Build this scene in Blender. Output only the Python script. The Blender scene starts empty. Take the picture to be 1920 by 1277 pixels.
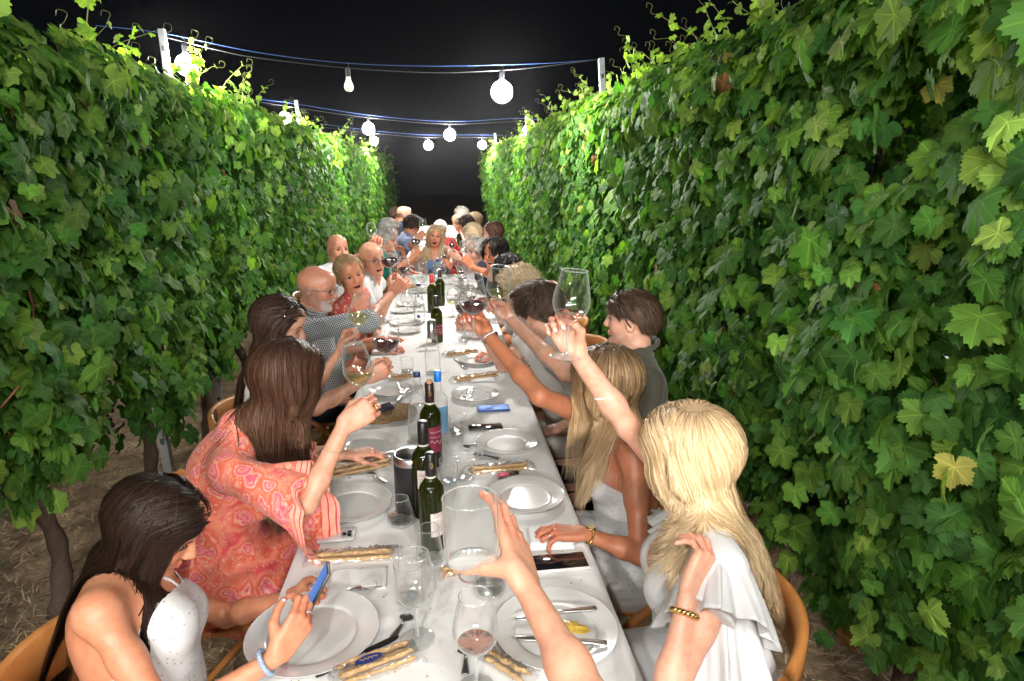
import bpy, bmesh, math, random
import numpy as np
from mathutils import Vector, Matrix

SC = bpy.context.scene
COL = SC.collection
# ------------------------------------------------------------------ camera
cam_d = bpy.data.cameras.new("camera"); cam = bpy.data.objects.new("camera", cam_d); COL.objects.link(cam)
cam.location = (0.0, 0.0, 1.80)
cam.rotation_euler = (math.radians(90 - 14.4176), 0.0, math.radians(-6.3553))
cam_d.sensor_width = 36.0; cam_d.lens = 1200.0 / 1920.0 * 36.0
cam_d.clip_start = 0.05; cam_d.clip_end = 500.0
SC.camera = cam
# ------------------------------------------------------------------ night sky, exposure
w = bpy.data.worlds.new("World"); SC.world = w; w.use_nodes = True
_bg = w.node_tree.nodes["Background"]; _bg.inputs[0].default_value = (0.55, 0.62, 0.8, 1); _bg.inputs[1].default_value = 0.0035
SC.view_settings.view_transform = 'Standard'; SC.view_settings.look = 'None'
SC.view_settings.exposure = 0.36; SC.view_settings.gamma = 1.0
SC.cycles.use_denoising = True
try:
    SC.cycles.denoiser = 'OPENIMAGEDENOISE'; SC.cycles.denoising_input_passes = 'RGB_ALBEDO_NORMAL'; SC.cycles.denoising_prefilter = 'ACCURATE'
except Exception: pass
SC.cycles.max_bounces = 12; SC.cycles.transparent_max_bounces = 32; SC.cycles.diffuse_bounces = 3
SC.cycles.glossy_bounces = 4; SC.cycles.transmission_bounces = 8
SC.cycles.sample_clamp_indirect = 10.0; SC.cycles.caustics_reflective = False; SC.cycles.caustics_refractive = False
BULB_POWER = 620.0      # emission strength of the lit glass bulbs

# ------------------------------------------------------------------ node helpers
def new_mat(name):
    m = bpy.data.materials.new(name); m.use_nodes = True
    nt = m.node_tree
    return m, nt, nt.nodes["Principled BSDF"]
def N(nt, t, **kw):
    n = nt.nodes.new(t)
    for k, v in kw.items():
        if k.startswith("i_"):
            n.inputs[int(k[2:])].default_value = v
        else: setattr(n, k, v)
    return n
def L(nt, a, b): nt.links.new(a, b)
def rgba(c): return (c[0], c[1], c[2], 1.0)
def math_node(nt, op, a, b=None, c=None):
    n = nt.nodes.new("ShaderNodeMath"); n.operation = op
    for i, v in enumerate((a, b, c)):
        if v is None: continue
        if isinstance(v, (int, float)): n.inputs[i].default_value = v
        else: nt.links.new(v, n.inputs[i])
    return n.outputs[0]
def mixc(nt, f, a, b, mode='MIX'):
    n = nt.nodes.new("ShaderNodeMix"); n.data_type = 'RGBA'; n.blend_type = mode
    for i, v in ((0, f), (6, a), (7, b)):
        if isinstance(v, (int, float)): n.inputs[i].default_value = v
        elif isinstance(v, tuple): n.inputs[i].default_value = rgba(v)
        else: nt.links.new(v, n.inputs[i])
    return n.outputs[2]
def ramp(nt, f, stops):
    n = nt.nodes.new("ShaderNodeValToRGB"); e = n.color_ramp.elements
    while len(e) < len(stops): e.new(0.5)
    for i, (p, c) in enumerate(stops):
        e[i].position = p; e[i].color = rgba(c) if not isinstance(c, (int, float)) else (c, c, c, 1)
    nt.links.new(f, n.inputs[0]); return n.outputs[0]
def noise(nt, scale, detail=4, rough=0.55, vec=None, dist=0.0):
    n = nt.nodes.new("ShaderNodeTexNoise"); n.inputs["Scale"].default_value = scale
    n.inputs["Detail"].default_value = detail; n.inputs["Roughness"].default_value = rough; n.inputs["Distortion"].default_value = dist
    if vec is None:
        g = nt.nodes.new("ShaderNodeNewGeometry"); vec = g.outputs["Position"]
    nt.links.new(vec, n.inputs["Vector"]); return n.outputs["Fac"]
def objvec(nt, sc=(1, 1, 1), rot=(0, 0, 0)):
    t = nt.nodes.new("ShaderNodeTexCoord"); m = nt.nodes.new("ShaderNodeMapping")
    m.inputs["Scale"].default_value = sc; m.inputs["Rotation"].default_value = rot
    nt.links.new(t.outputs["Object"], m.inputs["Vector"]); return m.outputs[0]
def bump(nt, h, strength=0.3, dist=0.01, into=None):
    b = nt.nodes.new("ShaderNodeBump"); b.inputs["Strength"].default_value = strength; b.inputs["Distance"].default_value = dist
    nt.links.new(h, b.inputs["Height"])
    if into is not None: nt.links.new(b.outputs[0], into.inputs["Normal"])
    return b
MATS = {}
def plain(name, col, rough=0.5, metal=0.0, var=0.12, vs=30.0, bmp=0.0, bs=200.0, coat=0.0, sheen=0.0, spec=0.5):
    if name in MATS: return MATS[name]
    m, nt, p = new_mat(name)
    f = noise(nt, vs, 3)
    c = mixc(nt, f, tuple(max(0, x * (1 - var)) for x in col), tuple(min(1, x * (1 + var)) for x in col))
    L(nt, c, p.inputs["Base Color"]); p.inputs["Roughness"].default_value = rough; p.inputs["Metallic"].default_value = metal
    p.inputs["Coat Weight"].default_value = coat; p.inputs["Sheen Weight"].default_value = sheen
    p.inputs["Specular IOR Level"].default_value = spec
    if bmp: bump(nt, noise(nt, bs, 3), bmp, 0.003, p)
    MATS[name] = m; return m
def thin_glass(name="clear_glass", tint=(1, 1, 1), boost=1.0):
    """single wall of clear glass: lets light straight through and mirrors it at grazing angles"""
    if name in MATS: return MATS[name]
    m, nt, p = new_mat(name); nt.nodes.remove(p); out = nt.nodes["Material Output"]
    tr = N(nt, "ShaderNodeBsdfTransparent"); tr.inputs[0].default_value = rgba(tint)
    gl = N(nt, "ShaderNodeBsdfGlossy"); gl.inputs["Roughness"].default_value = 0.02; gl.inputs[0].default_value = (1, 1, 1, 1)
    lw = N(nt, "ShaderNodeLayerWeight"); lw.inputs[0].default_value = 0.5
    f = math_node(nt, 'POWER', lw.outputs["Facing"], 3.2)
    f = math_node(nt, 'MINIMUM', math_node(nt, 'MULTIPLY_ADD', f, 0.85 * boost, 0.065 * boost), .95)
    mx = N(nt, "ShaderNodeMixShader"); L(nt, f, mx.inputs[0]); L(nt, tr.outputs[0], mx.inputs[1]); L(nt, gl.outputs[0], mx.inputs[2])
    # the rim and curved-away wall absorb a little
    e = math_node(nt, 'POWER', lw.outputs["Facing"], 5.0)
    tc = mixc(nt, e, tint, tuple(t * 0.45 for t in tint)); L(nt, tc, tr.inputs[0])
    # whitish diffuse on rims and edges stands in for bright bulb reflections
    df = N(nt, "ShaderNodeBsdfTranslucent"); df.inputs[0].default_value = (.9, .93, .92, 1); d2 = N(nt, "ShaderNodeBsdfDiffuse"); d2.inputs[0].default_value = (.9, .93, .92, 1)
    m3 = N(nt, "ShaderNodeMixShader"); m3.inputs[0].default_value = .5; L(nt, df.outputs[0], m3.inputs[1]); L(nt, d2.outputs[0], m3.inputs[2])
    m2 = N(nt, "ShaderNodeMixShader"); L(nt, math_node(nt, 'MINIMUM', math_node(nt, 'MULTIPLY_ADD', math_node(nt, 'POWER', lw.outputs["Facing"], 3.2), .85 if boost >= 1 else .02, (.008 if boost < 2 else .22) if boost >= 1 else 0.0), 1.0), m2.inputs[0]); L(nt, mx.outputs[0], m2.inputs[1]); L(nt, m3.outputs[0], m2.inputs[2])
    L(nt, m2.outputs[0], out.inputs["Surface"]); MATS[name] = m; return m
def liquid(name, tint, rough=0.0, dens=1.0):
    if name in MATS: return MATS[name]
    m, nt, p = new_mat(name)
    nt.nodes.remove(p); out = nt.nodes["Material Output"]
    tr = N(nt, "ShaderNodeBsdfTransparent"); tr.inputs[0].default_value = rgba(tint)
    gl = N(nt, "ShaderNodeBsdfGlossy"); gl.inputs["Roughness"].default_value = 0.03
    rf = N(nt, "ShaderNodeBsdfRefraction"); rf.inputs[0].default_value = rgba(tint); rf.inputs["IOR"].default_value = 1.33
    lw = N(nt, "ShaderNodeLayerWeight"); lw.inputs[0].default_value = 0.5
    f = math_node(nt, 'MULTIPLY_ADD', math_node(nt, 'POWER', lw.outputs["Facing"], 3.0), 0.8, 0.06)
    m1 = N(nt, "ShaderNodeMixShader"); m1.inputs[0].default_value = 0.12; L(nt, tr.outputs[0], m1.inputs[1]); L(nt, rf.outputs[0], m1.inputs[2])
    mx = N(nt, "ShaderNodeMixShader"); L(nt, f, mx.inputs[0]); L(nt, m1.outputs[0], mx.inputs[1]); L(nt, gl.outputs[0], mx.inputs[2])
    L(nt, mx.outputs[0], out.inputs["Surface"]); MATS[name] = m; return m
def emit(name, col, s):
    if name in MATS: return MATS[name]
    m, nt, p = new_mat(name); p.inputs["Base Color"].default_value = (0, 0, 0, 1)
    p.inputs["Emission Color"].default_value = rgba(col); p.inputs["Emission Strength"].default_value = s
    MATS[name] = m; return m

# ------------------------------------------------------------------ scene helpers
def V(*a): return np.array(a, float)
def nrm(v):
    v = np.asarray(v, float); return v / (np.linalg.norm(v) + 1e-12)
def tag(o, label=None, cat=None, group=None, kind=None):
    if label: o['label'] = label
    if cat: o['category'] = cat
    if group: o['group'] = group
    if kind: o['kind'] = kind
    return o
def empty(name, loc=(0, 0, 0), rot=(0, 0, 0)):
    o = bpy.data.objects.new(name, None); COL.objects.link(o); o.location = tuple(loc); o.rotation_euler = rot
    o.empty_display_size = 0.1; return o
def mesh_obj(name, verts, faces, mat, parent=None, smooth=True, colors=None, uv=None, world=True):
    """faces: (n,k) int array or list of lists. verts in WORLD space unless world=False (then local to the parent)"""
    me = bpy.data.meshes.new(name)
    verts = np.asarray(verts, np.float32)
    if isinstance(faces, np.ndarray):
        n, k = faces.shape
        me.vertices.add(len(verts)); me.vertices.foreach_set("co", verts.ravel())
        me.loops.add(n * k); me.loops.foreach_set("vertex_index", faces.astype(np.int32).ravel())
        me.polygons.add(n); me.polygons.foreach_set("loop_start", np.arange(0, n * k, k, dtype=np.int32))
        me.update(calc_edges=True)
    else:
        me.from_pydata([tuple(map(float, v)) for v in verts], [], [tuple(map(int, f)) for f in faces]); me.update()
    if smooth and len(me.polygons): me.polygons.foreach_set("use_smooth", np.ones(len(me.polygons), bool))
    if colors is not None:
        a = me.color_attributes.new("Col", 'FLOAT_COLOR', 'POINT')
        c = np.ones((len(verts), 4), np.float32); c[:, :3] = colors; a.data.foreach_set("color", c.ravel())
    if uv is not None:
        ul = me.uv_layers.new(name="UVMap"); li = np.empty(len(me.loops), np.int32); me.loops.foreach_get("vertex_index", li)
        ul.data.foreach_set("uv", np.asarray(uv, np.float32)[li].ravel())
    mats = mat if isinstance(mat, (list, tuple)) else [mat]
    for m_ in mats:
        if m_ is not None: me.materials.append(m_)
    me.validate(verbose=False)
    o = bpy.data.objects.new(name, me); COL.objects.link(o)
    if parent is not None:
        o.parent = parent
        if world:
            o.matrix_parent_inverse = xf(parent).inverted()
    return o
def xf(o):
    """world matrix without waiting for the depsgraph"""
    m = Matrix.LocRotScale(o.location, o.rotation_euler, o.scale)
    if o.parent is not None: return xf(o.parent) @ o.matrix_parent_inverse @ m
    return m
def copy_tree(o, parent=None):
    c = o.copy(); COL.objects.link(c)
    if parent is not None: c.parent = parent
    for ch in [x for x in KIDS.get(o.name, [])] or list(o.children): copy_tree(ch, c)
    return c
KIDS = {}
class MB:
    """collects simple solids into one mesh"""
    def __init__(s): s.v = []; s.f = []
    def add(s, v, f):
        b = len(s.v); s.v.extend([tuple(map(float, x)) for x in v]); s.f.extend([tuple(int(i) + b for i in q) for q in f]); return s
    def box(s, c, size, R=None, bev=0.0):
        hx, hy, hz = [x / 2 for x in size]
        if bev <= 0:
            v = [(-hx, -hy, -hz), (hx, -hy, -hz), (hx, hy, -hz), (-hx, hy, -hz), (-hx, -hy, hz), (hx, -hy, hz), (hx, hy, hz), (-hx, hy, hz)]
            f = [(3, 2, 1, 0), (4, 5, 6, 7), (0, 1, 5, 4), (1, 2, 6, 5), (2, 3, 7, 6), (3, 0, 4, 7)]
        else:
            bm = bmesh.new(); bmesh.ops.create_cube(bm, size=1.0)
            for q in bm.verts: q.co = Vector((q.co.x * size[0], q.co.y * size[1], q.co.z * size[2]))
            bmesh.ops.bevel(bm, geom=list(bm.edges), offset=bev, segments=2, affect='EDGES', profile=0.5)
            v = [tuple(q.co) for q in bm.verts]; f = [tuple(x.index for x in q.verts) for q in bm.faces]; bm.free()
        v = np.array(v)
        if R is not None: v = v @ np.asarray(R).T
        return s.add(v + np.asarray(c), f)
    def tube(s, pts, r, n=8, cap=True):
        v, f = tube_geo(pts, r, n, cap); return s.add(v, f)
    def lathe(s, prof, n=24, c=(0, 0, 0), R=None, cap=False):
        v, f = lathe_geo(prof, n, cap); v = np.array(v)
        if R is not None: v = v @ np.asarray(R).T
        return s.add(v + np.asarray(c), f)
    def build(s, name, mat, parent=None, smooth=True, world=True):
        return mesh_obj(name, np.array(s.v), s.f, mat, parent, smooth, world=world)
def tube_geo(pts, r, n=8, cap=True):
    pts = np.asarray(pts, float); m = len(pts); r = np.broadcast_to(np.asarray(r, float), (m,))
    t = np.gradient(pts, axis=0); t /= np.linalg.norm(t, axis=1)[:, None] + 1e-9
    u = np.cross(t[0], (0, 0, 1)); 
    if np.linalg.norm(u) < 1e-3: u = np.cross(t[0], (1, 0, 0))
    u = nrm(u); V_ = []
    for i in range(m):
        u = u - t[i] * np.dot(u, t[i]); u = nrm(u); w_ = np.cross(t[i], u)
        for j in range(n):
            a = 2 * math.pi * j / n; V_.append(pts[i] + r[i] * (math.cos(a) * u + math.sin(a) * w_))
    F = []
    for i in range(m - 1):
        for j in range(n):
            k = (j + 1) % n; F.append((i * n + j, i * n + k, (i + 1) * n + k, (i + 1) * n + j))
    if cap:
        F.append(tuple(range(n - 1, -1, -1))); F.append(tuple((m - 1) * n + j for j in range(n)))
    return V_, F
def lathe_geo(prof, n=24, cap=False):
    """prof: (r,z) list; r=0 ends close to a point"""
    V_, F, idx = [], [], []
    for (r, z) in prof:
        if r < 1e-6: idx.append([len(V_)]); V_.append((0, 0, z))
        else:
            idx.append(list(range(len(V_), len(V_) + n)))
            for j in range(n):
                a = 2 * math.pi * j / n; V_.append((r * math.cos(a), r * math.sin(a), z))
    for a, b in zip(idx[:-1], idx[1:]):
        for j in range(n):
            k = (j + 1) % n
            if len(a) == 1 and len(b) == 1: continue
            if len(a) == 1: F.append((a[0], b[k], b[j]))
            elif len(b) == 1: F.append((a[j], a[k], b[0]))
            else: F.append((a[j], a[k], b[k], b[j]))
    if cap:
        if len(idx[0]) > 1: F.append(tuple(reversed(idx[0])))
        if len(idx[-1]) > 1: F.append(tuple(idx[-1]))
    return V_, F
def frame(x=None, z=None):
    """rotation matrix (columns x,y,z) from a z axis and a hint x axis"""
    z = nrm(z); x = np.asarray(x if x is not None else (1, 0, 0), float); x = x - z * np.dot(x, z)
    if np.linalg.norm(x) < 1e-4: x = np.cross(z, (0, 1, 0))
    x = nrm(x); return np.stack([x, np.cross(z, x), z], 1)
def catmull(pts, n=8):
    p = [np.asarray(q, float) for q in pts]; p = [2 * p[0] - p[1]] + p + [2 * p[-1] - p[-2]]; out = []
    for i in range(1, len(p) - 2):
        for j in range(n):
            t = j / n; a, b, c, d = p[i - 1], p[i], p[i + 1], p[i + 2]
            out.append(0.5 * ((2 * b) + (-a + c) * t + (2 * a - 5 * b + 4 * c - d) * t * t + (-a + 3 * b - 3 * c + d) * t ** 3))
    out.append(p[-2]); return np.array(out)

# ------------------------------------------------------------------ implicit bodies
def smin(a, b, k):
    if k <= 0: return np.minimum(a, b)
    h = np.maximum(k - np.abs(a - b), 0) / k
    return np.minimum(a, b) - h * h * k * 0.25
def cone(a, b, ra, rb, k=0.02, t='', flat=None, cap0=None, cap1=None):
    a = np.asarray(a, float); b = np.asarray(b, float)
    return dict(k='cone', a=a, b=b, ra=ra, rb=rb, sm=k, t=t, flat=flat, cap0=cap0, cap1=cap1, bc=(a + b) / 2, br=np.linalg.norm(b - a) / 2 + max(ra, rb))
def ell(c, r, R=None, k=0.02, t=''):
    return dict(k='ell', c=np.asarray(c, float), r=np.asarray(r, float), R=np.eye(3) if R is None else np.asarray(R), sm=k, t=t, bc=np.asarray(c, float), br=max(r))
def sub(p, k=None):
    p = dict(p); p['sub'] = True
    if k is not None: p['sm'] = k
    return p
def pdist(q, P, off=0.0):
    if q['k'] == 'cone':
        a, b = q['a'], q['b']; ba = b - a; pa = P - a
        h0 = pa @ ba / (ba @ ba + 1e-12); h = np.clip(h0, 0, 1); w_ = pa - h[..., None] * ba
        if q['flat'] is not None:
            n_, f_ = q['flat']; s = w_ @ n_; w_ = w_ + (s * (1 / f_ - 1))[..., None] * n_
        d = np.sqrt((w_ * w_).sum(-1)) - (q['ra'] + (q['rb'] - q['ra']) * h) - off
        if q['cap1']: d = np.maximum(d, (h0 - 1) * math.sqrt(ba @ ba))
        if q['cap0']: d = np.maximum(d, -h0 * math.sqrt(ba @ ba))
        return d
    if q['k'] == 'ell':
        l = (P - q['c']) @ q['R']; r = q['r'] + off
        k0 = np.sqrt(((l / r) ** 2).sum(-1)) + 1e-9; k1 = np.sqrt(((l / (r * r)) ** 2).sum(-1)) + 1e-9
        return k0 * (k0 - 1) / k1
    if q['k'] == 'fn': return q['f'](P) - off
def apply_p(d, q, dd):
    if q.get('sub'): return -smin(-d, dd, q['sm'])
    if q.get('cut'): return -smin(-d, -dd, q['sm'])
    return smin(d, dd, q['sm'])
def field(prims, P, off=0.0):
    d = np.full(P.shape[:-1], 1.0)
    for q in prims: d = apply_p(d, q, pdist(q, P, 0 if (q.get('sub') or q.get('cut')) else off))
    return d
def grad(prims, P, e=0.002, off=0.0):
    g = np.empty_like(P)
    for i in range(3):
        s = np.zeros(3); s[i] = e
        g[..., i] = field(prims, P + s, off) - field(prims, P - s, off)
    return g / (np.linalg.norm(g, axis=-1, keepdims=True) + 1e-9)
def polygonize(prims, h, noisef=None, extra=0.0):
    """surface nets over a sparse grid; returns verts, quads"""
    pos = [q for q in prims if not q.get('sub') and not q.get('cut')]
    lo = np.min([q['bc'] - q['br'] for q in pos], 0) - 3 * h - 0.01 - extra; hi = np.max([q['bc'] + q['br'] for q in pos], 0) + 3 * h + 0.01 + extra
    B = 8; nb = np.ceil((hi - lo) / (h * B)).astype(int) + 1
    gi = np.stack(np.meshgrid(*[np.arange(n) for n in nb], indexing='ij'), -1)
    cen = lo + (gi + 0.5) * h * B - 0.5 * h
    cd = field(prims, cen.reshape(-1, 3)).reshape(nb)
    keep = np.abs(cd) < h * B * 0.87 * 1.7 + 0.012 + extra
    D = np.repeat(np.repeat(np.repeat(np.where(cd < 0, -1.0, 1.0).astype(np.float32), B, 0), B, 1), B, 2)
    kb = np.argwhere(keep); kc = cen[keep]
    o3 = np.stack(np.meshgrid(*[np.arange(B)] * 3, indexing='ij'), -1).reshape(-1, 3)
    CH = 600
    for s in range(0, len(kb), CH):
        b = kb[s:s + CH]; c = kc[s:s + CH]
        P = lo + (b[:, None, :] * B + o3[None]) * h
        d = np.full(P.shape[:2], 1.0)
        for q in prims:
            if 'bc' in q:
                m = np.linalg.norm(c - q['bc'], axis=1) < q['br'] + h * B * 0.87 + q['sm'] + 0.02
                if not m.any(): continue
                d[m] = apply_p(d[m], q, pdist(q, P[m]))
            else: d = apply_p(d, q, pdist(q, P))
        if noisef is not None: d = d - noisef(P)
        for j in range(len(b)):
            x, y, z = b[j] * B; D[x:x + B, y:y + B, z:z + B] = d[j].reshape(B, B, B)
    S = D < 0
    c8 = np.zeros(tuple(np.array(S.shape) - 1), np.int8)
    for dx in (0, 1):
        for dy in (0, 1):
            for dz in (0, 1): c8 += S[dx:S.shape[0] - 1 + dx, dy:S.shape[1] - 1 + dy, dz:S.shape[2] - 1 + dz]
    cells = np.argwhere((c8 > 0) & (c8 < 8)); del c8
    if len(cells) == 0: return np.zeros((0, 3)), np.zeros((0, 4), int)
    acc = np.zeros((len(cells), 3)); cnt = np.zeros(len(cells))
    co = np.array([(i, j, k) for i in (0, 1) for j in (0, 1) for k in (0, 1)])
    vals = [D[cells[:, 0] + o[0], cells[:, 1] + o[1], cells[:, 2] + o[2]] for o in co]
    for a in range(8):
        for b in range(a + 1, 8):
            if np.abs(co[a] - co[b]).sum() != 1: continue
            va, vb = vals[a], vals[b]; m = (va < 0) != (vb < 0)
            t = np.where(m, va / np.where(m, va - vb, 1), 0)
            acc += np.where(m[:, None], co[a] + t[:, None] * (co[b] - co[a]), 0); cnt += m
    verts = lo + (cells + acc / cnt[:, None]) * h
    ids = -np.ones(D.shape, np.int32); ids[cells[:, 0], cells[:, 1], cells[:, 2]] = np.arange(len(cells))
    quads = []
    for ax in range(3):
        sl0 = [slice(None)] * 3; sl1 = [slice(None)] * 3; sl0[ax] = slice(0, -1); sl1[ax] = slice(1, None)
        e = np.argwhere(S[tuple(sl0)] != S[tuple(sl1)])
        u, v_ = (ax + 1) % 3, (ax + 2) % 3
        e = e[(e[:, u] > 0) & (e[:, v_] > 0)]
        def at(du, dv):
            q = e.copy(); q[:, u] -= du; q[:, v_] -= dv; return ids[q[:, 0], q[:, 1], q[:, 2]]
        q4 = np.stack([at(1, 1), at(0, 1), at(0, 0), at(1, 0)], 1)
        ins = S[e[:, 0], e[:, 1], e[:, 2]]
        q4[~ins] = q4[~ins][:, ::-1]
        quads.append(q4)
    Q = np.concatenate(quads); Q = Q[(Q >= 0).all(1)]
    return verts, Q
def value_noise(P, s, seed=0):
    """cheap smooth 3D noise in [-1,1]"""
    rs = np.random.RandomState(seed); d = np.zeros(P.shape[:-1])
    for i in range(5):
        k = rs.normal(size=3); k = k / np.linalg.norm(k) * s * (0.7 + 0.6 * rs.rand()); d += np.sin(P @ k + rs.rand() * 6.28 + 1.5 * np.sin(P @ (rs.normal(size=3) * s * 0.4)))
    return d / 5

# ------------------------------------------------------------------ people
UP = V(0, 0, 1)
def skin_mat(name="skin"):
    if name in MATS: return MATS[name]
    m, nt, p = new_mat(name)
    a = N(nt, "ShaderNodeAttribute"); a.attribute_name = "Col"
    f = noise(nt, 60, 4); c = mixc(nt, 1.0, a.outputs["Color"], ramp(nt, f, [(0.3, (0.93, 0.84, 0.82)), (0.7, (1.05, 1.06, 1.06))]), 'MULTIPLY'); f2 = noise(nt, 17, 5, .65); c = mixc(nt, 1.0, c, ramp(nt, f2, [(0.3, (1.02, .90, .88)), (0.5, (1, 1, 1)), (.75, (.93, .94, .95))]), 'MULTIPLY')
    L(nt, c, p.inputs["Base Color"]); L(nt, ramp(nt, noise(nt, 130, 3), [(.3, .28), (.7, .50)]), p.inputs["Roughness"])
    p.inputs["Subsurface Weight"].default_value = 0.12; p.inputs["Subsurface Radius"].default_value = (1.0, 0.3, 0.15); p.inputs["Subsurface Scale"].default_value = 0.012
    p.inputs["Specular IOR Level"].default_value = 0.4
    bump(nt, math_node(nt, 'ADD', noise(nt, 650, 2), math_node(nt, 'MULTIPLY', noise(nt, 90, 4), 1.2)), 0.22, 0.002, p)
    MATS[name] = m; return m
def hair_mat(name="hair"):
    if name in MATS: return MATS[name]
    m, nt, p = new_mat(name)
    a = N(nt, "ShaderNodeAttribute"); a.attribute_name = "Col"
    L(nt, a.outputs["Color"], p.inputs["Base Color"]); p.inputs["Roughness"].default_value = 0.40
    p.inputs["Anisotropic"].default_value = 0.6; p.inputs["Specular IOR Level"].default_value = 0.36; L(nt, mixc(nt, .65, (1, 1, 1), mixc(nt, 1.0, a.outputs["Color"], (6.0, 6.0, 6.0), 'MULTIPLY')), p.inputs["Specular Tint"])
    tg = N(nt, "ShaderNodeTangent"); tg.direction_type = 'UV_MAP'; L(nt, tg.outputs[0], p.inputs["Tangent"])
    MATS[name] = m; return m
def capm_mat(name="hair_cap"):
    if name in MATS: return MATS[name]
    m, nt, p = new_mat(name); a = N(nt, "ShaderNodeAttribute"); a.attribute_name = "Col"
    L(nt, mixc(nt, noise(nt, 500, 3), mixc(nt, 1.0, a.outputs["Color"], (.6, .6, .6), 'MULTIPLY'), a.outputs["Color"]), p.inputs["Base Color"]); p.inputs["Roughness"].default_value = .8; p.inputs["Specular IOR Level"].default_value = .15
    MATS[name] = m; return m
def cloth_mat(name, col, kind='plain', col2=None, rough=0.8, scale=1.0, bs=900):
    if name in MATS: return MATS[name]
    m, nt, p = new_mat(name); p.inputs["Roughness"].default_value = rough; p.inputs["Sheen Weight"].default_value = 0.15
    p.inputs["Specular IOR Level"].default_value = 0.25
    g = N(nt, "ShaderNodeNewGeometry"); pos = g.outputs["Position"]
    c = mixc(nt, noise(nt, 14, 4), tuple(x * 0.9 for x in col), col)
    if kind == 'check':
        sx = N(nt, "ShaderNodeSeparateXYZ"); mp = N(nt, "ShaderNodeMapping"); mp.inputs["Rotation"].default_value = (0.0, 0.35, 0.0); mp.inputs["Scale"].default_value = (scale, 0, scale)
        L(nt, pos, mp.inputs[0]); L(nt, mp.outputs[0], sx.inputs[0])
        ch = N(nt, "ShaderNodeTexChecker"); ch.inputs["Scale"].default_value = 1.0; L(nt, mp.outputs[0], ch.inputs[0])
        c = mixc(nt, ch.outputs["Fac"], col, col2)
    elif kind == 'paisley':
        v1 = N(nt, "ShaderNodeTexVoronoi"); v1.inputs["Scale"].default_value = 15; v1.inputs["Randomness"].default_value = 0.9
        wv = N(nt, "ShaderNodeTexNoise"); wv.inputs["Scale"].default_value = 9; wv.inputs["Detail"].default_value = 3
        L(nt, pos, wv.inputs["Vector"])
        av = N(nt, "ShaderNodeVectorMath"); av.operation = 'MULTIPLY_ADD'; L(nt, wv.outputs["Color"], av.inputs[0]); av.inputs[1].default_value = (0.12,) * 3; L(nt, pos, av.inputs[2])
        L(nt, av.outputs[0], v1.inputs["Vector"])
        rings = ramp(nt, v1.outputs["Distance"], [(0.0, (0.84, 0.42, 0.34)), (0.10, (0.70, 0.04, 0.12)), (0.20, (0.84, 0.30, 0.24)), (0.30, (0.76, 0.06, 0.16)), (0.36, (0.84, 0.40, 0.28)), (0.44, (0.80, 0.09, 0.04)), (0.62, (0.84, 0.26, 0.16)), (0.85, (0.74, 0.06, 0.08))])
        v2 = N(nt, "ShaderNodeTexVoronoi"); v2.feature = 'F1'; v2.inputs["Scale"].default_value = 85; L(nt, av.outputs[0], v2.inputs["Vector"])
        r2 = ramp(nt, v2.outputs["Distance"], [(0.12, 1.0), (0.3, 0.0)])
        c = mixc(nt, math_node(nt, 'MULTIPLY', r2, 0.8), mixc(nt, .08, rings, (.86, .42, .34)), (0.88, 0.58, 0.48))
    elif kind == 'bands':      # sleeve border: fine dark red lines round the hem
        u = N(nt, "ShaderNodeUVMap"); s = N(nt, "ShaderNodeSeparateXYZ"); L(nt, u.outputs[0], s.inputs[0])
        wv = math_node(nt, 'SINE', math_node(nt, 'MULTIPLY', s.outputs[1], 110.0))
        c = mixc(nt, ramp(nt, math_node(nt, 'MULTIPLY_ADD', wv, 0.5, 0.5), [(0.86, 0.0), (0.95, 1.0)]), mixc(nt, noise(nt, 90, 2), (0.85, 0.25, 0.16), (0.88, 0.46, 0.34)), (0.62, 0.03, 0.07))
    elif kind == 'floral':
        v1 = N(nt, "ShaderNodeTexVoronoi"); v1.inputs["Scale"].default_value = 45 * scale; L(nt, pos, v1.inputs["Vector"])
        c = mixc(nt, ramp(nt, v1.outputs["Distance"], [(0.3, 1.0), (0.5, 0.0)]), col, col2)
    elif kind == 'eyelet':
        v1 = N(nt, "ShaderNodeTexVoronoi"); v1.inputs["Scale"].default_value = 70; L(nt, pos, v1.inputs["Vector"])
        c = mixc(nt, ramp(nt, v1.outputs["Distance"], [(0.14, 1.0), (0.2, 0.0)]), col, tuple(x * 0.55 for x in col))
    L(nt, c, p.inputs["Base Color"])
    hgt = math_node(nt, 'ADD', math_node(nt, 'MULTIPLY', noise(nt, 28, 5, 0.6), 1.0), math_node(nt, 'MULTIPLY', noise(nt, bs, 2), 0.12))
    bump(nt, hgt, 0.16 if name == 'white_linen' else 0.35, 0.01, p); MATS[name] = m; return m

def orth(x, z):
    z = nrm(z); x = np.asarray(x, float); return nrm(x - z * np.dot(x, z))
def ik(sh, wr, l1, l2, hint):
    d = wr - sh; n = np.linalg.norm(d)
    if n > (l1 + l2) * 0.995: s_ = n / ((l1 + l2) * 0.995); l1 *= s_; l2 *= s_
    d = d / n; a = (l1 * l1 - l2 * l2 + n * n) / (2 * n); hh = math.sqrt(max(l1 * l1 - a * a, 1e-6))
    return sh + d * a + orth(hint, d) * hh

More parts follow.
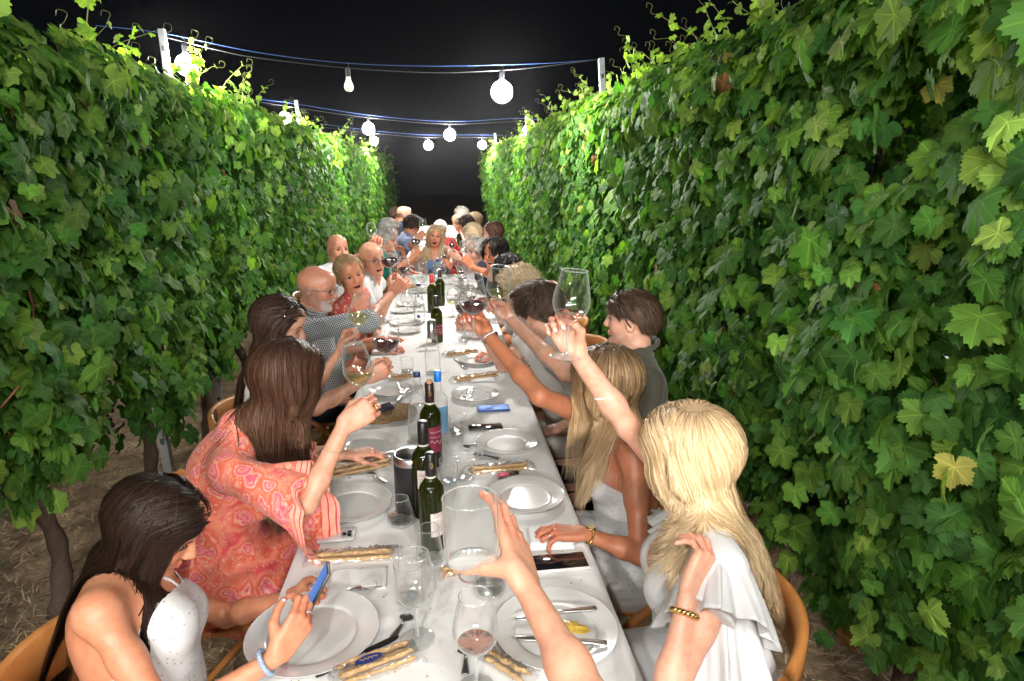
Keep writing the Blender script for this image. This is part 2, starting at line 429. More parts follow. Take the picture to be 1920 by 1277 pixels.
CURL = dict(
    stem=[(50, 60, 30), (58, 62, 35), (52, 60, 40), (42, 52, 40)],
    flat=[(6, 10, 8), (6, 12, 8), (8, 12, 10), (10, 14, 10)],
    relax=[(22, 30, 18), (28, 35, 20), (34, 38, 24), (38, 40, 25)],
    fist=[(75, 80, 45), (78, 85, 45), (80, 85, 45), (80, 85, 45)],
    wrap=[(8, 26, 18), (14, 30, 20), (20, 34, 22), (26, 36, 24)],
    phone=[(30, 62, 30), (34, 66, 30), (38, 68, 34), (45, 66, 34)],
    open=[(2, 8, 5), (10, 14, 8), (18, 22, 12), (26, 30, 16)],
    bowl=[(38, 40, 20), (42, 42, 22), (48, 44, 24), (55, 50, 28)])
THUMB = dict(
    stem=[(.70, .45, .55), (.75, -.1, .65), (.80, -.45, .40)],
    flat=[(.70, .70, .12), (.86, .48, .1), (.95, .3, .05)],
    relax=[(.72, .58, .38), (.9, .3, .3), (.95, .1, .25)],
    fist=[(.70, .35, .60), (.55, -.45, .65), (.4, -.8, .3)],
    wrap=[(.48, .55, .68), (.62, .22, .75), (.86, -.05, .5)],
    phone=[(.66, .50, .55), (.85, .05, .5), (.92, -.15, .3)],
    open=[(.62, .72, .3), (.75, .62, .2), (.85, .5, .1)],
    bowl=[(.6, .55, .58), (.75, .2, .62), (.9, -.1, .4)])
PINCH = V(.092, .028, .064)
def hand_prims(side, wr, X, T, Nn, pose, s=1.0, t='hand', curl=None, thumb=None):
    """X to the fingers, T to the thumb side, Nn out of the palm; returns prims and the nail places"""
    w = lambda q: wr + s * (X * q[0] + T * q[1] + Nn * q[2])
    wv = lambda q: X * q[0] + T * q[1] + Nn * q[2]
    out = []; nails = []
    kn = [(.088, .028, 0), (.093, .009, -.003), (.089, -.011, -.002), (.079, -.029, .001)]
    ph = [(.041, .025, .019), (.045, .028, .020), (.041, .026, .020), (.031, .020, .018)]
    rr = [.0088, .0090, .0086, .0076]; spl = [6, 1, -4, -10]
    cu = curl or CURL[pose]
    for i in range(4):
        out.append(cone(w((.004, kn[i][1] * .62, .0)), w(kn[i]), .0155 * s, .0112 * s, .010 * s, t, flat=(Nn, .85)))
    out.append(cone(w((.02, -.020, .006)), w((.065, -.027, .006)), .012 * s, .010 * s, .012 * s, t))
    for i in range(4):
        a = 0; p = V(*kn[i]); sp = math.radians(spl[i]) * (0.3 if pose in ('fist', 'stem', 'phone') else 1)
        for j in range(3):
            a += math.radians(cu[i][j]); d = V(math.cos(a) * math.cos(sp), math.sin(sp), math.sin(a))
            q = p + d * ph[i][j]
            r0 = rr[i] * (1, .93, .86)[j]; r1 = rr[i] * (.93, .86, .76)[j]
            out.append(cone(w(p), w(q), r0 * s, r1 * s, .003 * s if j else .006 * s, t)); 
            if j < 2: out.append(ell(w(q), V(1, 1, 1) * r1 * 1.06 * s, None, .003 * s, t))
            p = q
        nails.append((w(p + V(-math.sin(a), 0, math.cos(a)) * -1 * rr[i] * .60 - d * .004), wv(d), wv(V(math.sin(a), 0, -math.cos(a))), rr[i] * s * .72))
    p = V(.020, .022, .004); th = thumb or THUMB[pose]
    for j, (ln, r0, r1) in enumerate(((.044, .0165, .0125), (.033, .0115, .0100), (.026, .0102, .0082))):
        d = nrm(th[j]); q = p + d * ln; out.append(cone(w(p), w(q), r0 * s, r1 * s, (.014, .004, .003)[j] * s, t)); p = q
    nails.append((w(p - V(0, 0, 1) * .0052 - d * .004 + V(0, .002, 0)), wv(d), wv(nrm(V(-d[2] * .6, .35, -.8))), .0072 * s))
    return out, nails

HAIRLINE = [(-.10, -.085), (-.05, -.075), (-.02, -.03), (0.012, -.022), (.03, .000), (.05, .028), (.066, .048), (.080, .058), (.12, .07)]
def person(name, label, head, look, face=0.0, sex='f', hs=1.0, size=1.0, pelvis=None, lean=None, skin=(0.62, 0.36, 0.26), vox=0.009,
           arms=None, hair=None, smile=0.4, mouth=0.0, group=None, roll=0.0, beard=None, ears=True, belly=0.0, stand=False,
           shrug=(0, 0), lips=None, twist=0.0, legs=True, cat="person", nb=0.0, nbup=0.0):
    """head: centre of the head; look: gaze vector; face: heading (deg) the body faces"""
    P = {}; H = V(*head); f = nrm(look); F = V(math.cos(math.radians(face)), math.sin(math.radians(face)), 0); Ld = np.cross(UP, F)
    hu = orth(UP + 0.0 * f, f); s_ = np.cross(hu, f)          # s_: the head's left
    if roll: cr, sr = math.cos(math.radians(roll)), math.sin(math.radians(roll)); hu, s_ = hu * cr + s_ * sr, s_ * cr - hu * sr
    RH = np.stack([f, s_, hu], 1)
    pz = 0.53 if not stand else 0.92
    if pelvis is None: pelvis = V(H[0], H[1], pz) - F * (0.10 if lean is None else lean)
    pelvis = V(*pelvis); NB = H - hu * 0.150 * hs - f * 0.035 * hs; NB = NB * 0.8 + (H - UP * 0.16 - F * 0.02) * 0.2
    NB = NB - F * nb - UP * nbup; sp = nrm(NB - pelvis); male = sex == 'm'
    Fb = orth(F, sp); Lb = np.cross(sp, Fb)
    if twist: c_, s2 = math.cos(math.radians(twist)), math.sin(math.radians(twist)); Fu, Lu = Fb * c_ + Lb * s2, Lb * c_ - Fb * s2
    else: Fu, Lu = Fb, Lb
    RB = np.stack([Fb, Lb, sp], 1); RU = np.stack([Fu, Lu, sp], 1)
    tl = np.linalg.norm(NB - pelvis); z = size
    W = pelvis + sp * tl * .36 + Fb * .01; CH = pelvis + sp * tl * .68; SG = NB - sp * .045
    sw = (.185 if male else .158) * z
    pr = []
    pr += [ell(pelvis, V(.125, .165 if male else .175, .12) * z, RB, .05, 'hips'), ell(W, V(.10 + belly * .5, .135 if male else .118, .14) * z, RB, .06, 'torso'),
           ell(CH, V(.115, .155 if male else .135, .16) * z, RU, .05, 'torso'),
           ell(CH + sp * .06 * z - Fu * .005, V(.10, .15 if male else .13, .10) * z, RU, .05, 'torso')]
    if belly: pr.append(ell(W + Fb * .06, V(.10, .13, .13) * z, RB, .06, 'torso'))
    shL = SG + Lu * sw - Fu * .01 + sp * shrug[0]; shR = SG - Lu * sw - Fu * .01 + sp * shrug[1]
    for S0 in (shL, shR):
        pr.append(cone(SG + (S0 - SG) * .25, S0, .060 * z, (.052 if male else .043) * z, .035, 'shoulder'))
        pr.append(cone(NB + sp * .035, S0 + sp * .008, .040 * z, .030 * z, .035, 'trap'))
    if not male:
        for sg in (1, -1): pr.append(ell(CH + sp * .01 + Fu * .085 * z + Lu * sg * .068 * z, V(.055, .06, .06) * z, RU, .03, 'breast'))
    nk = (.060 if male else .047) * hs
    pr.append(cone(NB - sp * .02, H - hu * .055 * hs - f * .02 * hs, nk * 1.08, nk, .03, 'neck'))
    # arms
    arms = arms or {}; grips = {}; nails = {}
    hand_s = (1.03 if male else .92) * hs
    for sd, S0, sg in (('L', shL, 1), ('R', shR, -1)):
        a = arms.get(sd) or dict(wr=tuple(pelvis + F * .36 + Lb * sg * .10 + UP * .16), X=tuple(F - Lb * sg * .4), n=(0, 0, -1), pose='relax')
        X = nrm(a['X'])
        if 'stem' in a:
            A = nrm(a.get('axis', (0, 0, 1))); T = orth(A, X); Nn = np.cross(T, X) if sd == 'R' else np.cross(X, T)
            q = a.get('pin', PINCH); wr = V(*a['stem']) - hand_s * (X * q[0] + T * q[1] + Nn * q[2])
        else:
            wr = V(*a['wr']); Nn = orth(a['n'], X); T = np.cross(X, Nn) if sd == 'R' else np.cross(Nn, X)
        l1, l2 = ((.285, .26) if male else (.262, .238)); l1 *= z; l2 *= z
        hint = V(*a['hint']) if 'hint' in a else (-UP + Lu * sg * .5 - Fu * .2)
        el = V(*a['el']) if 'el' in a else ik(S0, wr, l1, l2, hint)
        m_ = a.get('thick', 1.0) * z; ru = (.044 if male else .035) * m_; re = (.035 if male else .0285) * m_; rw = (.026 if male else .0215) * m_
        pr.append(cone(S0, S0 + (el - S0) * .45, ru * 1.12, ru * 1.03, .03, 'uarm' + sd)); pr.append(cone(S0 + (el - S0) * .4, el, ru * 1.02, re, .02, 'uarm' + sd))
        pr.append(cone(el, el + (wr - el) * .32, re * .98, re * 1.06, .02, 'farm' + sd)); pr.append(cone(el + (wr - el) * .3, wr - X * .004, re * 1.06, rw, .02, 'farm' + sd, flat=(Nn, .85)))
        hp, nl = hand_prims(sd, wr, X, T, Nn, a.get('pose', 'relax'), hand_s, 'hand' + sd, a.get('curl'), a.get('thumb')); hp[0]['sm'] = .02; pr += hp; nails[sd] = nl
        P['sh' + sd], P['el' + sd], P['wr' + sd] = S0, el, wr; P['hf' + sd] = (wr, X, T, Nn, hand_s)
    # legs
    if legs:
        for sg in (1, -1):
            hp_ = pelvis + Lb * sg * .085 * z - UP * .01
            if stand: kn_ = hp_ - UP * .42 + F * .02; an = kn_ - UP * .40; 
            else: kn_ = hp_ + (F + Ld * sg * .12) * .43 * z; kn_[2] = .50; an = V(kn_[0], kn_[1], .09) - F * .04
            pr += [cone(hp_, kn_, .088 * z, .058 * z, .04, 'thigh'), cone(kn_, an, .056 * z, .036 * z, .03, 'shin'), cone(an - UP * .035, an + F * .15 - UP * .05, .038, .028, .02, 'foot')]
    else:
        pass
    # head
    hh = lambda a, b, c: H + RH @ (V(a, b, c) * hs)
    hp = [ell(hh(-.012, 0, .030), V(.098, .0765, .088) * hs, RH, .02, 'head'), ell(hh(.022, 0, -.030), V(.068, .060, .086) * hs, RH, .03, 'head')]
    jw = .048 if male else .042
    for sg in (1, -1):
        hp += [cone(hh(-.004, sg * jw, -.052), hh(.062, sg * .016, -.098), .023 * hs, .016 * hs, .02, 'head'),
               ell(hh(.052, sg * .038, -.028), V(.028, .024, .026) * hs, RH, .02, 'head'),
               cone(hh(.080, sg * .012, .027), hh(.066, sg * .046, .022), .0095 * hs, .008 * hs, .012, 'head')]
    hp += [ell(hh(.074, 0, -.100), V(.017, .018, .015) * hs, RH, .015, 'head'), ell(hh(.055, 0, .06), V(.04, .05, .04) * hs, RH, .03, 'head')]
    hp += [cone(hh(.086, 0, .018), hh(.106, 0, -.026), .0075 * hs, .0115 * hs, .010, 'head')]
    for sg in (1, -1): hp += [ell(hh(.096, sg * .011, -.030), V(.010, .0075, .0075) * hs, RH, .006, 'head')]
    for sg in (1, -1): hp += [sub(ell(hh(.096, sg * .032, .003), V(.017, .019, .0100) * hs, RH), .012 * hs)]
    my = -.062; op = mouth * .018
    for sg in (1, -1):
        hp += [cone(hh(.0905, 0, my + .004 + op * .3), hh(.078, sg * .024, my + .001 + smile * .010), .0056 * hs, .0035 * hs, .005, 'head'),
               cone(hh(.0885, 0, my - .006 - op), hh(.077, sg * .023, my - .001 + smile * .009), .0066 * hs, .0035 * hs, .005, 'head')]
    if mouth: hp += [sub(ell(hh(.088, 0, my - .001 - op * .4), V(.03, .020 + .004 * smile, .004 + op * .8) * hs, RH), .003)]
    if ears:
        for sg in (1, -1):
            Re = RH @ np.array(Matrix.Rotation(math.radians(18 * sg), 3, 'Z')); hp += [ell(hh(-.012, sg * .078, -.006), V(.019, .0085, .032) * hs, Re, .005, 'head'), sub(ell(hh(-.008, sg * .086, -.004), V(.010, .005, .019) * hs, Re), .004)]
    pr += hp
    skn = V(*skin)
    verts, quads = polygonize(pr, vox)
    for _ in range(2):
        d = field_local(pr, verts, vox)
        verts = verts - d[1] * d[0][:, None]
    col = np.tile(skn, (len(verts), 1)); l = (verts - H) @ RH / hs
    lm = np.exp(-(((l[:, 2] - my + op * .3) / (.008 + op)) ** 2 + (l[:, 1] / .022) ** 2)) * (l[:, 0] > .072)
    lc = V(*(lips if lips is not None else (skn * (V(.90, .68, .68) if male else V(.92, .52, .55)))))
    col += (lc - col) * np.clip(lm * 1.3, 0, 1)[:, None]
    if mouth: col[(np.abs(l[:, 2] - (my - .001 - op * .4)) < .004 + op * .8) & (np.abs(l[:, 1]) < .021) & (l[:, 0] > .04) & (l[:, 0] < .083)] = V(.10, .02, .02)
    ck = np.exp(-(((l[:, 1] ** 2) ** .5 - .04) / .02) ** 2 - ((l[:, 2] + .025) / .022) ** 2) * (l[:, 0] > .03); col *= 1 + ck[:, None] * V(.06, -.10, -.08)
    if beard is not None:
        bc, amt = V(*beard[:3]), beard[3]
        bm_ = (np.linalg.norm(l, axis=1) < .15) & (l[:, 0] > -.01) & (l[:, 2] < -.040 + .2 * np.maximum(0, .02 - l[:, 0])) & (l[:, 2] > -.135) & (lm < .25); wb = (.30 + .70 * np.clip((l[bm_, 0] - .040) / .02, 0, 1) * (l[bm_, 2] < -.045) * (l[bm_, 2] > -.12)) * np.clip((l[bm_, 2] + .135) / .02, 0, 1); col[bm_] += (bc * np.where(wb > .5, 1.0, .62)[:, None] - col[bm_]) * (amt * wb)[:, None]
    if hair and hair.get('stubble'):      # cropped hair round the sides of a bald or shaven head
        sc_ = np.interp(l[:, 0], [-.1, .03, .055], [.03, .02, -.05]); m_ = (np.linalg.norm(l, axis=1) < .14) & (l[:, 2] > -.05) & (l[:, 2] < sc_) & (l[:, 0] < .035) & (np.abs(l[:, 1]) + np.maximum(-l[:, 0], 0) > .05); col[m_] += (V(*hair['stubble']) - col[m_]) * .38
    for i, sd in enumerate('LR'):
        wr, X, T, Nn, hs_ = P['hf' + sd]; q = (verts - wr) @ X; dd = np.linalg.norm(verts - wr, axis=1); m_ = (q > .07 * hs_) & (dd < .21)
        col[m_] *= V(1.03, .90, .90)
    root = empty(name, (pelvis[0], pelvis[1], 0)); tag(root, label, cat, group)
    KIDS[root.name] = []
    mesh_obj('body', verts, quads, skin_mat(), root, colors=col)
    # eyes, brows, teeth
    fine = vox < .012
    for sg in (1, -1):
        m = MB(); v, fc = lathe_geo([(0, .0113), (.005, .0102), (.0080, .0078), (.0107, .0038), (.0113, 0), (.0085, -.007), (0, -.0113)], 12)
        Rr = frame(hu, f + s_ * sg * .1); vv = (np.array(v) * hs) @ Rr.T + hh(.0725, sg * .031, .003)
        ey = mesh_obj('eye', vv, fc, None, root)
        me = ey.data
        for mm in (plain('eye_white', (.44, .40, .38), .15, var=.02), plain('eye_iris', (.06, .04, .03), .1, var=.2)): me.materials.append(mm)
        for pl in me.polygons:
            ctr = np.mean([vv[i] for i in pl.vertices], 0) - hh(.0725, sg * .031, .003)
            pl.material_index = 1 if np.dot(nrm(ctr), Rr[:, 2]) > .82 else 0
        bc = (hair or {}).get('brow', (.10, .06, .04))
        mb = MB(); mb.tube([hh(.0905, sg * .014, .022), hh(.0905, sg * .028, .0275), hh(.080, sg * .045, .024)], [.003 * hs, .0032 * hs, .0015 * hs], 6)
        mb.build('eyebrow', plain('brow_%d_%d' % (bc[0] * 1000, bc[1] * 1000), bc, .8), root)
        ml = MB(); ml.tube([hh(.083, sg * .018, .004), hh(.0875, sg * .026, .0095), hh(.0865, sg * .036, .0095), hh(.0775, sg * .0455, .003)], [.0014 * hs, .0022 * hs, .0024 * hs, .0016 * hs], 5)
        ml.build('eyelid', plain('lash_dark', (.05, .03, .025), .7), root)
    if mouth:
        mb = MB(); mb.tube([hh(.070, -.016, my + .004 + op * .2), hh(.081, 0, my + .003 + op * .2), hh(.070, .016, my + .004 + op * .2)], [.004 * hs, .005 * hs, .004 * hs], 8); mb.build('teeth', plain('teeth_white', (.78, .75, .70), .25, var=.02), root)
    P.update(root=root, H=H, RH=RH, hs=hs, F=F, Ld=Ld, Fb=Fb, Lb=Lb, Fu=Fu, Lu=Lu, sp=sp, NB=NB, SG=SG, CH=CH, W=W, pelvis=pelvis, pr=pr, vox=vox, nails=nails, z=z, hh=hh, my=my, male=male)
    if hair and hair.get('kind'): make_hair(P, hair)
    return P
def field_local(pr, verts, vox):
    """distance and gradient on the surface, each primitive only where it matters"""
    n = len(verts); e = vox * .3; offs = [np.zeros(3), V(e, 0, 0), V(0, e, 0), V(0, 0, e)]; ds = [np.full(n, 1.0) for _ in range(4)]
    for q in pr:
        if 'bc' in q: m = np.linalg.norm(verts - q['bc'], axis=1) < q['br'] + q['sm'] + .02
        else: m = np.ones(n, bool)
        if not m.any(): continue
        for i, o in enumerate(offs): ds[i][m] = apply_p(ds[i][m], q, pdist(q, verts[m] + o))
    g = np.stack([(ds[i + 1] - ds[0]) / e for i in range(3)], -1); gn = np.linalg.norm(g, axis=-1, keepdims=True); g = g / np.maximum(gn, .3)
    return np.clip(ds[0], -vox * .5, vox * .5), g
def add_nails(P, sides='LR', col=(.80, .55, .52)):
    for sd in sides:
        for (c, d, up_, r) in P['nails'][sd]:
            R = frame(d, up_); v, f = lathe_geo([(0, .22), (.6, .18), (1.0, 0), (.6, -.1), (0, -.1)], 10)
            v = np.array(v) * V(1.35, 1.0, 1.0) * r; v = v @ R.T + c
            mesh_obj('fingernail', v, f, plain('nail_%d' % int(col[1] * 100), col, .2, coat=.5, var=.03), P['root'])

# ---- hair
def head_ell(P, grow=0.0): return ell(P['hh'](-.014, 0, .030), V(.100, .078, .090) * P['hs'] + grow, P['RH'])
def hairmask(l, hl=0.0, top=None):
    g = np.interp(l[..., 0], [q[0] for q in HAIRLINE], [q[1] for q in HAIRLINE]); return l[..., 2] > g + hl * np.clip((.055 - l[..., 0]) / .03, 0, 1)
def make_hair(P, hr):
    rs = np.random.RandomState(hr.get('seed', 1)); H, RH, hs = P['H'], P['RH'], P['hs']; col = V(*hr['col']); kind = hr['kind']
    col2 = V(*hr.get('col2', col * .6)); rootc = V(*hr.get('root', col * .7)); f, s_, u = RH[:, 0], RH[:, 1], RH[:, 2]
    E0 = head_ell(P); thick = hr.get('thick', .012)
    # skull cap of hair: the skull swollen a little, kept inside the hairline
    def region(Pt):
        l = (Pt - H) @ RH / hs; g = np.interp(l[..., 0], [q[0] for q in HAIRLINE], [q[1] for q in HAIRLINE]) + hr.get('hl', 0.0) * np.clip((.055 - l[..., 0]) / .03, 0, 1)
        return (g - l[..., 2]) * .8
    ce = ell(P['hh'](-.014, 0, .032), V(.100, .078, .090) * hs + thick * .75, RH, .01, 'cap')
    cap = [ce, dict(k='fn', f=region, sm=.012, cut=True)]
    hv = max(P['vox'], .005)
    v, q = polygonize(cap, hv, noisef=lambda p: .0025 * value_noise(p, 90, 3))
    vc = rootc * .55 + (col * .5 + col2 * .5) * .45
    hroot = mesh_obj('hair', v, q, capm_mat(), P['root'], colors=np.clip(vc * (1 + .1 * value_noise(v, 250, 5))[:, None], 0, 1), uv=np.stack([(v - H) @ s_ * 5, (v - H) @ f * 5], 1))
    # strands
    n = hr.get('n', 900); ng = max(20, n // 14)
    steps = hr.get('steps', 26); ln = hr.get('len', .40)
    obst = [E0] + [p for p in P['pr'] if p['t'] in ('head', 'neck', 'torso', 'shoulder', 'trap', 'breast', 'uarmL', 'uarmR', 'hips') and not p.get('sub') and not (p['t'] == 'head' and p['br'] < .02)]
    for o_ in P.get('obst', []): obst.append(o_)
    def roots(k):
        out = []
        while len(out) < k:
            d = rs.normal(size=(k * 4, 3)); d /= np.linalg.norm(d, axis=1)[:, None]; l = (d * V(.100, .078, .090) + V(-.014, 0, .03)); ok = hairmask(l, hr.get('hl', 0) + .004) & (d[:, 2] > -.85)
            out += list(l[ok])
        return np.array(out[:k])
    rl = np.concatenate([roots(ng), roots(n)]); m = len(rl); p = H + (rl * hs) @ RH.T; part = hr.get('part', .0)
    nr = (rl - V(-.014, 0, .03)) / V(.100, .078, .090) ** 2; nr /= np.linalg.norm(nr, axis=1)[:, None]; nw = nr @ RH.T
    sgn = np.sign(rl[:, 1] - part + rs.normal(size=m) * .003 + .004 * np.sin(rl[:, 0] * 90))
    sweep = hr.get('sweep', -.35)      # backwards (-) or forwards (+) combing
    if kind in ('long', 'bob', 'wavy', 'bun'):
        wf = np.clip((rl[:, 0] + .045) / .06, 0, 1)[:, None]; rad = (rl - V(-.035, part, .10)); rad[:, 2] -= .03; rad /= np.linalg.norm(rad, axis=1)[:, None]
        v0 = (sgn[:, None] * s_ * hr.get('side', .9) + f * sweep - u * .25) * wf + (rad @ RH.T) * (1 - wf) * 1.2
    elif kind == 'short':
        v0 = f * hr.get('fwd', .5) + s_ * (sgn * .35)[:, None] - u * np.where(nr[:, 2:3] > .5, .1, .9) + nw * hr.get('lift', .35)
        back = (rl[:, 0] < -.04)[:, None]; v0 = np.where(back, v0 * .4 - u * .9 - f * .2, v0)
    elif kind == 'curly': v0 = nw * 1.0 + rs.normal(size=(m, 3)) * .7 + f * hr.get('fwd', 0)
    elif kind == 'tied':   # drawn back over the skull
        v0 = -f * 1.0 - u * .15 + s_ * (-(rl[:, 1]) * 4)[:, None]
    v0 = v0 + rs.normal(size=(m, 3)) * hr.get('mess', .06)
    vel = v0 - nw * np.sum(v0 * nw, 1)[:, None] * (1.0 if kind not in ('curly', 'short') else .3); vel /= np.linalg.norm(vel, axis=1)[:, None]
    lens = ln * (hr.get('lmin', .85) + (1 - hr.get('lmin', .85)) * rs.rand(m)); 
    if kind == 'tied': lens = np.maximum(.03, (rl[:, 0] + .11) * .9 + .03) * hs
    if hr.get('fshort'): lens = lens * (1 - hr['fshort'] * np.clip(rl[:, 0] / .05 + .4, 0, 1) * (rl[:, 1] * hr.get('fside', 1) > -.02))
    if kind == 'short': lens = lens * np.clip((rl[:, 2] + .10) / .15, hr.get('fade', .30), 1)
    lay = .003 + thick * rs.rand(m) ** 1.3; ds = lens / steps; path = np.empty((m, steps + 1, 3)); path[:, 0] = p
    fall = V(*hr.get('fall', (0, 0, -1))); grav = hr.get('grav', .42); drift = V(*hr.get('drift', (0, 0, 0)))
    for k in range(1, steps + 1):
        if kind in ('long', 'bob', 'wavy', 'bun'):
            lo_ = (p - H) @ RH / hs; g = grav * np.clip(.35 + 1.6 * (.07 - lo_[:, 2]) / .1 + 6 * (np.abs(lo_[:, 1]) - .07), .15, 1.6)[:, None]
            vel = vel * (1 - np.clip(g, 0, .9)) + (fall + drift) * g + rs.normal(size=(m, 3)) * .007
        elif kind == 'curly': vel = vel * .8 + rs.normal(size=(m, 3)) * .55 + fall * .12
        elif kind == 'short': vel = vel * .95 - nw * .03 + fall * .03 + rs.normal(size=(m, 3)) * .05
        vel /= np.linalg.norm(vel, axis=1)[:, None] + 1e-9
        p = p + vel * ds[:, None]
        d = field(obst, p); msk = d < lay
        if msk.any():
            g = grad(obst, p[msk]); p[msk] += g * (lay[msk] - d[msk])[:, None]
            vm = vel[msk]; dn = np.minimum(np.sum(vm * g, 1), 0)[:, None]; vel[msk] = vm - g * dn * .9
        if kind in ('long', 'wavy', 'bob', 'bun', 'tied'):           # fine hair hugs the head instead of flying off
            far = (d > lay + .004) & ((p - H) @ u > -.13 * hs)
            if far.any():
                g = grad(obst, p[far]); p[far] -= g * np.minimum((d[far] - lay[far]) * hr.get('hug', .7), .025)[:, None]; vo = np.maximum(np.sum(vel[far] * g, 1), 0)[:, None]; vel[far] -= g * vo * .7
        if kind in ('long', 'wavy', 'bob') and hr.get('open', True):     # keep the face clear
            l = (p - H) @ RH / hs; a = hr.get('face', .052)
            bad = (l[:, 0] > .045) & (l[:, 2] < .055) & (np.abs(l[:, 1]) < a) & (l[:, 2] > -.14)
            if bad.any():
                sd_ = np.where(l[bad, 1] >= 0, 1, -1); p[bad] += s_ * (sd_ * (a - np.abs(l[bad, 1])) * .7 * hs)[:, None] - f * (.006 * hs)
        path[:, k] = p
    gd, st = path[:ng], path[ng:]
    near = np.argmin(((rl[ng:, None, :] - rl[None, :ng, :]) ** 2 * V(1, 1, 1)).sum(-1) + (sgn[ng:, None] != sgn[None, :ng]) * .01, axis=1)
    t = np.linspace(0, 1, steps + 1); cl = hr.get('clump', .65) * .8
    k_ = (cl * t ** 1.2)[None, :, None]; off0 = (rs.normal(size=(n, 1, 3)) * hr.get('spread', .006))
    if kind != 'short' or True: st = st * (1 - k_) + (gd[near] + off0) * k_
    wav = hr.get('wave', 0.0)
    if wav:
        ph = rs.rand(ng)[near] * 6.28; fr = hr.get('freq', 2.2) * (0.85 + .3 * rs.rand(ng)[near]); amp = wav * (np.clip(t - hr.get('wstart', .3), 0, 1) / (1 - hr.get('wstart', .3))) ** .8
        a = ph[:, None] + fr[:, None] * t[None] * 6.28
        out_ = st[:, -1] - P['H']; out_ -= UP * out_[:, 2:3]; out_ /= np.linalg.norm(out_, axis=1)[:, None] + 1e-6; sd = np.cross(out_, UP)
        st = st + (np.sin(a) * amp)[..., None] * sd[:, None] + (np.cos(a) * amp)[..., None] * out_[:, None] * .8
    # ribbons
    tan = np.gradient(st, axis=1); tan /= np.linalg.norm(tan, axis=2)[..., None] + 1e-9
    g = np.empty_like(st); 
    for k in range(0, steps + 1):
        c0 = st[:, k]; gg = grad(obst, c0) if k <= steps else g[:, k - 1]; g[:, k] = gg
    side = np.cross(tan, g); side /= np.linalg.norm(side, axis=2)[..., None] + 1e-9
    rl_ = (rs.rand(n) - .5) * hr.get('rollv', 1.0); side = side * np.cos(rl_)[:, None, None] + g * np.sin(rl_)[:, None, None]
    wd = hr.get('w', .0032) * .78 * (.6 + .8 * rs.rand(n))[:, None] * np.clip(1.25 - t ** 3 * 1.1, .08, 1)[None]
    A = st + side * wd[..., None] * .5; B_ = st - side * wd[..., None] * .5; M_ = st + np.cross(side, tan) * (-wd[..., None]) * .09
    sgm = np.sign(np.sum((M_ - st) * g, -1, keepdims=True)); M_ = st + (M_ - st) * np.where(sgm == 0, 1, sgm)
    vv = np.stack([A, M_, B_], 2).reshape(-1, 3); S1 = steps + 1
    base = (np.arange(n)[:, None] * S1 + np.arange(steps)[None]) * 3; base = base.reshape(-1)
    q = np.concatenate([np.stack([base, base + 1, base + 4, base + 3], 1), np.stack([base + 1, base + 2, base + 5, base + 4], 1)])
    mixv = rs.rand(n) ** hr.get('hl_pow', 1.0); mixg = rs.rand(ng)[near]; mv = np.clip(.5 + 1.6 * (.5 * mixv + .5 * mixg - .5), 0, 1)
    sc_ = col[None, None] * mv[:, None, None] + col2[None, None] * (1 - mv[:, None, None])
    rt = np.clip(t / hr.get('rootlen', .18), 0, 1)[None, :, None]; sc_ = rootc * (1 - rt) + sc_ * rt
    if 'tip' in hr: tt = np.clip((t - .45) / .5, 0, 1)[None, :, None]; sc_ = sc_ * (1 - tt * .8) + V(*hr['tip']) * tt * .8
    sc_ = np.repeat(np.broadcast_to(sc_, (n, S1, 3))[:, :, None, :], 3, 2).reshape(-1, 3)
    uv = np.stack([np.tile(np.array([0, .5, 1.]), n * S1) * .01, np.repeat(np.tile(t, n), 3)], 1); uv = uv[:, ::-1]
    mesh_obj('hair_strands', vv, q, hair_mat(), hroot, colors=np.clip(sc_, 0, 1), uv=uv)
    P['hair'] = hroot; return hroot

# ---- clothes
def garment(P, name, mat, tags=('torso', 'shoulder', 'breast', 'hips', 'trap'), off=.008, cuts=(), extra=(), sleeves=None, fold=.004, fs=22, neck=None, seed=1, vox=None, farm=None):
    """cloth shell: the body primitives named by tags swollen by off, cut by planes (point, normal) or neck spheres"""
    pr = []
    for q in P['pr']:
        if q['t'] in tags and not q.get('sub'):
            q2 = dict(q)
            if q['k'] == 'cone': q2['ra'] += off; q2['rb'] += off
            else: q2['r'] = q['r'] + off
            q2['br'] += off; pr.append(q2)
    for sd, fr, r_ in (sleeves or ()):       # fr: 0..1 upper arm, 1..2 down the forearm
        S0, el, wr = P['sh' + sd], P['el' + sd], P['wr' + sd]; ru = (.048 if P['male'] else .038) * P['z']
        if fr <= 1: pr.append(cone(S0, S0 + (el - S0) * fr, ru + off + .002, ru + off + r_, .02, 's', cap1=True))
        else:
            pr.append(cone(S0, el, ru + off, ru + off - .004, .02, 's')); pr.append(cone(el, el + (wr - el) * (fr - 1), ru + off - .004, ru + off - .008 + r_, .02, 's', cap1=True))
    pr += list(extra)
    for c in cuts:
        if len(c) == 2:
            pt, n_ = V(*c[0]), nrm(c[1]); pr.append(dict(k='fn', f=(lambda X, pt=pt, n_=n_: (X - pt) @ n_), sm=.004, cut=True))
        else: pr.append(sub(ell(V(*c[0]), V(*c[1]), c[2] if c[2] is not None else np.eye(3)), .006))
    if neck: pr.append(sub(ell(P['NB'] + P['sp'] * neck[1] + P['Fu'] * neck[2], V(neck[0], neck[0], neck[0] * (neck[3] if len(neck) > 3 else .8)), np.stack([P['Fu'], P['Lu'], P['sp']], 1)), .006))
    nf = (lambda p: fold * value_noise(p * V(1, 1, .55), fs, seed) + fold * .5 * value_noise(p, fs * 2.3, seed + 1)) if fold else None
    v, q = polygonize(pr, vox or max(P['vox'], .006), noisef=nf, extra=.01)
    return mesh_obj(name, v, q, mat, P['root'])
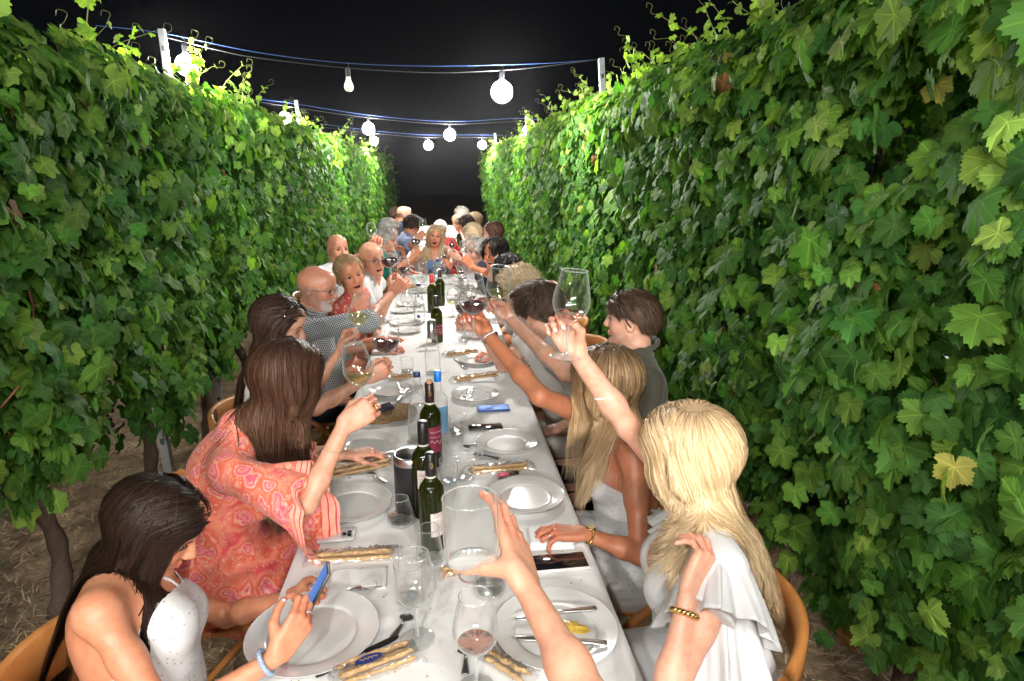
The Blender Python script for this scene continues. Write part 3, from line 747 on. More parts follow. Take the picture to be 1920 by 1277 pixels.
def strip(P, name, pts, width, mat, thick=.003, lift=.003, parent=None, up=None):
    """flat band following points (a strap, a watch strap)"""
    c = catmull(pts, 6); mb = MB(); t = np.gradient(c, axis=0); t /= np.linalg.norm(t, axis=1)[:, None]
    body = [q for q in P['pr'] if not q.get('sub')]
    d = field(body, c); g = grad(body, c); c = c + g * (lift - d)[:, None]
    g = g if up is None else np.tile(nrm(up), (len(c), 1)); sd = np.cross(t, g); sd /= np.linalg.norm(sd, axis=1)[:, None] + 1e-9
    V_, F_ = [], []
    for i in range(len(c)):
        for a, b in ((-.5, 0), (-.4, 1), (.4, 1), (.5, 0)): V_.append(c[i] + sd[i] * a * width + g[i] * (b * thick))
    for i in range(len(c) - 1):
        for j in range(4): k = (j + 1) % 4; F_.append((i * 4 + j, i * 4 + k, i * 4 + 4 + k, i * 4 + 4 + j))
    F_.append((0, 1, 2, 3)); F_.append(tuple((len(c) - 1) * 4 + j for j in (3, 2, 1, 0)))
    return mesh_obj(name, V_, F_, mat, parent or P['root'])
def band(P, sd, name, mat, at=.0, r=.024, tube=.003, beads=0, label=None, on='farm', tilt=0.0, flatn=.85):
    """ring round the forearm at a distance `at` above the wrist"""
    wr, X, T, Nn, hs_ = P['hf' + sd]; el = P['el' + sd]; ax = nrm(wr - el); c = wr - ax * at; a_ = orth(T, ax); b_ = np.cross(ax, a_)
    ax2 = ax + a_ * tilt
    mb = MB(); n = 32; ring = []
    for i in range(n + 1):
        a = 2 * math.pi * i / n; d = a_ * math.cos(a) + b_ * math.sin(a) * flatn; ring.append(c + d * r - ax * (math.cos(a) * tilt * r))
    if beads:
        for i in range(beads):
            a = 2 * math.pi * i / beads; d = a_ * math.cos(a) + b_ * math.sin(a) * flatn; k = c + d * r - ax * (math.cos(a) * tilt * r)
            v, f = lathe_geo([(0, -1), (.7, -.7), (1, 0), (.7, .7), (0, 1)], 8); mb.add(np.array(v) * tube + k, f)
    else: mb.tube(ring, tube, 8, False)
    o = mb.build(name, mat, P['root'])
    return o
def finger_ring(P, sd, fi, mat, r=.0102, tb=.0016):
    n_ = [q for q in P['pr'] if q['t'] == 'hand' + sd and q['k'] == 'cone'][5 + fi * 3]
    c = n_['a'] * .55 + n_['b'] * .45; ax = nrm(n_['b'] - n_['a']); R = frame(None, ax); mb = MB()
    mb.tube([c + R @ V(math.cos(a) * r, math.sin(a) * r, 0) for a in np.linspace(0, 2 * math.pi, 17)], tb, 6, False); mb.build('finger_ring', mat, P['root'])
def spectacles(P, mat, lens=True, sun=False, up=0.0, back=0.0):
    """glasses on the nose, or pushed up on the hair"""
    hh = P['hh']; r = empty('glasses', tuple(hh(.1, 0, 0))); r.parent = P['root']; r.matrix_parent_inverse = xf(P['root']).inverted()
    mb = MB(); z0 = .004 + up; x0 = .100 - back
    ml = MB()
    for sg in (1, -1):
        c = V(x0, sg * .033, z0); ring = []
        for a in np.linspace(0, 2 * math.pi, 17): ring.append(hh(c[0] - abs(math.cos(a)) * .004 * (1 if math.cos(a) * sg > 0 else 0) * 2, c[1] + .025 * math.cos(a), c[2] + .018 * math.sin(a)))
        if sun: ml.add(ring[:-1], [tuple(range(16))])
        mb.tube(ring, .0016 * P['hs'], 6, False)
        ml.add([p_ for p_ in ring[:-1]], [tuple(range(16))]) if not sun else None
        if not sun: mb.tube([hh(x0 - .008, sg * .058, z0 + .006), hh(.05 - back, sg * .078, z0 + .004), hh(-.01 - back * .6, sg * .084, z0 + (.0 if not up else -.03)), hh(-.025 - back * .6, sg * .083, z0 - .012 - (.03 if up else 0))], .0014 * P['hs'], 6)
        else: mb.tube([hh(x0 - .008, sg * .060, z0 + .004), hh(x0 - .02, sg * .085, z0 - .010), hh(.030, sg * .097, z0 - .045), hh(.004, sg * .096, .012), hh(-.016, sg * .090, -.012)], .0028 * P['hs'], 6)
    mb.tube([hh(x0, -.009, z0 + .004), hh(x0 + .003, 0, z0 + .007), hh(x0, .009, z0 + .004)], .0014 * P['hs'], 6)
    mb.build('frame', mat, P['root']); ml.build('lens', plain('dark_lens', (.01, .01, .012), .08, coat=1) if sun else thin_glass('lens_glass', (1, 1, 1), .5), P['root'], smooth=False)
    bpy.data.objects.remove(r)
def earring(P, sg, mat):
    mb = MB(); v, f = lathe_geo([(0, -1), (.7, -.7), (1, 0), (.7, .7), (0, 1)], 8); mb.add(np.array(v) * .006 + P['hh'](-.006, sg * .084, -.042), f); mb.build('earring', mat, P['root'])

# ------------------------------------------------------------------ ground
def ground():
    m, nt, p = new_mat("dry_soil")
    f1 = noise(nt, 1.3, 6, .6); f2 = noise(nt, 38, 6, .7, dist=1.2); f3 = noise(nt, 9, 4)
    c = ramp(nt, f2, [(.30, (.20, .13, .075)), (.5, (.42, .285, .165)), (.70, (.62, .45, .28))])
    c = mixc(nt, ramp(nt, f3, [(.4, 0.0), (.65, 1.0)]), c, mixc(nt, f2, (.16, .10, .06), (.36, .25, .145)))
    c = mixc(nt, ramp(nt, f1, [(.58, 0.0), (.68, .5)]), c, (.055, .085, .022))
    L(nt, c, p.inputs["Base Color"]); p.inputs["Roughness"].default_value = .95; bump(nt, f2, .9, .03, p)
    n = 140; xs = np.linspace(-60, 60, n); g = np.stack(np.meshgrid(np.sign(xs) * np.abs(xs / 60) ** 2.2 * 60, np.sign(xs) * np.abs(xs / 60) ** 2.2 * 60 + 4, indexing='ij'), -1).reshape(-1, 2)
    z = .012 * value_noise(np.c_[g, g[:, :1] * 0], 3.0, 4) + .006 * value_noise(np.c_[g, g[:, :1] * 0], 11, 5) - .012
    i = np.arange(n - 1)[:, None] * n + np.arange(n - 1)[None]; i = i.ravel()
    tag(mesh_obj("ground", np.c_[g, z], np.stack([i, i + n, i + n + 1, i + 1], 1), m), kind="structure")
    # straw and dry grass
    rs = np.random.RandomState(5); k = 26000
    side = rs.rand(k) < .6; x = np.where(side, -rs.uniform(.75, 2.9, k), rs.uniform(.85, 2.6, k)); y = .8 + 6.5 * rs.rand(k) ** 1.4
    ln = rs.uniform(.025, .10, k); a = rs.rand(k) * 6.28; tl = rs.normal(size=k) * .18 + .1; wd = rs.uniform(.0012, .0032, k)
    P0 = np.stack([x, y, np.full(k, .004)], 1); d = np.stack([np.cos(a) * np.cos(tl), np.sin(a) * np.cos(tl), np.sin(np.abs(tl))], 1); s = np.stack([-np.sin(a), np.cos(a), np.zeros(k)], 1)
    bend = rs.normal(size=k)[:, None] * .2
    pts = [P0 - s * wd[:, None], P0 + s * wd[:, None], P0 + d * ln[:, None] * .5 + s * (wd[:, None] + bend * ln[:, None] * .3), P0 + d * ln[:, None] * .5 - s * (wd[:, None] - bend * ln[:, None] * .3), P0 + d * ln[:, None] + V(0, 0, 0)]
    vv = np.stack(pts, 1).reshape(-1, 3); b = np.arange(k)[:, None] * 5
    fq = (b + np.array([[0, 1, 2, 3]])); ft = (b + np.array([[3, 2, 4, 4]]))
    F_ = [tuple(q) for q in fq] + [tuple(q[:3]) for q in ft]
    cc = V(.58, .43, .25) * rs.uniform(.45, 1.25, k)[:, None]; g_ = rs.rand(k) < .05; cc[g_] = V(.10, .20, .05)
    m, nt, p = new_mat("straw"); at = N(nt, "ShaderNodeAttribute"); at.attribute_name = "Col"; L(nt, at.outputs["Color"], p.inputs["Base Color"]); p.inputs["Roughness"].default_value = .8
    tag(mesh_obj("straw", vv, F_, m, smooth=False, colors=np.repeat(cc, 5, 0)), "dry straw and dead grass strewn over the bare soil", "straw", kind="stuff")
ground()

# ------------------------------------------------------------------ grape vines
def leaf_mats():
    m, nt, p = new_mat("vine_leaf"); nt.nodes.remove(p); out = nt.nodes["Material Output"]
    at = N(nt, "ShaderNodeAttribute"); at.attribute_name = "Col"
    u = N(nt, "ShaderNodeUVMap"); s = N(nt, "ShaderNodeSeparateXYZ"); L(nt, u.outputs[0], s.inputs[0]); x, y = s.outputs[0], s.outputs[1]
    best = None
    for a in (90, 38, 142, -18, 198):
        ca, sa = math.cos(math.radians(a)), math.sin(math.radians(a))
        dn = math_node(nt, 'ABSOLUTE', math_node(nt, 'SUBTRACT', math_node(nt, 'MULTIPLY', x, sa), math_node(nt, 'MULTIPLY', y, ca)))
        al = math_node(nt, 'ADD', math_node(nt, 'MULTIPLY', x, ca), math_node(nt, 'MULTIPLY', y, sa))
        dn = math_node(nt, 'ADD', dn, math_node(nt, 'MULTIPLY', math_node(nt, 'LESS_THAN', al, 0.0), 1.0))
        dn = math_node(nt, 'ADD', dn, math_node(nt, 'MULTIPLY', math_node(nt, 'MAXIMUM', al, 0.0), .012))
        # side veins leave the main vein like feathers
        fe = math_node(nt, 'ABSOLUTE', math_node(nt, 'SINE', math_node(nt, 'MULTIPLY', math_node(nt, 'SUBTRACT', al, math_node(nt, 'MULTIPLY', dn, 1.1)), 17.0)))
        fe = math_node(nt, 'ADD', math_node(nt, 'MULTIPLY', fe, .16), math_node(nt, 'MULTIPLY', dn, .35))
        dn = math_node(nt, 'MINIMUM', dn, math_node(nt, 'ADD', fe, .012))
        best = dn if best is None else math_node(nt, 'MINIMUM', best, dn)
    vein = ramp(nt, best, [(.008, 1.0), (.034, 0.0)])
    base = mixc(nt, noise(nt, 26, 4), at.outputs["Color"], (1.25, 1.2, .95), 'MULTIPLY'); base = mixc(nt, .5, at.outputs["Color"], base)
    vc = mixc(nt, 1.0, base, (2.1, 1.75, 1.6), 'MULTIPLY'); col = mixc(nt, math_node(nt, 'MULTIPLY', vein, .75), base, vc)
    bf = N(nt, "ShaderNodeNewGeometry"); col2 = mixc(nt, bf.outputs["Backfacing"], col, mixc(nt, .45, col, (.13, .20, .075)))
    df = N(nt, "ShaderNodeBsdfPrincipled"); L(nt, col2, df.inputs["Base Color"]); df.inputs["Roughness"].default_value = .6; df.inputs["Specular IOR Level"].default_value = .14
    hb = math_node(nt, 'ADD', math_node(nt, 'MULTIPLY', vein, -.6), math_node(nt, 'MULTIPLY', noise(nt, 110, 3), .8)); bump(nt, hb, .5, .004, df)
    tr = N(nt, "ShaderNodeBsdfTranslucent"); L(nt, mixc(nt, 1.0, col, (1.5, 1.9, .45), 'MULTIPLY'), tr.inputs[0])
    mx = N(nt, "ShaderNodeMixShader"); mx.inputs[0].default_value = .37; L(nt, df.outputs[0], mx.inputs[1]); L(nt, tr.outputs[0], mx.inputs[2]); L(nt, mx.outputs[0], out.inputs["Surface"])
    return m
LEAF = leaf_mats()
BARK = plain("vine_bark", (.085, .055, .038), .95, var=.5, vs=60, bmp=1.0, bs=90)
CANE = plain("vine_cane", (.26, .105, .045), .6, var=.35, vs=40)
SHOOT = plain("green_shoot", (.24, .26, .07), .5, var=.3, vs=40)
GRAPE = plain("dark_grape", (.028, .012, .030), .35, var=.4, vs=80, coat=.2)
GRAPE_G = plain("green_grape", (.20, .24, .06), .35, var=.3, vs=80)

def leaf_tpl(hi, rs):
    """outline of a five-lobed leaf, base at the origin, tip at +y, size about 1"""
    keys = [(-88, .14), (-78, .42), (-56, .60), (-34, .70), (-18, .76), (-4, .66), (9, .56 + .14 * rs.rand()), (20, .72), (33, .84), (42, .87), (53, .80), (64, .60 + .14 * rs.rand()), (73, .80), (83, .93), (90, 1.00)]
    keys = [(a, r * (1 + .05 * rs.randn())) for a, r in keys]
    A = [k[0] for k in keys]; Rr = [k[1] for k in keys]
    n = 35 if hi == 2 else (15 if hi == 1 else 8)
    if hi == 2: an = np.linspace(-88, 90, n)
    elif hi == 1: an = np.array([-88, -70, -45, -18, -4, 10, 24, 42, 54, 66, 76, 84, 90])
    else: an = np.array([-80, -20, 10, 42, 66, 90])
    r = np.interp(an, A, Rr)
    if hi == 2: r = r * (1 + .06 * np.where(np.arange(len(an)) % 2 == 0, 1, -1)) 
    right = np.stack([np.cos(np.radians(an)) * r, np.sin(np.radians(an)) * r], 1); left = right[:-1][::-1] * V(-1, 1)
    return np.concatenate([right, left])
def leaf_geo(hi, rs, curl):
    o = leaf_tpl(hi, rs); n = len(o)
    def zc(xy):
        r = np.hypot(xy[:, 0], xy[:, 1]); th = np.arctan2(xy[:, 1], xy[:, 0])
        return -curl * r ** 2 * .35 + .05 * np.cos(5 * th + .8) * r + .03 * np.sin(9 * th + 3 * r) * r - abs(xy[:, 0]) * 0 + (.10 * np.abs(xy[:, 0]) if hi else 0)
    if hi == 0:
        v = np.concatenate([[[0, 0]], o]); z = zc(v); f = [(0, 1 + i, 1 + (i + 1) % n) for i in range(n - 1)]
        return np.c_[v, z], np.array(f), v
    mid = o * (.5 + .06 * np.sin(np.arange(n) * 1.7))[:, None]; v = np.concatenate([[[0, 0]], mid, o]); z = zc(v); f = []
    for i in range(n - 1):
        f.append((0, 1 + i, 2 + i)); f.append((1 + i, 1 + n + i, 2 + n + i)); f.append((1 + i, 2 + n + i, 2 + i))
    return np.c_[v, z], np.array(f), v
def leaves_mesh(name, pos, nrmv, tip, size, col, hi, parent, seed=0, chunks=6):
    rs = np.random.RandomState(seed); VV, FF, UU, CC = [], [], [], []; b = 0
    grp = rs.randint(0, chunks, len(pos))
    for g in range(chunks):
        m = grp == g; k = m.sum()
        if not k: continue
        tv, tf, uv = leaf_geo(hi, rs, rs.uniform(.2, 1.1))
        z = nrmv[m]; z = z / np.linalg.norm(z, axis=1)[:, None]; y = tip[m]; y = y - z * (y * z).sum(1)[:, None]; y /= np.linalg.norm(y, axis=1)[:, None] + 1e-9; x = np.cross(y, z)
        s = size[m][:, None, None]
        w_ = pos[m][:, None] + s * (tv[None, :, 0:1] * x[:, None] * rs.uniform(.85, 1.1, k)[:, None, None] + tv[None, :, 1:2] * y[:, None] + tv[None, :, 2:3] * z[:, None])
        VV.append(w_.reshape(-1, 3)); FF.append((tf[None] + (b + np.arange(k) * len(tv))[:, None, None]).reshape(-1, 3)); UU.append(np.tile(uv, (k, 1))); CC.append(np.repeat(col[m], len(tv), 0)); b += k * len(tv)
    return mesh_obj(name, np.concatenate(VV), np.concatenate(FF), LEAF, parent, colors=np.concatenate(CC), uv=np.concatenate(UU))
G1, G2, G3, G4 = V(.066, .163, .030), V(.105, .212, .036), V(.20, .33, .065), V(.050, .135, .032)
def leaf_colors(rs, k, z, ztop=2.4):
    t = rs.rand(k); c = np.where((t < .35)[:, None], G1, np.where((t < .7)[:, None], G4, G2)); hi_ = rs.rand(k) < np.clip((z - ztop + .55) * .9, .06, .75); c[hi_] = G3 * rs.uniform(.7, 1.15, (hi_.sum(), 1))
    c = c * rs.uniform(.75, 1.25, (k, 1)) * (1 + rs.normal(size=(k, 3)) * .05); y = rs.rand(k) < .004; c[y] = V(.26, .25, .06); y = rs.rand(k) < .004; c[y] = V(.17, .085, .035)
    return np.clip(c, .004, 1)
def vine(x0, y0, side, near, label, seed, W=.95, zb=.62, lean=0.0, grapes=2, dens=1.0, top=2.38, shoots=2):
    """one plant of the trellised row; side=+1 when the aisle lies towards +x of the row"""
    rs = np.random.RandomState(seed); root = empty("grape_vine", (x0, y0, 0)); tag(root, label, "grape vine", "grape vines trained in two rows along the table")
    hi = (0, 1, 2)[near]; k = int((2100, 2500, 2500)[near] * dens)
    n1 = int(k * .62); n2 = int(k * .16); n3 = k - n1 - n2
    y = y0 + rs.uniform(-.56, .56, k) * W; z = zb + (top - zb) * rs.rand(k) ** .92
    z += .10 * np.sin(y * 5 + seed) * (z < zb + .4)
    P3_ = np.stack([y * 0, y, z], 1); half = .29 + .10 * value_noise(P3_, 5.5, 77) + .07 * value_noise(P3_, 13, 78) - .10 * np.clip((z - 2.15) / .3, 0, 1) - .06 * np.clip((1.0 - z) / .4, 0, 1)
    t = np.concatenate([np.ones(n1), -np.ones(n2), rs.uniform(-.8, .8, n3)])
    x = x0 + lean * (z - .9) + side * t * half + rs.normal(size=k) * .05
    gap = (value_noise(P3_ * V(1, 1, 1) + V(side, 0, 0), 9, 79) > .34) & (rs.rand(k) < .8) & (z < top - .3); x[gap] = x0 + rs.uniform(-.1, .1, gap.sum())
    pos = np.stack([x, y, z], 1)
    face = np.where(t < -.5, -1.0, 1.0) * side
    nv = np.stack([face * (1.0 + 0 * x), rs.normal(size=k) * .50, .35 + rs.normal(size=k) * .42], 1)
    nv[n1 + n2:] += rs.normal(size=(n3, 3)) * .7
    topm = z > top - .16; nv[topm, 2] += rs.uniform(0, 1.4, topm.sum())
    tip = np.stack([face * .25 + rs.normal(size=k) * .3, rs.normal(size=k) * .55, -1.0 + rs.normal(size=k) * .35], 1)
    sz = rs.uniform(.034, .070, k) * (1.06 if near < 2 else 1.0); sz[rs.rand(k) < .18] *= 1.35; sz[topm] *= .8
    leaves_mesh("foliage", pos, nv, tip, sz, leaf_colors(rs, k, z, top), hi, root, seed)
    # trunk and cordon
    tr = MB(); bx = rs.normal() * .04; pts = catmull([(x0 + bx, y0, -.02), (x0 + bx * .2 + rs.normal() * .03, y0 + .03, .3), (x0 - bx, y0 - .02, .62), (x0, y0 + .06, .86), (x0 + lean * .1, y0 + .28, .92), (x0, y0 + .52, .93)], 7)
    rr = np.interp(np.linspace(0, 1, len(pts)), [0, .1, .35, .6, 1], [.052, .038, .030, .024, .014]) * (1 + .14 * np.sin(np.arange(len(pts)) * 1.9 + seed)); tr.tube(pts, rr, 10 if near else 6); tr.build("trunk", BARK, root)
    if near or seed % 2 == 0:
        for i in range(7 if near == 2 else 4):
            yy = y0 + rs.uniform(-.5, .5) * W; pts = catmull([(x0 + rs.normal() * .05, yy, .9), (x0 + side * .08 + rs.normal() * .08, yy + rs.normal() * .08, 1.35), (x0 + side * .1 + rs.normal() * .1, yy + rs.normal() * .1, 1.9), (x0 + lean * 1.2 + rs.normal() * .1, yy + rs.normal() * .12, top)], 5)
            c = MB(); c.tube(pts, np.linspace(.0055, .003, len(pts)), 6); c.build("cane", CANE, root)
        if near == 2:
            for i in range(6):
                yy = y0 + rs.uniform(-.5, .5) * W; c = MB(); c.tube(catmull([(x0 + side * .06, yy, .62 + rs.rand() * .2), (x0 + side * .18, yy + rs.normal() * .15, .8 + rs.rand() * .2), (x0 + side * (.30 + rs.rand() * .06), yy + rs.normal() * .25, .95 + rs.rand() * .5)], 6), .0032, 6); c.build("cane", CANE, root)
    for i in range(shoots):
        yy = y0 + rs.uniform(-.45, .45); h = rs.uniform(.05, .30); xb = x0 + lean * 1.4 + rs.normal() * .14; b = V(xb, yy, top - .12); e = b + V(side * rs.uniform(-.05, .3), rs.normal() * .14, h + .1); c = catmull([b, b + (e - b) * .5 + V(rs.normal() * .04, rs.normal() * .04, .03), e], 7)
        s = MB(); s.tube(c, np.linspace(.003, .0013, len(c)), 5)
        td = e + V(side * .05, rs.normal() * .05, .01); cu = [e, td, td + V(.01, .01, .035), td + V(-.02, 0, .045), td + V(-.025, -.01, .02)]; s.tube(catmull(cu, 4), .0009, 4)
        q = s.build("shoot", SHOOT, root); k2 = 9; ii = np.linspace(2, len(c) - 1, k2).astype(int); ps = c[ii] + rs.normal(size=(k2, 3)) * .02
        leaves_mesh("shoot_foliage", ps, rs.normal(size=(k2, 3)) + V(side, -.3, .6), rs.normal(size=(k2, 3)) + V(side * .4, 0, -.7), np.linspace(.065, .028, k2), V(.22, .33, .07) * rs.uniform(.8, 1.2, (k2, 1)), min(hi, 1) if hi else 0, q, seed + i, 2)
    for i in range(grapes):
        c = V(x0 + side * rs.uniform(.02, .22), y0 + rs.uniform(-.4, .4), rs.uniform(.66, .86)); g = MB(); v, f = lathe_geo([(0, -1), (.6, -.8), (.95, -.3), (.95, .3), (.6, .8), (0, 1)], 7)
        for j in range(46):
            a = rs.rand() * 6.28; hh_ = rs.rand(); rr = (.035 * (1 - hh_ ** 2 * .75)) * rs.rand() ** .4; g.add(np.array(v) * .0085 + c + V(math.cos(a) * rr, math.sin(a) * rr, -hh_ * .13), f)
        g.build("grape_bunch", GRAPE if rs.rand() < .75 else GRAPE_G, root)
    return root
LX, RX = -1.66, 1.50
def row_labels(i, side):
    w_ = "left" if side > 0 else "right"
    order = ["nearest", "second", "third", "fourth", "fifth", "sixth", "seventh", "eighth", "ninth", "tenth", "eleventh", "twelfth", "thirteenth", "fourteenth", "fifteenth", "sixteenth", "seventeenth", "eighteenth", "nineteenth", "twentieth", "twenty-first", "twenty-second", "twenty-third"][i]
    return "leafy green grape vine, %s along the %s row from the camera" % (order, w_)
for i in range(22):
    y = .72 + .92 * i; near = 2 if i < 2 else (1 if i < 6 else 0)
    vine(LX, y if i != 1 else y + .08, 1, near, row_labels(i, 1), 11 + i, lean=-.04, zb=(.80, .86, .80)[i] if i < 3 else .64, grapes=1 if i < 4 else 0, dens=1.05 if i < 6 else .75, shoots=6 if i < 6 else 3, top=2.36)
for i in range(18):
    y = .72 + .92 * i; near = 2 if i < 3 else (1 if i < 6 else 0)
    vine(RX, y, -1, near, row_labels(i, -1), 51 + i, lean=-.05, zb=.40 if i < 3 else .55, grapes=4 if i < 3 else 1, dens=1.12 if i < 6 else .75, shoots=8 if i < 6 else 4, top=2.38 if i else 2.48)
# ------------------------------------------------------------------ trellis posts, wires, lights
STEEL = plain("galvanised_steel", (.42, .44, .46), .42, metal=.75, var=.2, vs=60)
def post(base, top, label):
    r = empty("trellis_post", base); tag(r, label, "post", "galvanised posts of the vine trellis"); b, t = V(*base), V(*top); d = nrm(t - b); R = frame((1, 0, 0), d); Lh = np.linalg.norm(t - b)
    m = MB()
    for c, s in (((-.018, 0), (.0035, .036)), ((.018, 0), (.0035, .036)), ((0, -.0165), (.0325, .0035))): m.box(b + R @ V(c[0], c[1], Lh / 2), (s[0], s[1], Lh), R)
    m.build("channel", STEEL, r, smooth=False)
    h = MB()
    for k in range(9): h.box(b + R @ V(0, -.0188, Lh - .12 - k * .22), (.018, .0025, .03), R)
    h.build("hook_slot", plain("slot_dark", (.05, .05, .055), .6), r, smooth=False)
    return r
LT = [(-1.778, 4.800, 2.732), (-1.834, 9.200, 2.765), (-2.294, 13.600, 2.716)]; RT = [(1.171, 4.800, 2.610), (1.224, 9.200, 2.601), (1.166, 13.600, 2.640)]
for i in range(3):
    o_ = ("nearest the camera", "halfway down", "far down")[i]
    post((LX - .06, LT[i][1], 0), LT[i], "steel trellis post at the left vine row, %s the lit aisle" % o_); post((RX - .1, RT[i][1], 0), RT[i], "steel trellis post at the right vine row, %s the lit aisle" % o_)
post((-1.52, 4.35, 0), (-1.62, 4.35, 2.2), "leaning steel post behind the woman with sunglasses on her hair")
post((-1.36, 3.1, 0), (-1.40, 3.1, 1.1), "short thin steel stake behind the woman in pink paisley")
wm = STEEL
for j, (xx, side) in enumerate(((LX, 'left'), (RX, 'right'))):
    for k, z in enumerate((.92, 1.35, 1.85)):
        m = MB(); m.tube([(xx + .02, -1, z), (xx + .02, 4.8, z - .01), (xx + .02, 15, z)], .0016, 5); tag(m.build("trellis_wire", wm), "%s trellis wire running inside the %s vine row" % (("low", "middle", "high")[k], side), "wire", "trellis wires inside the vine rows")
BLUE = plain("blue_cord", (.06, .13, .42), .5); BLACK = plain("black_cable", (.025, .025, .028), .5)
SOCK = plain("bulb_socket", (.03, .03, .035), .5)
BULB_ON = emit("lit_bulb", (1.0, .97, .93), BULB_POWER)
def bulb_unlit():
    m, nt, p = new_mat("frosted_bulb"); p.inputs["Base Color"].default_value = (.82, .80, .74, 1); p.inputs["Roughness"].default_value = .18; p.inputs["Subsurface Weight"].default_value = .3; p.inputs["Subsurface Scale"].default_value = .02; return m
BULB_OFF = bulb_unlit()
def hanging(p, name, z_drop, lit=True, label='', r=.047):
    """socket and bulb hanging under the black cable"""
    root = empty("light_bulb", p); tag(root, label, "light bulb", "bulbs of the festoon lights over the table")
    c = V(*p); s = MB(); s.lathe([(0, .0), (.013, 0), (.017, -.012), (.017, -.055), (.019, -.058), (.0, -.058)], 14, c); s.tube(catmull([c + V(0, 0, -.002), c + V(.008, 0, .02), c + V(0, 0, .035), c + V(-.008, 0, .03)], 4), .0018, 5); s.build("socket", SOCK, root)
    b = MB(); b.lathe([(.013, -.056), (.015, -.062)] + ([(r * math.sin(a), -.064 - r * (1 - math.cos(a))) for a in np.linspace(.45, math.pi - .001, 12)] if lit else [(r * .6, -.085), (r * .9, -.085 - r * .6), (r, -.085 - r * 1.2), (r * .85, -.085 - r * 1.8), (r * .5, -.085 - r * 2.1), (0, -.085 - r * 2.2)]), 20, c); b.build("globe", BULB_ON if lit else BULB_OFF, root)
    return root
def cord(name, pts, r, mat, label, cat, sag=.0, group=None):
    a = np.array(pts, float); m = MB(); m.tube(catmull(a, 8), r, 6); return tag(m.build(name, mat), label, cat, group)
cord("blue_cord", [(-2.226, 4.900, 2.765), (-1.781, 4.800, 2.709), (-1.193, 4.800, 2.604), (-0.619, 4.800, 2.547), (-0.060, 4.800, 2.537), (0.463, 4.800, 2.553), (0.838, 4.800, 2.573), (1.160, 4.800, 2.603)], .0018, BLUE, "thin blue cord strung between the two nearest posts", "cord", group="blue cords holding up the lights")
cord("black_cable", [(-1.783, 4.800, 2.690), (-1.465, 4.800, 2.618), (-1.196, 4.800, 2.570), (-0.621, 4.800, 2.517), (-0.061, 4.800, 2.495), (0.328, 4.800, 2.509), (0.648, 4.800, 2.535), (0.952, 4.800, 2.575), (1.160, 4.800, 2.603)], .0030, BLACK, "sagging black cable carrying the bulbs nearest the camera", "cable", group="black cables of the festoon lights")
cord("blue_cord", [(-2.340, 9.200, 2.778), (-1.838, 9.200, 2.718), (-0.844, 9.200, 2.582), (0.186, 9.200, 2.516), (1.216, 9.200, 2.567), (1.694, 9.200, 2.459)], .0022, BLUE, "thin blue cord across the aisle between the middle posts", "cord", group="blue cords holding up the lights")
cord("black_cable", [(-2.344, 9.200, 2.746), (-1.842, 9.200, 2.672), (-0.846, 9.200, 2.548), (0.185, 9.200, 2.482), (1.217, 9.200, 2.525), (1.695, 9.200, 2.424)], .0032, BLACK, "sagging black cable with bulbs between the middle posts", "cable", group="black cables of the festoon lights")
cord("black_cable", [(-2.292, 13.600, 2.736), (-1.265, 13.600, 2.623), (-0.213, 13.600, 2.549), (0.915, 13.600, 2.555), (2.065, 13.600, 2.521)], .0034, BLACK, "farthest black cable with bulbs across the aisle", "cable", group="black cables of the festoon lights")
cord("blue_cord", [(-2.288, 13.600, 2.796), (-1.262, 13.600, 2.674), (-0.212, 13.600, 2.600), (0.916, 13.600, 2.607), (2.065, 13.600, 2.563)], .0024, BLUE, "farthest blue cord strung across the aisle", "cord", group="blue cords holding up the lights")
hanging((-1.648, 4.800, 2.647), "b", 0, label="glowing bulb beside the nearest left post", r=.068)
hanging((-0.596, 4.800, 2.517), "b", 0, lit=False, label="single unlit milky bulb hanging over the aisle", r=.032)
hanging((0.463, 4.800, 2.514), "b", 0, label="largest glowing bulb hanging over the middle right of the table", r=.074)
hanging((-1.991, 9.200, 2.684), "b", 0, label="glowing bulb beside the second left post", r=.076)
hanging((-0.915, 9.200, 2.554), "b", 0, label="glowing bulb above the left hedge top, upper of a close pair", r=.076)
hanging((0.171, 9.200, 2.481), "b", 0, label="cool glowing bulb in the middle of the second cable", r=.074)
hanging((1.237, 9.300, 2.533), "b", 0, label="small glowing bulb against the second right post", r=.045)
hanging((-1.265, 13.600, 2.623), "b", 0, label="glowing bulb above the left hedge top, lower of a close pair", r=.08)
hanging((-0.181, 13.600, 2.549), "b", 0, label="left glowing bulb of the two in mid aisle on the farthest cable", r=.085)
hanging((0.904, 13.600, 2.555), "b", 0, label="right glowing bulb of the two in mid aisle on the farthest cable", r=.08)
hanging((1.858, 12.500, 2.424), "b", 0, label="small glowing bulb half sunk in the right hedge top", r=.045)
# lights go on over and behind the photographer, rear globes enlarged for even light
for yy, nm in ((-.6, "over the photographer"), (-4.6, "behind the photographer")):
    cord("black_cable", [(-1.9, yy, 2.80), (-.6, yy, 2.62), (.5, yy, 2.60), (1.4, yy, 2.74)], .0042, BLACK, "black cable of lights %s" % nm, "cable", group="black cables of the festoon lights")
    for q, (xx, zz) in enumerate(((-1.30, 2.70), (-.42, 2.61), (.42, 2.60), (1.12, 2.68))):
        hanging((xx, yy, zz), "b", 0, label="glowing bulb %s, %s of four" % (nm, ("first", "second", "third", "last")[q]), r=.053 if yy > -1 else .115)

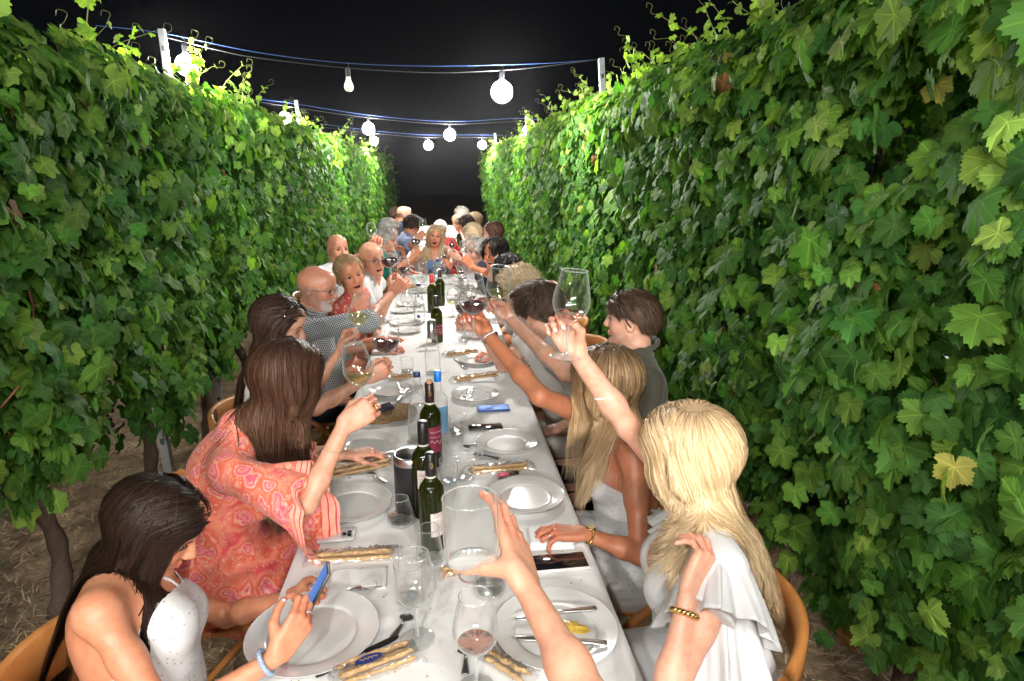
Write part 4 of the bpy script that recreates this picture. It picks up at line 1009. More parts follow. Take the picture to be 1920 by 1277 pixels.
# ------------------------------------------------------------------ furniture
WOOD = plain("orange_wood", (.50, .20, .055), .38, var=.18, vs=18, coat=.25)
LINEN = cloth_mat("white_linen", (.80, .79, .77), rough=.85, bs=1400)
def table(x0, x1, y0, y1, label, clabel, over=.24):
    r = empty("dining_table", ((x0 + x1) / 2, y0, 0)); tag(r, label, "table"); m = MB(); m.box(((x0 + x1) / 2, (y0 + y1) / 2, .733), (x1 - x0 - .02, y1 - y0 - .02, .03), bev=.006); m.build("tabletop", WOOD, r)
    for yy in (y0 + .15, (y0 + y1) / 2, y1 - .15):
        for xx in (x0 + .08, x1 - .08): q = MB(); q.tube([(xx, yy, 0), (xx, yy, .718)], .018, 8); q.build("leg", STEEL, r)
    nx, ny = 90, int((y1 - y0 + 2 * over) * 48); us = np.linspace(x0 - over, x1 + over, nx); vs_ = np.linspace(y0 - over, y1 + over, ny); X, Y = np.meshgrid(us, vs_, indexing='ij')
    dx = np.maximum(np.maximum(x0 - X, X - x1), 0); dy = np.maximum(np.maximum(y0 - Y, Y - y1), 0); dd = np.maximum(dx, dy)
    cxp, cyp = np.clip(X, x0, x1), np.clip(Y, y0, y1); fold_ = .5 + .5 * np.sin(Y * 21 + 2 * np.sin(Y * 5)); foldy = .5 + .5 * np.sin(X * 24)
    px = cxp + np.sign(X - cxp) * (.006 + dd * .10 + dd * .14 * fold_) * (dx > 0); py = cyp + np.sign(Y - cyp) * (.006 + dd * .1 + dd * .14 * foldy) * (dy > 0)
    P3 = np.stack([px, py, px * 0], -1); z = .7520 + .0013 * value_noise(P3, 9, 2) + .0010 * value_noise(P3, 30, 3) - np.maximum(dd - .006, 0)
    for c in (y0 + .35, y0 + .9, y0 + 1.5, y0 + 2.1, y0 + 3.4, y0 + 4.7): z += .0016 * np.exp(-((py - c - .03 * px) / .010) ** 2)
    z += .0012 * np.exp(-((px - (x0 + x1) / 2 - .03) / .012) ** 2)
    i = (np.arange(nx - 1)[:, None] * ny + np.arange(ny - 1)[None]).ravel(); P3[..., 2] = z
    tag(mesh_obj("tablecloth", P3.reshape(-1, 3), np.stack([i, i + ny, i + ny + 1, i + 1], 1), LINEN), clabel, "tablecloth", "white cloths on the tables")
table(-.43, .40, .62, 7.05, "long trestle table in the middle of the aisle, hidden under its cloth", "long white tablecloth under all the plates in the foreground")
table(-.70, .62, 8.5, 14.2, "far dining table behind the laughing woman, hidden under its cloth", "white tablecloth of the far table behind the laughing woman")
def chair(x, y, ang, label, mat=WOOD, group="orange wooden folding chairs", sh=.45, bh=.78, w_=.40):
    """folding chair; it faces heading ang"""
    a = math.radians(ang); F = V(math.cos(a), math.sin(a), 0); S = V(-math.sin(a), math.cos(a), 0); o = V(x, y, 0); r = empty("wooden_chair", (x, y, 0)); tag(r, label, "chair", group)
    m = MB()
    n = 9
    for j in range(n): m.box(o + F * (-.19 + .38 * (j + .5) / n) + UP * sh, (.38 / n - .006, w_ - .04, .018), np.stack([F, S, UP], 1), .003)
    m.build("seat", mat, r)
    for sg in (1, -1):
        q = MB(); q.tube(catmull([o + S * sg * w_ / 2 + F * .26, o + S * sg * w_ / 2 + F * .02 + UP * sh * .9, o + S * sg * w_ / 2 - F * .22 + UP * (sh + .14), o + S * sg * (w_ / 2 + .005) - F * .30 + UP * bh], 6), [.016] * 19, 10); q.build("leg", mat, r)
        q = MB(); q.tube([o + S * sg * (w_ / 2 - .03) - F * .26, o + S * sg * (w_ / 2 - .03) + F * .17 + UP * (sh - .02)], .014, 10); q.build("leg", mat, r)
    q = MB(); v = []; f = []
    for i, t in enumerate(np.linspace(-1, 1, 17)):
        for a_, b_ in ((-.013, -.07), (.013, -.07), (.013, .045), (.0, .058), (-.013, .045)): v.append(o + S * t * (w_ / 2 + .03) - F * (.27 + .085 * (1 - t * t) + a_ - .02) + UP * (bh - .01 + b_ + .02 * (1 - t * t)))
    for i in range(16):
        for j in range(5): k = (j + 1) % 5; f.append((i * 5 + j, i * 5 + k, i * 5 + 5 + k, i * 5 + 5 + j))
    f += [tuple(range(5)), tuple(80 + j for j in (4, 3, 2, 1, 0))]; q.add(v, f); q.build("backrest", mat, r)
    q = MB(); q.box(o - F * .275 + UP * (sh + .2), (.016, w_, .05), np.stack([F, S, UP], 1), .004); q.build("backrest_slat", mat, r)
    q = MB()
    for zz, ff in ((.2, .14), (.28, -.02)): q.tube([o + S * (w_ / 2 - .0) + F * ff + UP * zz, o - S * (w_ / 2) + F * ff + UP * zz], .009, 8)
    q.build("stretcher", mat, r); return r

# ------------------------------------------------------------------ tableware
TZ = .7545
GLASS = thin_glass(); GLASS_RIM = thin_glass("glass_rim", (.9, .93, .93), 3.5); 
RED = liquid("red_wine", (.10, .006, .012)); REDD = plain("deep_red_wine", (.035, .003, .008), .06, var=.1, coat=1); ROSE = liquid("rose_wine", (.93, .66, .56)); WHITE = liquid("white_wine", (.93, .92, .62)); WATER = liquid("water", (.96, .98, .98))
CERAM = plain("white_china", (.62, .61, .59), .16, var=.03, vs=8, coat=.4)
CHROME = plain("polished_steel", (.80, .80, .80), .30, metal=1.0, var=.1, vs=50)
def sl(v): return np.array(v)
BOWL = [(.0045, .088), (.016, .094), (.032, .106), (.043, .122), (.0475, .140), (.0465, .158), (.042, .182), (.0365, .206), (.0335, .224)]
def smoothprof(p, n=4):
    c = catmull([(a, 0, b) for a, b in p], n); return [(max(q[0], 0), q[2]) for q in c]
def wineglass(foot, axis, label, wine=None, level=.132, s=1.0, group="wine glasses on and over the table", n=28, tilt_level=True):
    root = empty("wine_glass", foot); tag(root, label, "wine glass", group); R = frame((1, 0, 0), axis) * s; F = V(*foot)
    m = MB(); m.lathe(smoothprof(BOWL), n, F, R); b = m.build("bowl", GLASS, root)
    m = MB(); rr, rz = BOWL[-1]; m.tube([F + R @ V(rr * math.cos(a), rr * math.sin(a), rz) for a in np.linspace(0, 2 * math.pi, n + 1)], .0014 * s, 6, False); m.build("rim", GLASS_RIM, root)
    m = MB(); m.lathe(smoothprof([(.0, .0865), (.0048, .086), (.0036, .075), (.0034, .045), (.0038, .02), (.006, .008), (.008, .005)], 3), 10, F, R); m.build("stem", GLASS_RIM, root)
    m = MB(); m.lathe(smoothprof([(0, .0052), (.008, .0050), (.02, .0028), (.034, .0014), (.038, .0008), (.0375, 0), (0, .0002)], 2), n, F, R); m.build("foot", GLASS, root)
    if wine:
        pr = [(a * .965, b + .0012) for a, b in smoothprof(BOWL) if b < level]; ra = np.interp(level, [q[1] for q in BOWL], [q[0] for q in BOWL]) * .965; pr = [(0, .0895)] + pr + [(ra, level), (0, level)]
        v, f = lathe_geo(pr, n); v = np.array(v)
        if tilt_level:
            zl = R.T @ V(0, 0, 1) / s; top = v[:, 2] > level - .001; v[top, 2] -= (v[top, 0] * zl[0] + v[top, 1] * zl[1]) / max(zl[2], .4) * .9
        mesh_obj("wine", (v @ R.T) + F, f, wine, b)
    return root
def tumbler(p, label, r0=.033, r1=.036, h=.095, level=0, axis=(0, 0, 1), n=26, belly=0.0, group="water tumblers on the table", s=1.0):
    root = empty("tumbler", p); tag(root, label, "tumbler", group); R = frame((1, 0, 0), axis) * s; F = V(*p)
    prof = [(0, .001), (r0 * .8, .0005), (r0 * .97, .004), (r0 + belly, h * .3), ((r0 + r1) / 2 + belly * .6, h * .62), (r1, h)]
    m = MB(); m.lathe(smoothprof(prof), n, F, R); b = m.build("glass_wall", GLASS, root)
    m = MB(); m.tube([F + R @ V(r1 * math.cos(a), r1 * math.sin(a), h) for a in np.linspace(0, 2 * math.pi, n + 1)], .0011 * s, 6, False); m.build("rim", GLASS_RIM, root)
    m = MB(); m.lathe([(0, .0015), (r0 * .82, .0015), (r0 * .93, .005), (r0 * .9, .012), (r0 * .5, .009), (0, .008)], n, F, R); m.build("thick_base", GLASS_RIM, root)
    if level:
        rl = np.interp(level, [q[1] for q in prof], [q[0] for q in prof]) * .96; m = MB(); m.lathe([(0, .012), (r0 * .9, .013), (rl, level), (0, level)], n, F, R); m.build("water", WATER, b)
    return root
def plate(x, y, label, r=.14, tilt=None, food=False, group="white china plates", z=TZ):
    root = empty("plate", (x, y, z)); tag(root, label, "plate", group)
    prof = [(0, .004), (r * .62, .004), (r * .68, .0065), (r * .80, .013), (r * .97, .0185), (r, .0195), (r * .992, .0175), (r * .8, .009), (r * .66, .0015), (r * .60, 0), (0, .0008)]
    m = MB(); m.lathe(smoothprof(prof, 3), 56, (x, y, z)); m.build("dish", CERAM, root); return root
PL = [((-0.321, 1.326), .150, "large white plate under the phone of the dark haired girl at the front left"), ((-0.310, 1.937), .131, "empty white plate beside the black wine cooler, below the pink sleeve"),
      ((-0.304, 2.411), .118, "empty white plate with cutlery on its rim between the straw bag and the wine cooler"), ((-0.260, 3.080), .108, "white plate with a fork and knife crossed on it, behind the straw bag"),
      ((0.246, 1.276), .145, "white plate with a scrap of yellow food and two knives, front right"), ((0.260, 1.928), .128, "empty white plate at the hand of the woman with the gold watch"),
      ((0.243, 2.372), .123, "empty white plate beside the black phone, third on the right side"), ((0.149, 2.970), .115, "white plate with a fork and spoon on it, beside the blue lit phone"),
      ((0.198, 3.573), .110, "white plate under the raised forearm with the steel watch"), ((0.224, 4.189), .105, "white plate lying under the foot of the raised red wine glass"),
      ((-0.250, 4.364), .105, "white plate far left behind the glass of red wine with a long bowl"), ((-0.246, 5.927), .12, "white plate with a bread roll on it, far left of the table"),
      ((0.171, 5.559), .12, "white plate with leftover bread, far right beside the bottles"), ((-0.303, 5.039), .10, "small white plate beside the striped bottle with round blue labels")]
for (xy, r, lb) in PL: plate(xy[0], xy[1], lb, r)
# yellow sauce and crumbs on the front right plate
def blob(name, label, cat, c, r, h, col, seed, rough=.3, parent=None):
    rs = np.random.RandomState(seed); n = 26; v = [V(*c) + V(0, 0, h)]; f = []
    for k, q in ((.55, .8), (1, 0)):
        for i in range(n): a = 6.283 * i / n; rr = r * k * (1 + .22 * math.sin(a * 3 + seed) + .12 * rs.randn()); v.append(V(*c) + V(math.cos(a) * rr, math.sin(a) * rr * .7, h * q * (1 + .5 * rs.randn() * .5)))
    for i in range(n): j = (i + 1) % n; f += [(0, 1 + i, 1 + j), (1 + i, 1 + n + i, 1 + n + j, 1 + j)]
    o = mesh_obj(name, v, f, plain(name + "_mat", col, rough, var=.3, vs=150, bmp=.6, bs=300, coat=.3), parent)
    return tag(o, label, cat) if parent is None else o
blob("food_scrap", "scrap of yellow polenta left on the front right plate", "food", (0.284, 1.275, 0.762), .036, .007, (.72, .48, .08), 3)
blob("crumb", "small brown crumb on the cloth beside the wine bottle", "crumb", (-0.013, 1.775, 0.755), .008, .002, (.45, .28, .15), 5)
blob("sauce_spot", "tiny red sauce spot on the rim of the large front left plate", "sauce", (-0.448, 1.351, 0.766), .004, .001, (.45, .03, .02), 6)
def bread(p, label, r=.032, col=(.52, .30, .13)):
    v, q = polygonize([ell(V(*p) + V(0, 0, r * .6), V(1.35, 1, .62) * r, None, .01)], r / 8, lambda P: .003 * value_noise(P, 120, 2)); tag(mesh_obj("bread_roll", v, q, plain("bread_crust", col, .8, var=.35, vs=60, bmp=.4)), label, "bread", "bread rolls on the table")
bread((-0.267, 6.106, 0.765), "golden bread roll on the far left plate"); bread((0.190, 5.685, 0.765), "golden bread roll on the far right plate", .028); bread((0.242, 5.193, 0.755), "half eaten pale bread roll lying on the cloth at the far right", .028, (.66, .48, .28))
# cutlery
def cutlery(kind, a, b, label, mat=None, z=TZ + .001, group="cutlery on the table", tip_z=None):
    """a: end of the handle, b: tip"""
    mat = mat or CHROME; a = V(a[0], a[1], z if len(a) < 3 else a[2]); b = V(b[0], b[1], (tip_z or z) if len(b) < 3 else b[2]); R = frame(b - a, (0, 0, 1)) if abs((b - a)[2]) < 1e-6 else frame(b - a, orth(UP, b - a)); Ln = np.linalg.norm(b - a)
    root = empty(kind, tuple(a)); tag(root, label, kind, group); m = MB(); X = lambda x, y, z_=0: a + R @ V(x, y, z_)
    def slab(st, zt=.0022):
        v = []; f = []
        for (x, w_, zo) in st: v += [X(x, -w_, zo), X(x, w_, zo), X(x, w_ * .85, zo + zt), X(x, -w_ * .85, zo + zt)]
        for i in range(len(st) - 1):
            for j in range(4): k = (j + 1) % 4; f.append((i * 4 + j, i * 4 + 4 + j, i * 4 + 4 + k, i * 4 + k))
        f += [(0, 1, 2, 3), tuple((len(st) - 1) * 4 + j for j in (3, 2, 1, 0))]; return v, f
    h = Ln * .58
    v, f = slab([(0, .007, 0), (h * .1, .009, 0), (h * .6, .0055, .002), (h, .0035, .004)]); m.add(v, f); m.build("handle", mat, root); m = MB()
    if kind == "table_knife":
        v, f = slab([(h * .98, .004, .003), (h * 1.05, .009, .001), (Ln * .85, .010, 0), (Ln * .96, .007, 0), (Ln, .001, 0)], .0014); m.add(v, f); m.build("blade", mat, root)
    elif kind == "fork":
        v, f = slab([(h * .98, .0035, .004), (Ln * .68, .010, .003), (Ln * .76, .0125, .001)]); m.add(v, f)
        for k in (-1.5, -.5, .5, 1.5): m.tube([X(Ln * .75, k * .0065, .002), X(Ln * .88, k * .0065, .001), X(Ln, k * .006, .006)], [.0019, .0018, .001], 6)
        m.build("tines", mat, root)
    else:
        n = 10; vv = []; ff = []
        for i in range(n + 1):
            t = i / n; w_ = .0185 * math.sin(math.pi * min(.04 + t * .96, .999)) ** .6; x = Ln * .68 + (Ln * .32) * t; dip = .007 * math.sin(math.pi * t)
            for j in range(7): u_ = -1 + j / 3; vv.append(X(x, u_ * w_, .008 - dip * (1 - u_ * u_)))
        for i in range(n):
            for j in range(6): ff.append((i * 7 + j, i * 7 + 7 + j, i * 7 + 8 + j, i * 7 + j + 1))
        m.add(vv, ff); m.tube([X(h * .97, 0, .005), X(Ln * .69, 0, .008)], .0032, 6); m.build("spoon_bowl", mat, root)
    return root
DARKST = plain("dark_steel", (.25, .25, .26), .28, metal=.9, var=.2)
cutlery("fork", (-0.322, 1.477), (-0.189, 1.502), "steel fork beside the phone in the girl's hands, tines to the right")
cutlery("spoon", (-0.137, 1.295), (-0.100, 1.369), "dark spoon lying bowl up beside the large front left plate", DARKST)
cutlery("table_knife", (-0.292, 1.190), (-0.121, 1.296), "long black handled knife lying beside the front breadsticks", plain("black_plastic", (.012, .012, .014), .35, var=.1), z=TZ + .006)
cutlery("table_knife", (0.355, 1.323, 0.776), (0.152, 1.306, 0.776), "upper of two knives on the front right plate")
cutlery("table_knife", (0.350, 1.201, 0.776), (0.141, 1.245, 0.776), "lower of two knives on the front right plate")
cutlery("table_knife", (-0.421, 2.116), (-0.281, 2.150), "knife with black handle beside the breadsticks above the pink sleeve", DARKST)
cutlery("spoon", (-0.211, 2.093), (-0.283, 2.163), "spoon lying on the napkin beside the pink sleeve")
cutlery("fork", (-0.418, 2.296, 0.768), (-0.270, 2.242, 0.768), "fork under the rim of the plate next to the cooler")
cutlery("table_knife", (-0.332, 2.240, 0.772), (-0.197, 2.325, 0.772), "knife resting across the plate next to the cooler")
cutlery("fork", (-0.238, 3.162, 0.775), (-0.194, 2.933, 0.768), "fork crossed on the plate behind the straw bag")
cutlery("table_knife", (-0.180, 3.070, 0.775), (-0.230, 2.907, 0.768), "knife crossed on the plate behind the straw bag")
cutlery("spoon", (0.135, 3.035, 0.775), (0.076, 2.881, 0.765), "left spoon of the pair on the plate by the blue phone")
cutlery("fork", (0.141, 3.051, 0.775), (0.116, 2.862, 0.765), "right fork of the pair on the plate by the blue phone")
cutlery("spoon", (0.126, 2.395), (0.073, 2.349), "dark spoon sticking out from under a plate on the right", DARKST)
cutlery("fork", (0.199, 2.246), (0.106, 2.295), "dark fork under the plate in front of the olive shirt", DARKST)
cutlery("table_knife", (0.296, 2.206), (0.176, 2.210), "knife on a napkin in front of the olive shirt", DARKST)
cutlery("fork", (0.064, 3.656), (0.126, 3.411), "fork beside the plate under the raised forearm")
cutlery("table_knife", (-0.331, 4.106), (-0.230, 4.166), "small knife beside the red lid on the left side")
cutlery("spoon", (0.028, 1.165), (0.032, 1.241), "dark spoon standing out from behind the rose wine glass", DARKST)
# napkins
def napkin(cx_, cy_, w_, d_, ang, label, h=.006, mat=None, z=TZ, group="white napkins", layers=2):
    root = empty("napkin", (cx_, cy_, z)); tag(root, label, "napkin", group); ca, sa = math.cos(math.radians(ang)), math.sin(math.radians(ang)); R = np.array([[ca, -sa, 0], [sa, ca, 0], [0, 0, 1]])
    for l in range(layers):
        n = 14; g = np.stack(np.meshgrid(np.linspace(-.5, .5, n), np.linspace(-.5, .5, n), indexing='ij'), -1).reshape(-1, 2); x = g[:, 0] * w_ * (1 - .02 * l); y = g[:, 1] * d_ * (1 - .05 * l); zz = h / layers * (l + 1) + .0016 * value_noise(np.c_[x, y, x * 0] + l, 40, 3) - .003 * (np.abs(g).max(1) > .49)
        top = np.c_[x, y, zz]; bot = np.c_[x, y, np.full(len(x), h / layers * l + .0004)]; v = np.concatenate([top, bot]) @ R.T + V(cx_, cy_, z); i = (np.arange(n - 1)[:, None] * n + np.arange(n - 1)[None]).ravel(); N2 = n * n
        f = [tuple(q) for q in np.stack([i, i + n, i + n + 1, i + 1], 1)] + [tuple(q) for q in np.stack([i + 1, i + n + 1, i + n, i], 1) + N2]
        bd = [k for k in range(n)] + [k * n + n - 1 for k in range(1, n)] + [(n - 1) * n + k for k in range(n - 2, -1, -1)] + [k * n for k in range(n - 2, 0, -1)]
        f += [(bd[k], bd[(k + 1) % len(bd)], bd[(k + 1) % len(bd)] + N2, bd[k] + N2) for k in range(len(bd))]
        mesh_obj("fold", v, f, mat or LINEN, root)
    return root
def nap(c, w_, d_, ang, label, **k): napkin(c[0], c[1], w_, d_, ang, label, **k)
nap((-0.242, 1.534), .15, .10, 2, "square white napkin above the fork at the front left"); nap((0.300, 1.669), .13, .11, -4, "folded white napkin under the hand with the gold watch", h=.02, layers=3)
nap((-0.330, 2.118), .15, .085, 3, "white napkin with cutlery below the breadsticks on the left"); nap((0.233, 2.181), .17, .07, 2, "white napkin under the cutlery in front of the olive shirt")
nap((-0.102, 3.880), .12, .09, 5, "white napkin lying in the middle of the table behind the blue capped bottle"); nap((-0.308, 4.746), .2, .2, 2, "large folded white napkin at the left side of the far plates"); nap((0.203, 3.228), .14, .08, 0, "white napkin under the breadsticks by the steel watch")
# breadstick packets
STICK = plain("breadstick_crust", (.60, .38, .18), .7, var=.4, vs=90, bmp=.5, bs=250)
CELLO = thin_glass("cellophane", (.97, .97, .97), 1.7)
def breadsticks(p0, p1, label, n=4, w_=.05, seed=0, mark=None):
    rs = np.random.RandomState(seed); a, b = V(p0[0], p0[1], TZ), V(p1[0], p1[1], TZ); X = nrm(b - a); Y = np.cross(UP, X); Ln = np.linalg.norm(b - a); root = empty("breadstick_packet", tuple(a)); tag(root, label, "breadsticks", "cellophane packets of breadsticks")
    for i in range(n):
        o = (i - (n - 1) / 2) * w_ / n * .95; z = .0085 + (.011 if i % 3 == 1 else 0); m = MB(); pts = [a + X * (Ln * t) + Y * (o + rs.normal() * .0015 + .004 * (t - .5) * rs.normal()) + UP * (z + .001 * math.sin(t * 7 + i)) for t in np.linspace(.06 + rs.rand() * .03, .90 + rs.rand() * .04, 14)]
        m.tube(pts, [.0035] + list(  .0056 * (1 + .16 * rs.randn(12))) + [.0035], 8); m.build("breadstick", STICK, root)
    nx, ny = 44, 12; v = []
    for i in range(nx):
        for j in range(ny):
            t = i / (nx - 1); u_ = j / (ny - 1) * 2 - 1; fl = min(1, t / .06, (1 - t) / .06); h = (.021 * fl * (1 - u_ ** 4) + .002) * (1 + .14 * rs.randn()) + .0012
            v.append(a + X * (Ln * (t * 1.06 - .03) + .0015 * rs.randn()) + Y * (u_ * (w_ * .62 + .010 * (1 - fl)) + .0015 * rs.randn()) + UP * max(h, .001))
    f = np.array([(i * ny + j, (i + 1) * ny + j, (i + 1) * ny + j + 1, i * ny + j + 1) for i in range(nx - 1) for j in range(ny - 1)]); w2 = mesh_obj("wrapper", v, f, CELLO, root, smooth=False)
    if mark is not None:
        c = a + X * Ln * mark + UP * .0305; m = MB(); k = 20; m.add([c + X * .030 * math.cos(q) + Y * .0125 * math.sin(q) for q in np.linspace(0, 6.283, k, endpoint=False)] + [c - UP * .001 + X * .030 * math.cos(q) + Y * .0125 * math.sin(q) for q in np.linspace(0, 6.283, k, endpoint=False)], [tuple(range(k)), tuple(range(2 * k - 1, k - 1, -1))] + [(i, (i + k), (i + 1) % k + k, (i + 1) % k) for i in range(k)])
        lb = m.build("label", plain("navy_label", (.015, .03, .16), .3, var=.1, coat=.5), w2, smooth=False)
        m = MB(); m.tube([c + UP * .0012 + X * (-.02 + .04 * t) + Y * (.004 * math.sin(t * 26) * (1 - .4 * t)) for t in np.linspace(0, 1, 44)], .0006, 4); m.build("lettering", plain("gold_print", (.55, .38, .14), .35), lb)
    return root
breadsticks((-0.397, 1.637), (-0.142, 1.640), "breadstick packet lying above the square napkin, next to the phone in a clear case", 4, .048, 1)
breadsticks((-0.030, 1.522), (0.122, 1.564), "breadstick packet in the middle of the table, partly behind the raised hand", 3, .03, 2)
breadsticks((-0.255, 1.171), (-0.074, 1.246), "frontmost breadstick packet with a navy oval label", 5, .055, 3, mark=.42)
breadsticks((0.165, 1.124), (0.075, 1.219), "breadstick packet in front of the front right plate", 3, .035, 4)
breadsticks((-0.431, 2.154), (-0.198, 2.261), "breadstick packet between the wine cooler and the pink sleeve", 5, .06, 5)
breadsticks((0.059, 2.134), (0.320, 2.158), "breadstick packet beside the two pens on the right", 4, .045, 6)
breadsticks((0.037, 3.210), (0.304, 3.302), "breadstick packet under the elbow of the steel watch arm", 4, .05, 7)
breadsticks((-0.294, 3.284), (-0.161, 3.325), "breadstick packet beside the clear bottle with a dark blue cap", 4, .06, 8)
breadsticks((0.002, 3.709), (0.224, 3.781), "breadstick packet right of the silver necked bottle", 4, .05, 9)
# phones and pens
def phone(c, ang, label, L_=.147, w_=.072, case=(.02, .02, .022), screen=(.01, .01, .012), lit=None, z=TZ, R=None, parts=True, back=False):
    root = empty("phone", (c[0], c[1], z)); tag(root, label, "phone"); ca, sa = math.cos(math.radians(ang)), math.sin(math.radians(ang)); R = np.array([[ca, -sa, 0], [sa, ca, 0], [0, 0, 1.]]) if R is None else R; C_ = V(c[0], c[1], z + .0045) if len(c) < 3 else V(*c)
    m = MB(); m.box(C_, (L_, w_, .009), R, .0035); m.build("case", plain("phone_case_%d" % int(case[0] * 999 + case[2] * 77), case, .3, var=.04), root)
    m = MB(); m.box(C_ + R @ V(0, 0, .0042), (L_ - .008, w_ - .007, .0018), R, .0008); sc_ = m.build("screen", emit("screen_lit_%d" % int(lit[2] * 99), lit, .55) if lit else plain("phone_screen_%d" % int(screen[0] * 99), screen, .07, coat=1, var=.02), root)
    if lit and parts:
        m = MB(); m.box(C_ + R @ V(.01, .012, .0053), (.05, .004, .0004), R); m.box(C_ + R @ V(-.02, -.014, .0053), (.03, .018, .0004), R); m.build("picture", emit("screen_dark", (.05, .12, .4), .5), sc_, smooth=False)
    return root, C_, R
phone((0.223, 2.783), 2, "phone with a lit blue screen on the right edge of the table", lit=(.12, .35, .95), case=(.02, .05, .2))
phone((0.170, 2.561), 3, "switched off black phone between the blue lit phone and the plate", w_=.05)
phone((0.307, 1.546), 2, "black phone in a pale cream case at the right table edge", L_=.155, w_=.078, case=(.70, .66, .62))
q, C_, R_ = phone((-0.353, 1.756), -176, "phone face down in a clear case with a pink ring beside the pink sleeve", L_=.150, case=(.52, .50, .49), screen=(.55, .52, .52))
m = MB(); m.tube([C_ + R_ @ V(.015 + .026 * math.cos(a), .026 * math.sin(a), .0056) for a in np.linspace(0, 6.283, 25)], .0022, 6, False); m.build("magnet_ring", plain("pink_ring", (.75, .33, .38), .4), q)
m = MB(); m.box(C_ + R_ @ V(-.052, .014, .0065), (.034, .034, .004), R_, .0018); cm_ = m.build("camera_bump", plain("camera_plate", (.30, .30, .31), .25), q)
for dx_, dy_ in ((-.008, .008), (-.008, -.008), (.008, 0)): m = MB(); m.lathe([(.0065, 0), (.0065, .003), (.005, .0035), (0, .0032)], 12, C_ + R_ @ V(-.052 + dx_, .014 + dy_, .0085)); m.build("lens", plain("lens_black", (.01, .01, .012), .1, coat=1), cm_)
m = MB(); a_, b_ = (0.183, 2.074, 0.759), (0.294, 2.074, 0.759); m.tube([a_, b_], .0045, 10); tag(m.build("pen", plain("grey_pen", (.10, .10, .11), .35)), "dark grey pen lying beside the breadsticks on the right", "pen")
r_ = empty("lipstick", (0.176, 2.100, 0.765)); tag(r_, "pink and black lip gloss tube lying above the grey pen", "lip gloss"); a_, b_ = V(*(0.181, 2.087, 0.765)), V(*(0.257, 2.100, 0.765)); m = MB(); m.tube([a_, a_ + (b_ - a_) * .55], .0068, 10); m.build("tube", plain("pink_gloss", (.62, .09, .15), .15, coat=1), r_); m = MB(); m.tube([a_ + (b_ - a_) * .56, b_], .0066, 10); m.build("cap", plain("black_cap", (.02, .02, .02), .3), r_)
# bottles
GREEN = None
def bottle_green():
    m, nt, p = new_mat("green_bottle_glass"); nt.nodes.remove(p); out = nt.nodes["Material Output"]; df = N(nt, "ShaderNodeBsdfPrincipled"); df.inputs["Base Color"].default_value = (.022, .028, .004, 1); df.inputs["Roughness"].default_value = .06; df.inputs["Coat Weight"].default_value = .6
    rf = N(nt, "ShaderNodeBsdfTransparent"); rf.inputs[0].default_value = (.20, .24, .03, 1); mx = N(nt, "ShaderNodeMixShader"); mx.inputs[0].default_value = .5; L(nt, df.outputs[0], mx.inputs[1]); L(nt, rf.outputs[0], mx.inputs[2]); L(nt, mx.outputs[0], out.inputs["Surface"]); return m
GREEN = bottle_green()
PAPER = plain("white_label", (.68, .60, .55), .7, var=.06, vs=50)
def arc_label(c, r, z0, z1, a0, a1, mat, name, parent, n=18, off=.0008):
    v = []; 
    for i in range(n + 1):
        a = math.radians(a0 + (a1 - a0) * i / n); d = V(math.cos(a), math.sin(a), 0)
        for zz in (z0, z1): v.append(V(*c) + d * (r + off) + UP * zz)
        for zz in (z1, z0): v.append(V(*c) + d * (r + off - .0007) + UP * zz)
    f = []
    for i in range(n):
        for j in range(4): k = (j + 1) % 4; f.append((i * 4 + j, i * 4 + 4 + j, i * 4 + 4 + k, i * 4 + k))
    f += [(3, 2, 1, 0), (n * 4, n * 4 + 1, n * 4 + 2, n * 4 + 3)]
    return mesh_obj(name, v, f, mat, parent, smooth=False)
def scribble(c, r, a0, a1, z, amp, fr, mat, parent, th=.0007, name="lettering"):
    n = int(abs(a1 - a0) * 1.6) + 16; m = MB(); pts = []
    for i in range(n + 1): t = i / n; a = math.radians(a0 + (a1 - a0) * t + amp * 260 * math.cos(fr * t * 6.28) * .4); pts.append(V(*c) + V(math.cos(a), math.sin(a), 0) * (r + .0016) + UP * (z + amp * math.sin(fr * t * 6.28) + .5 * amp * math.sin(fr * .37 * t * 6.28)))
    m.tube(pts, th, 4); return m.build(name, mat, parent)
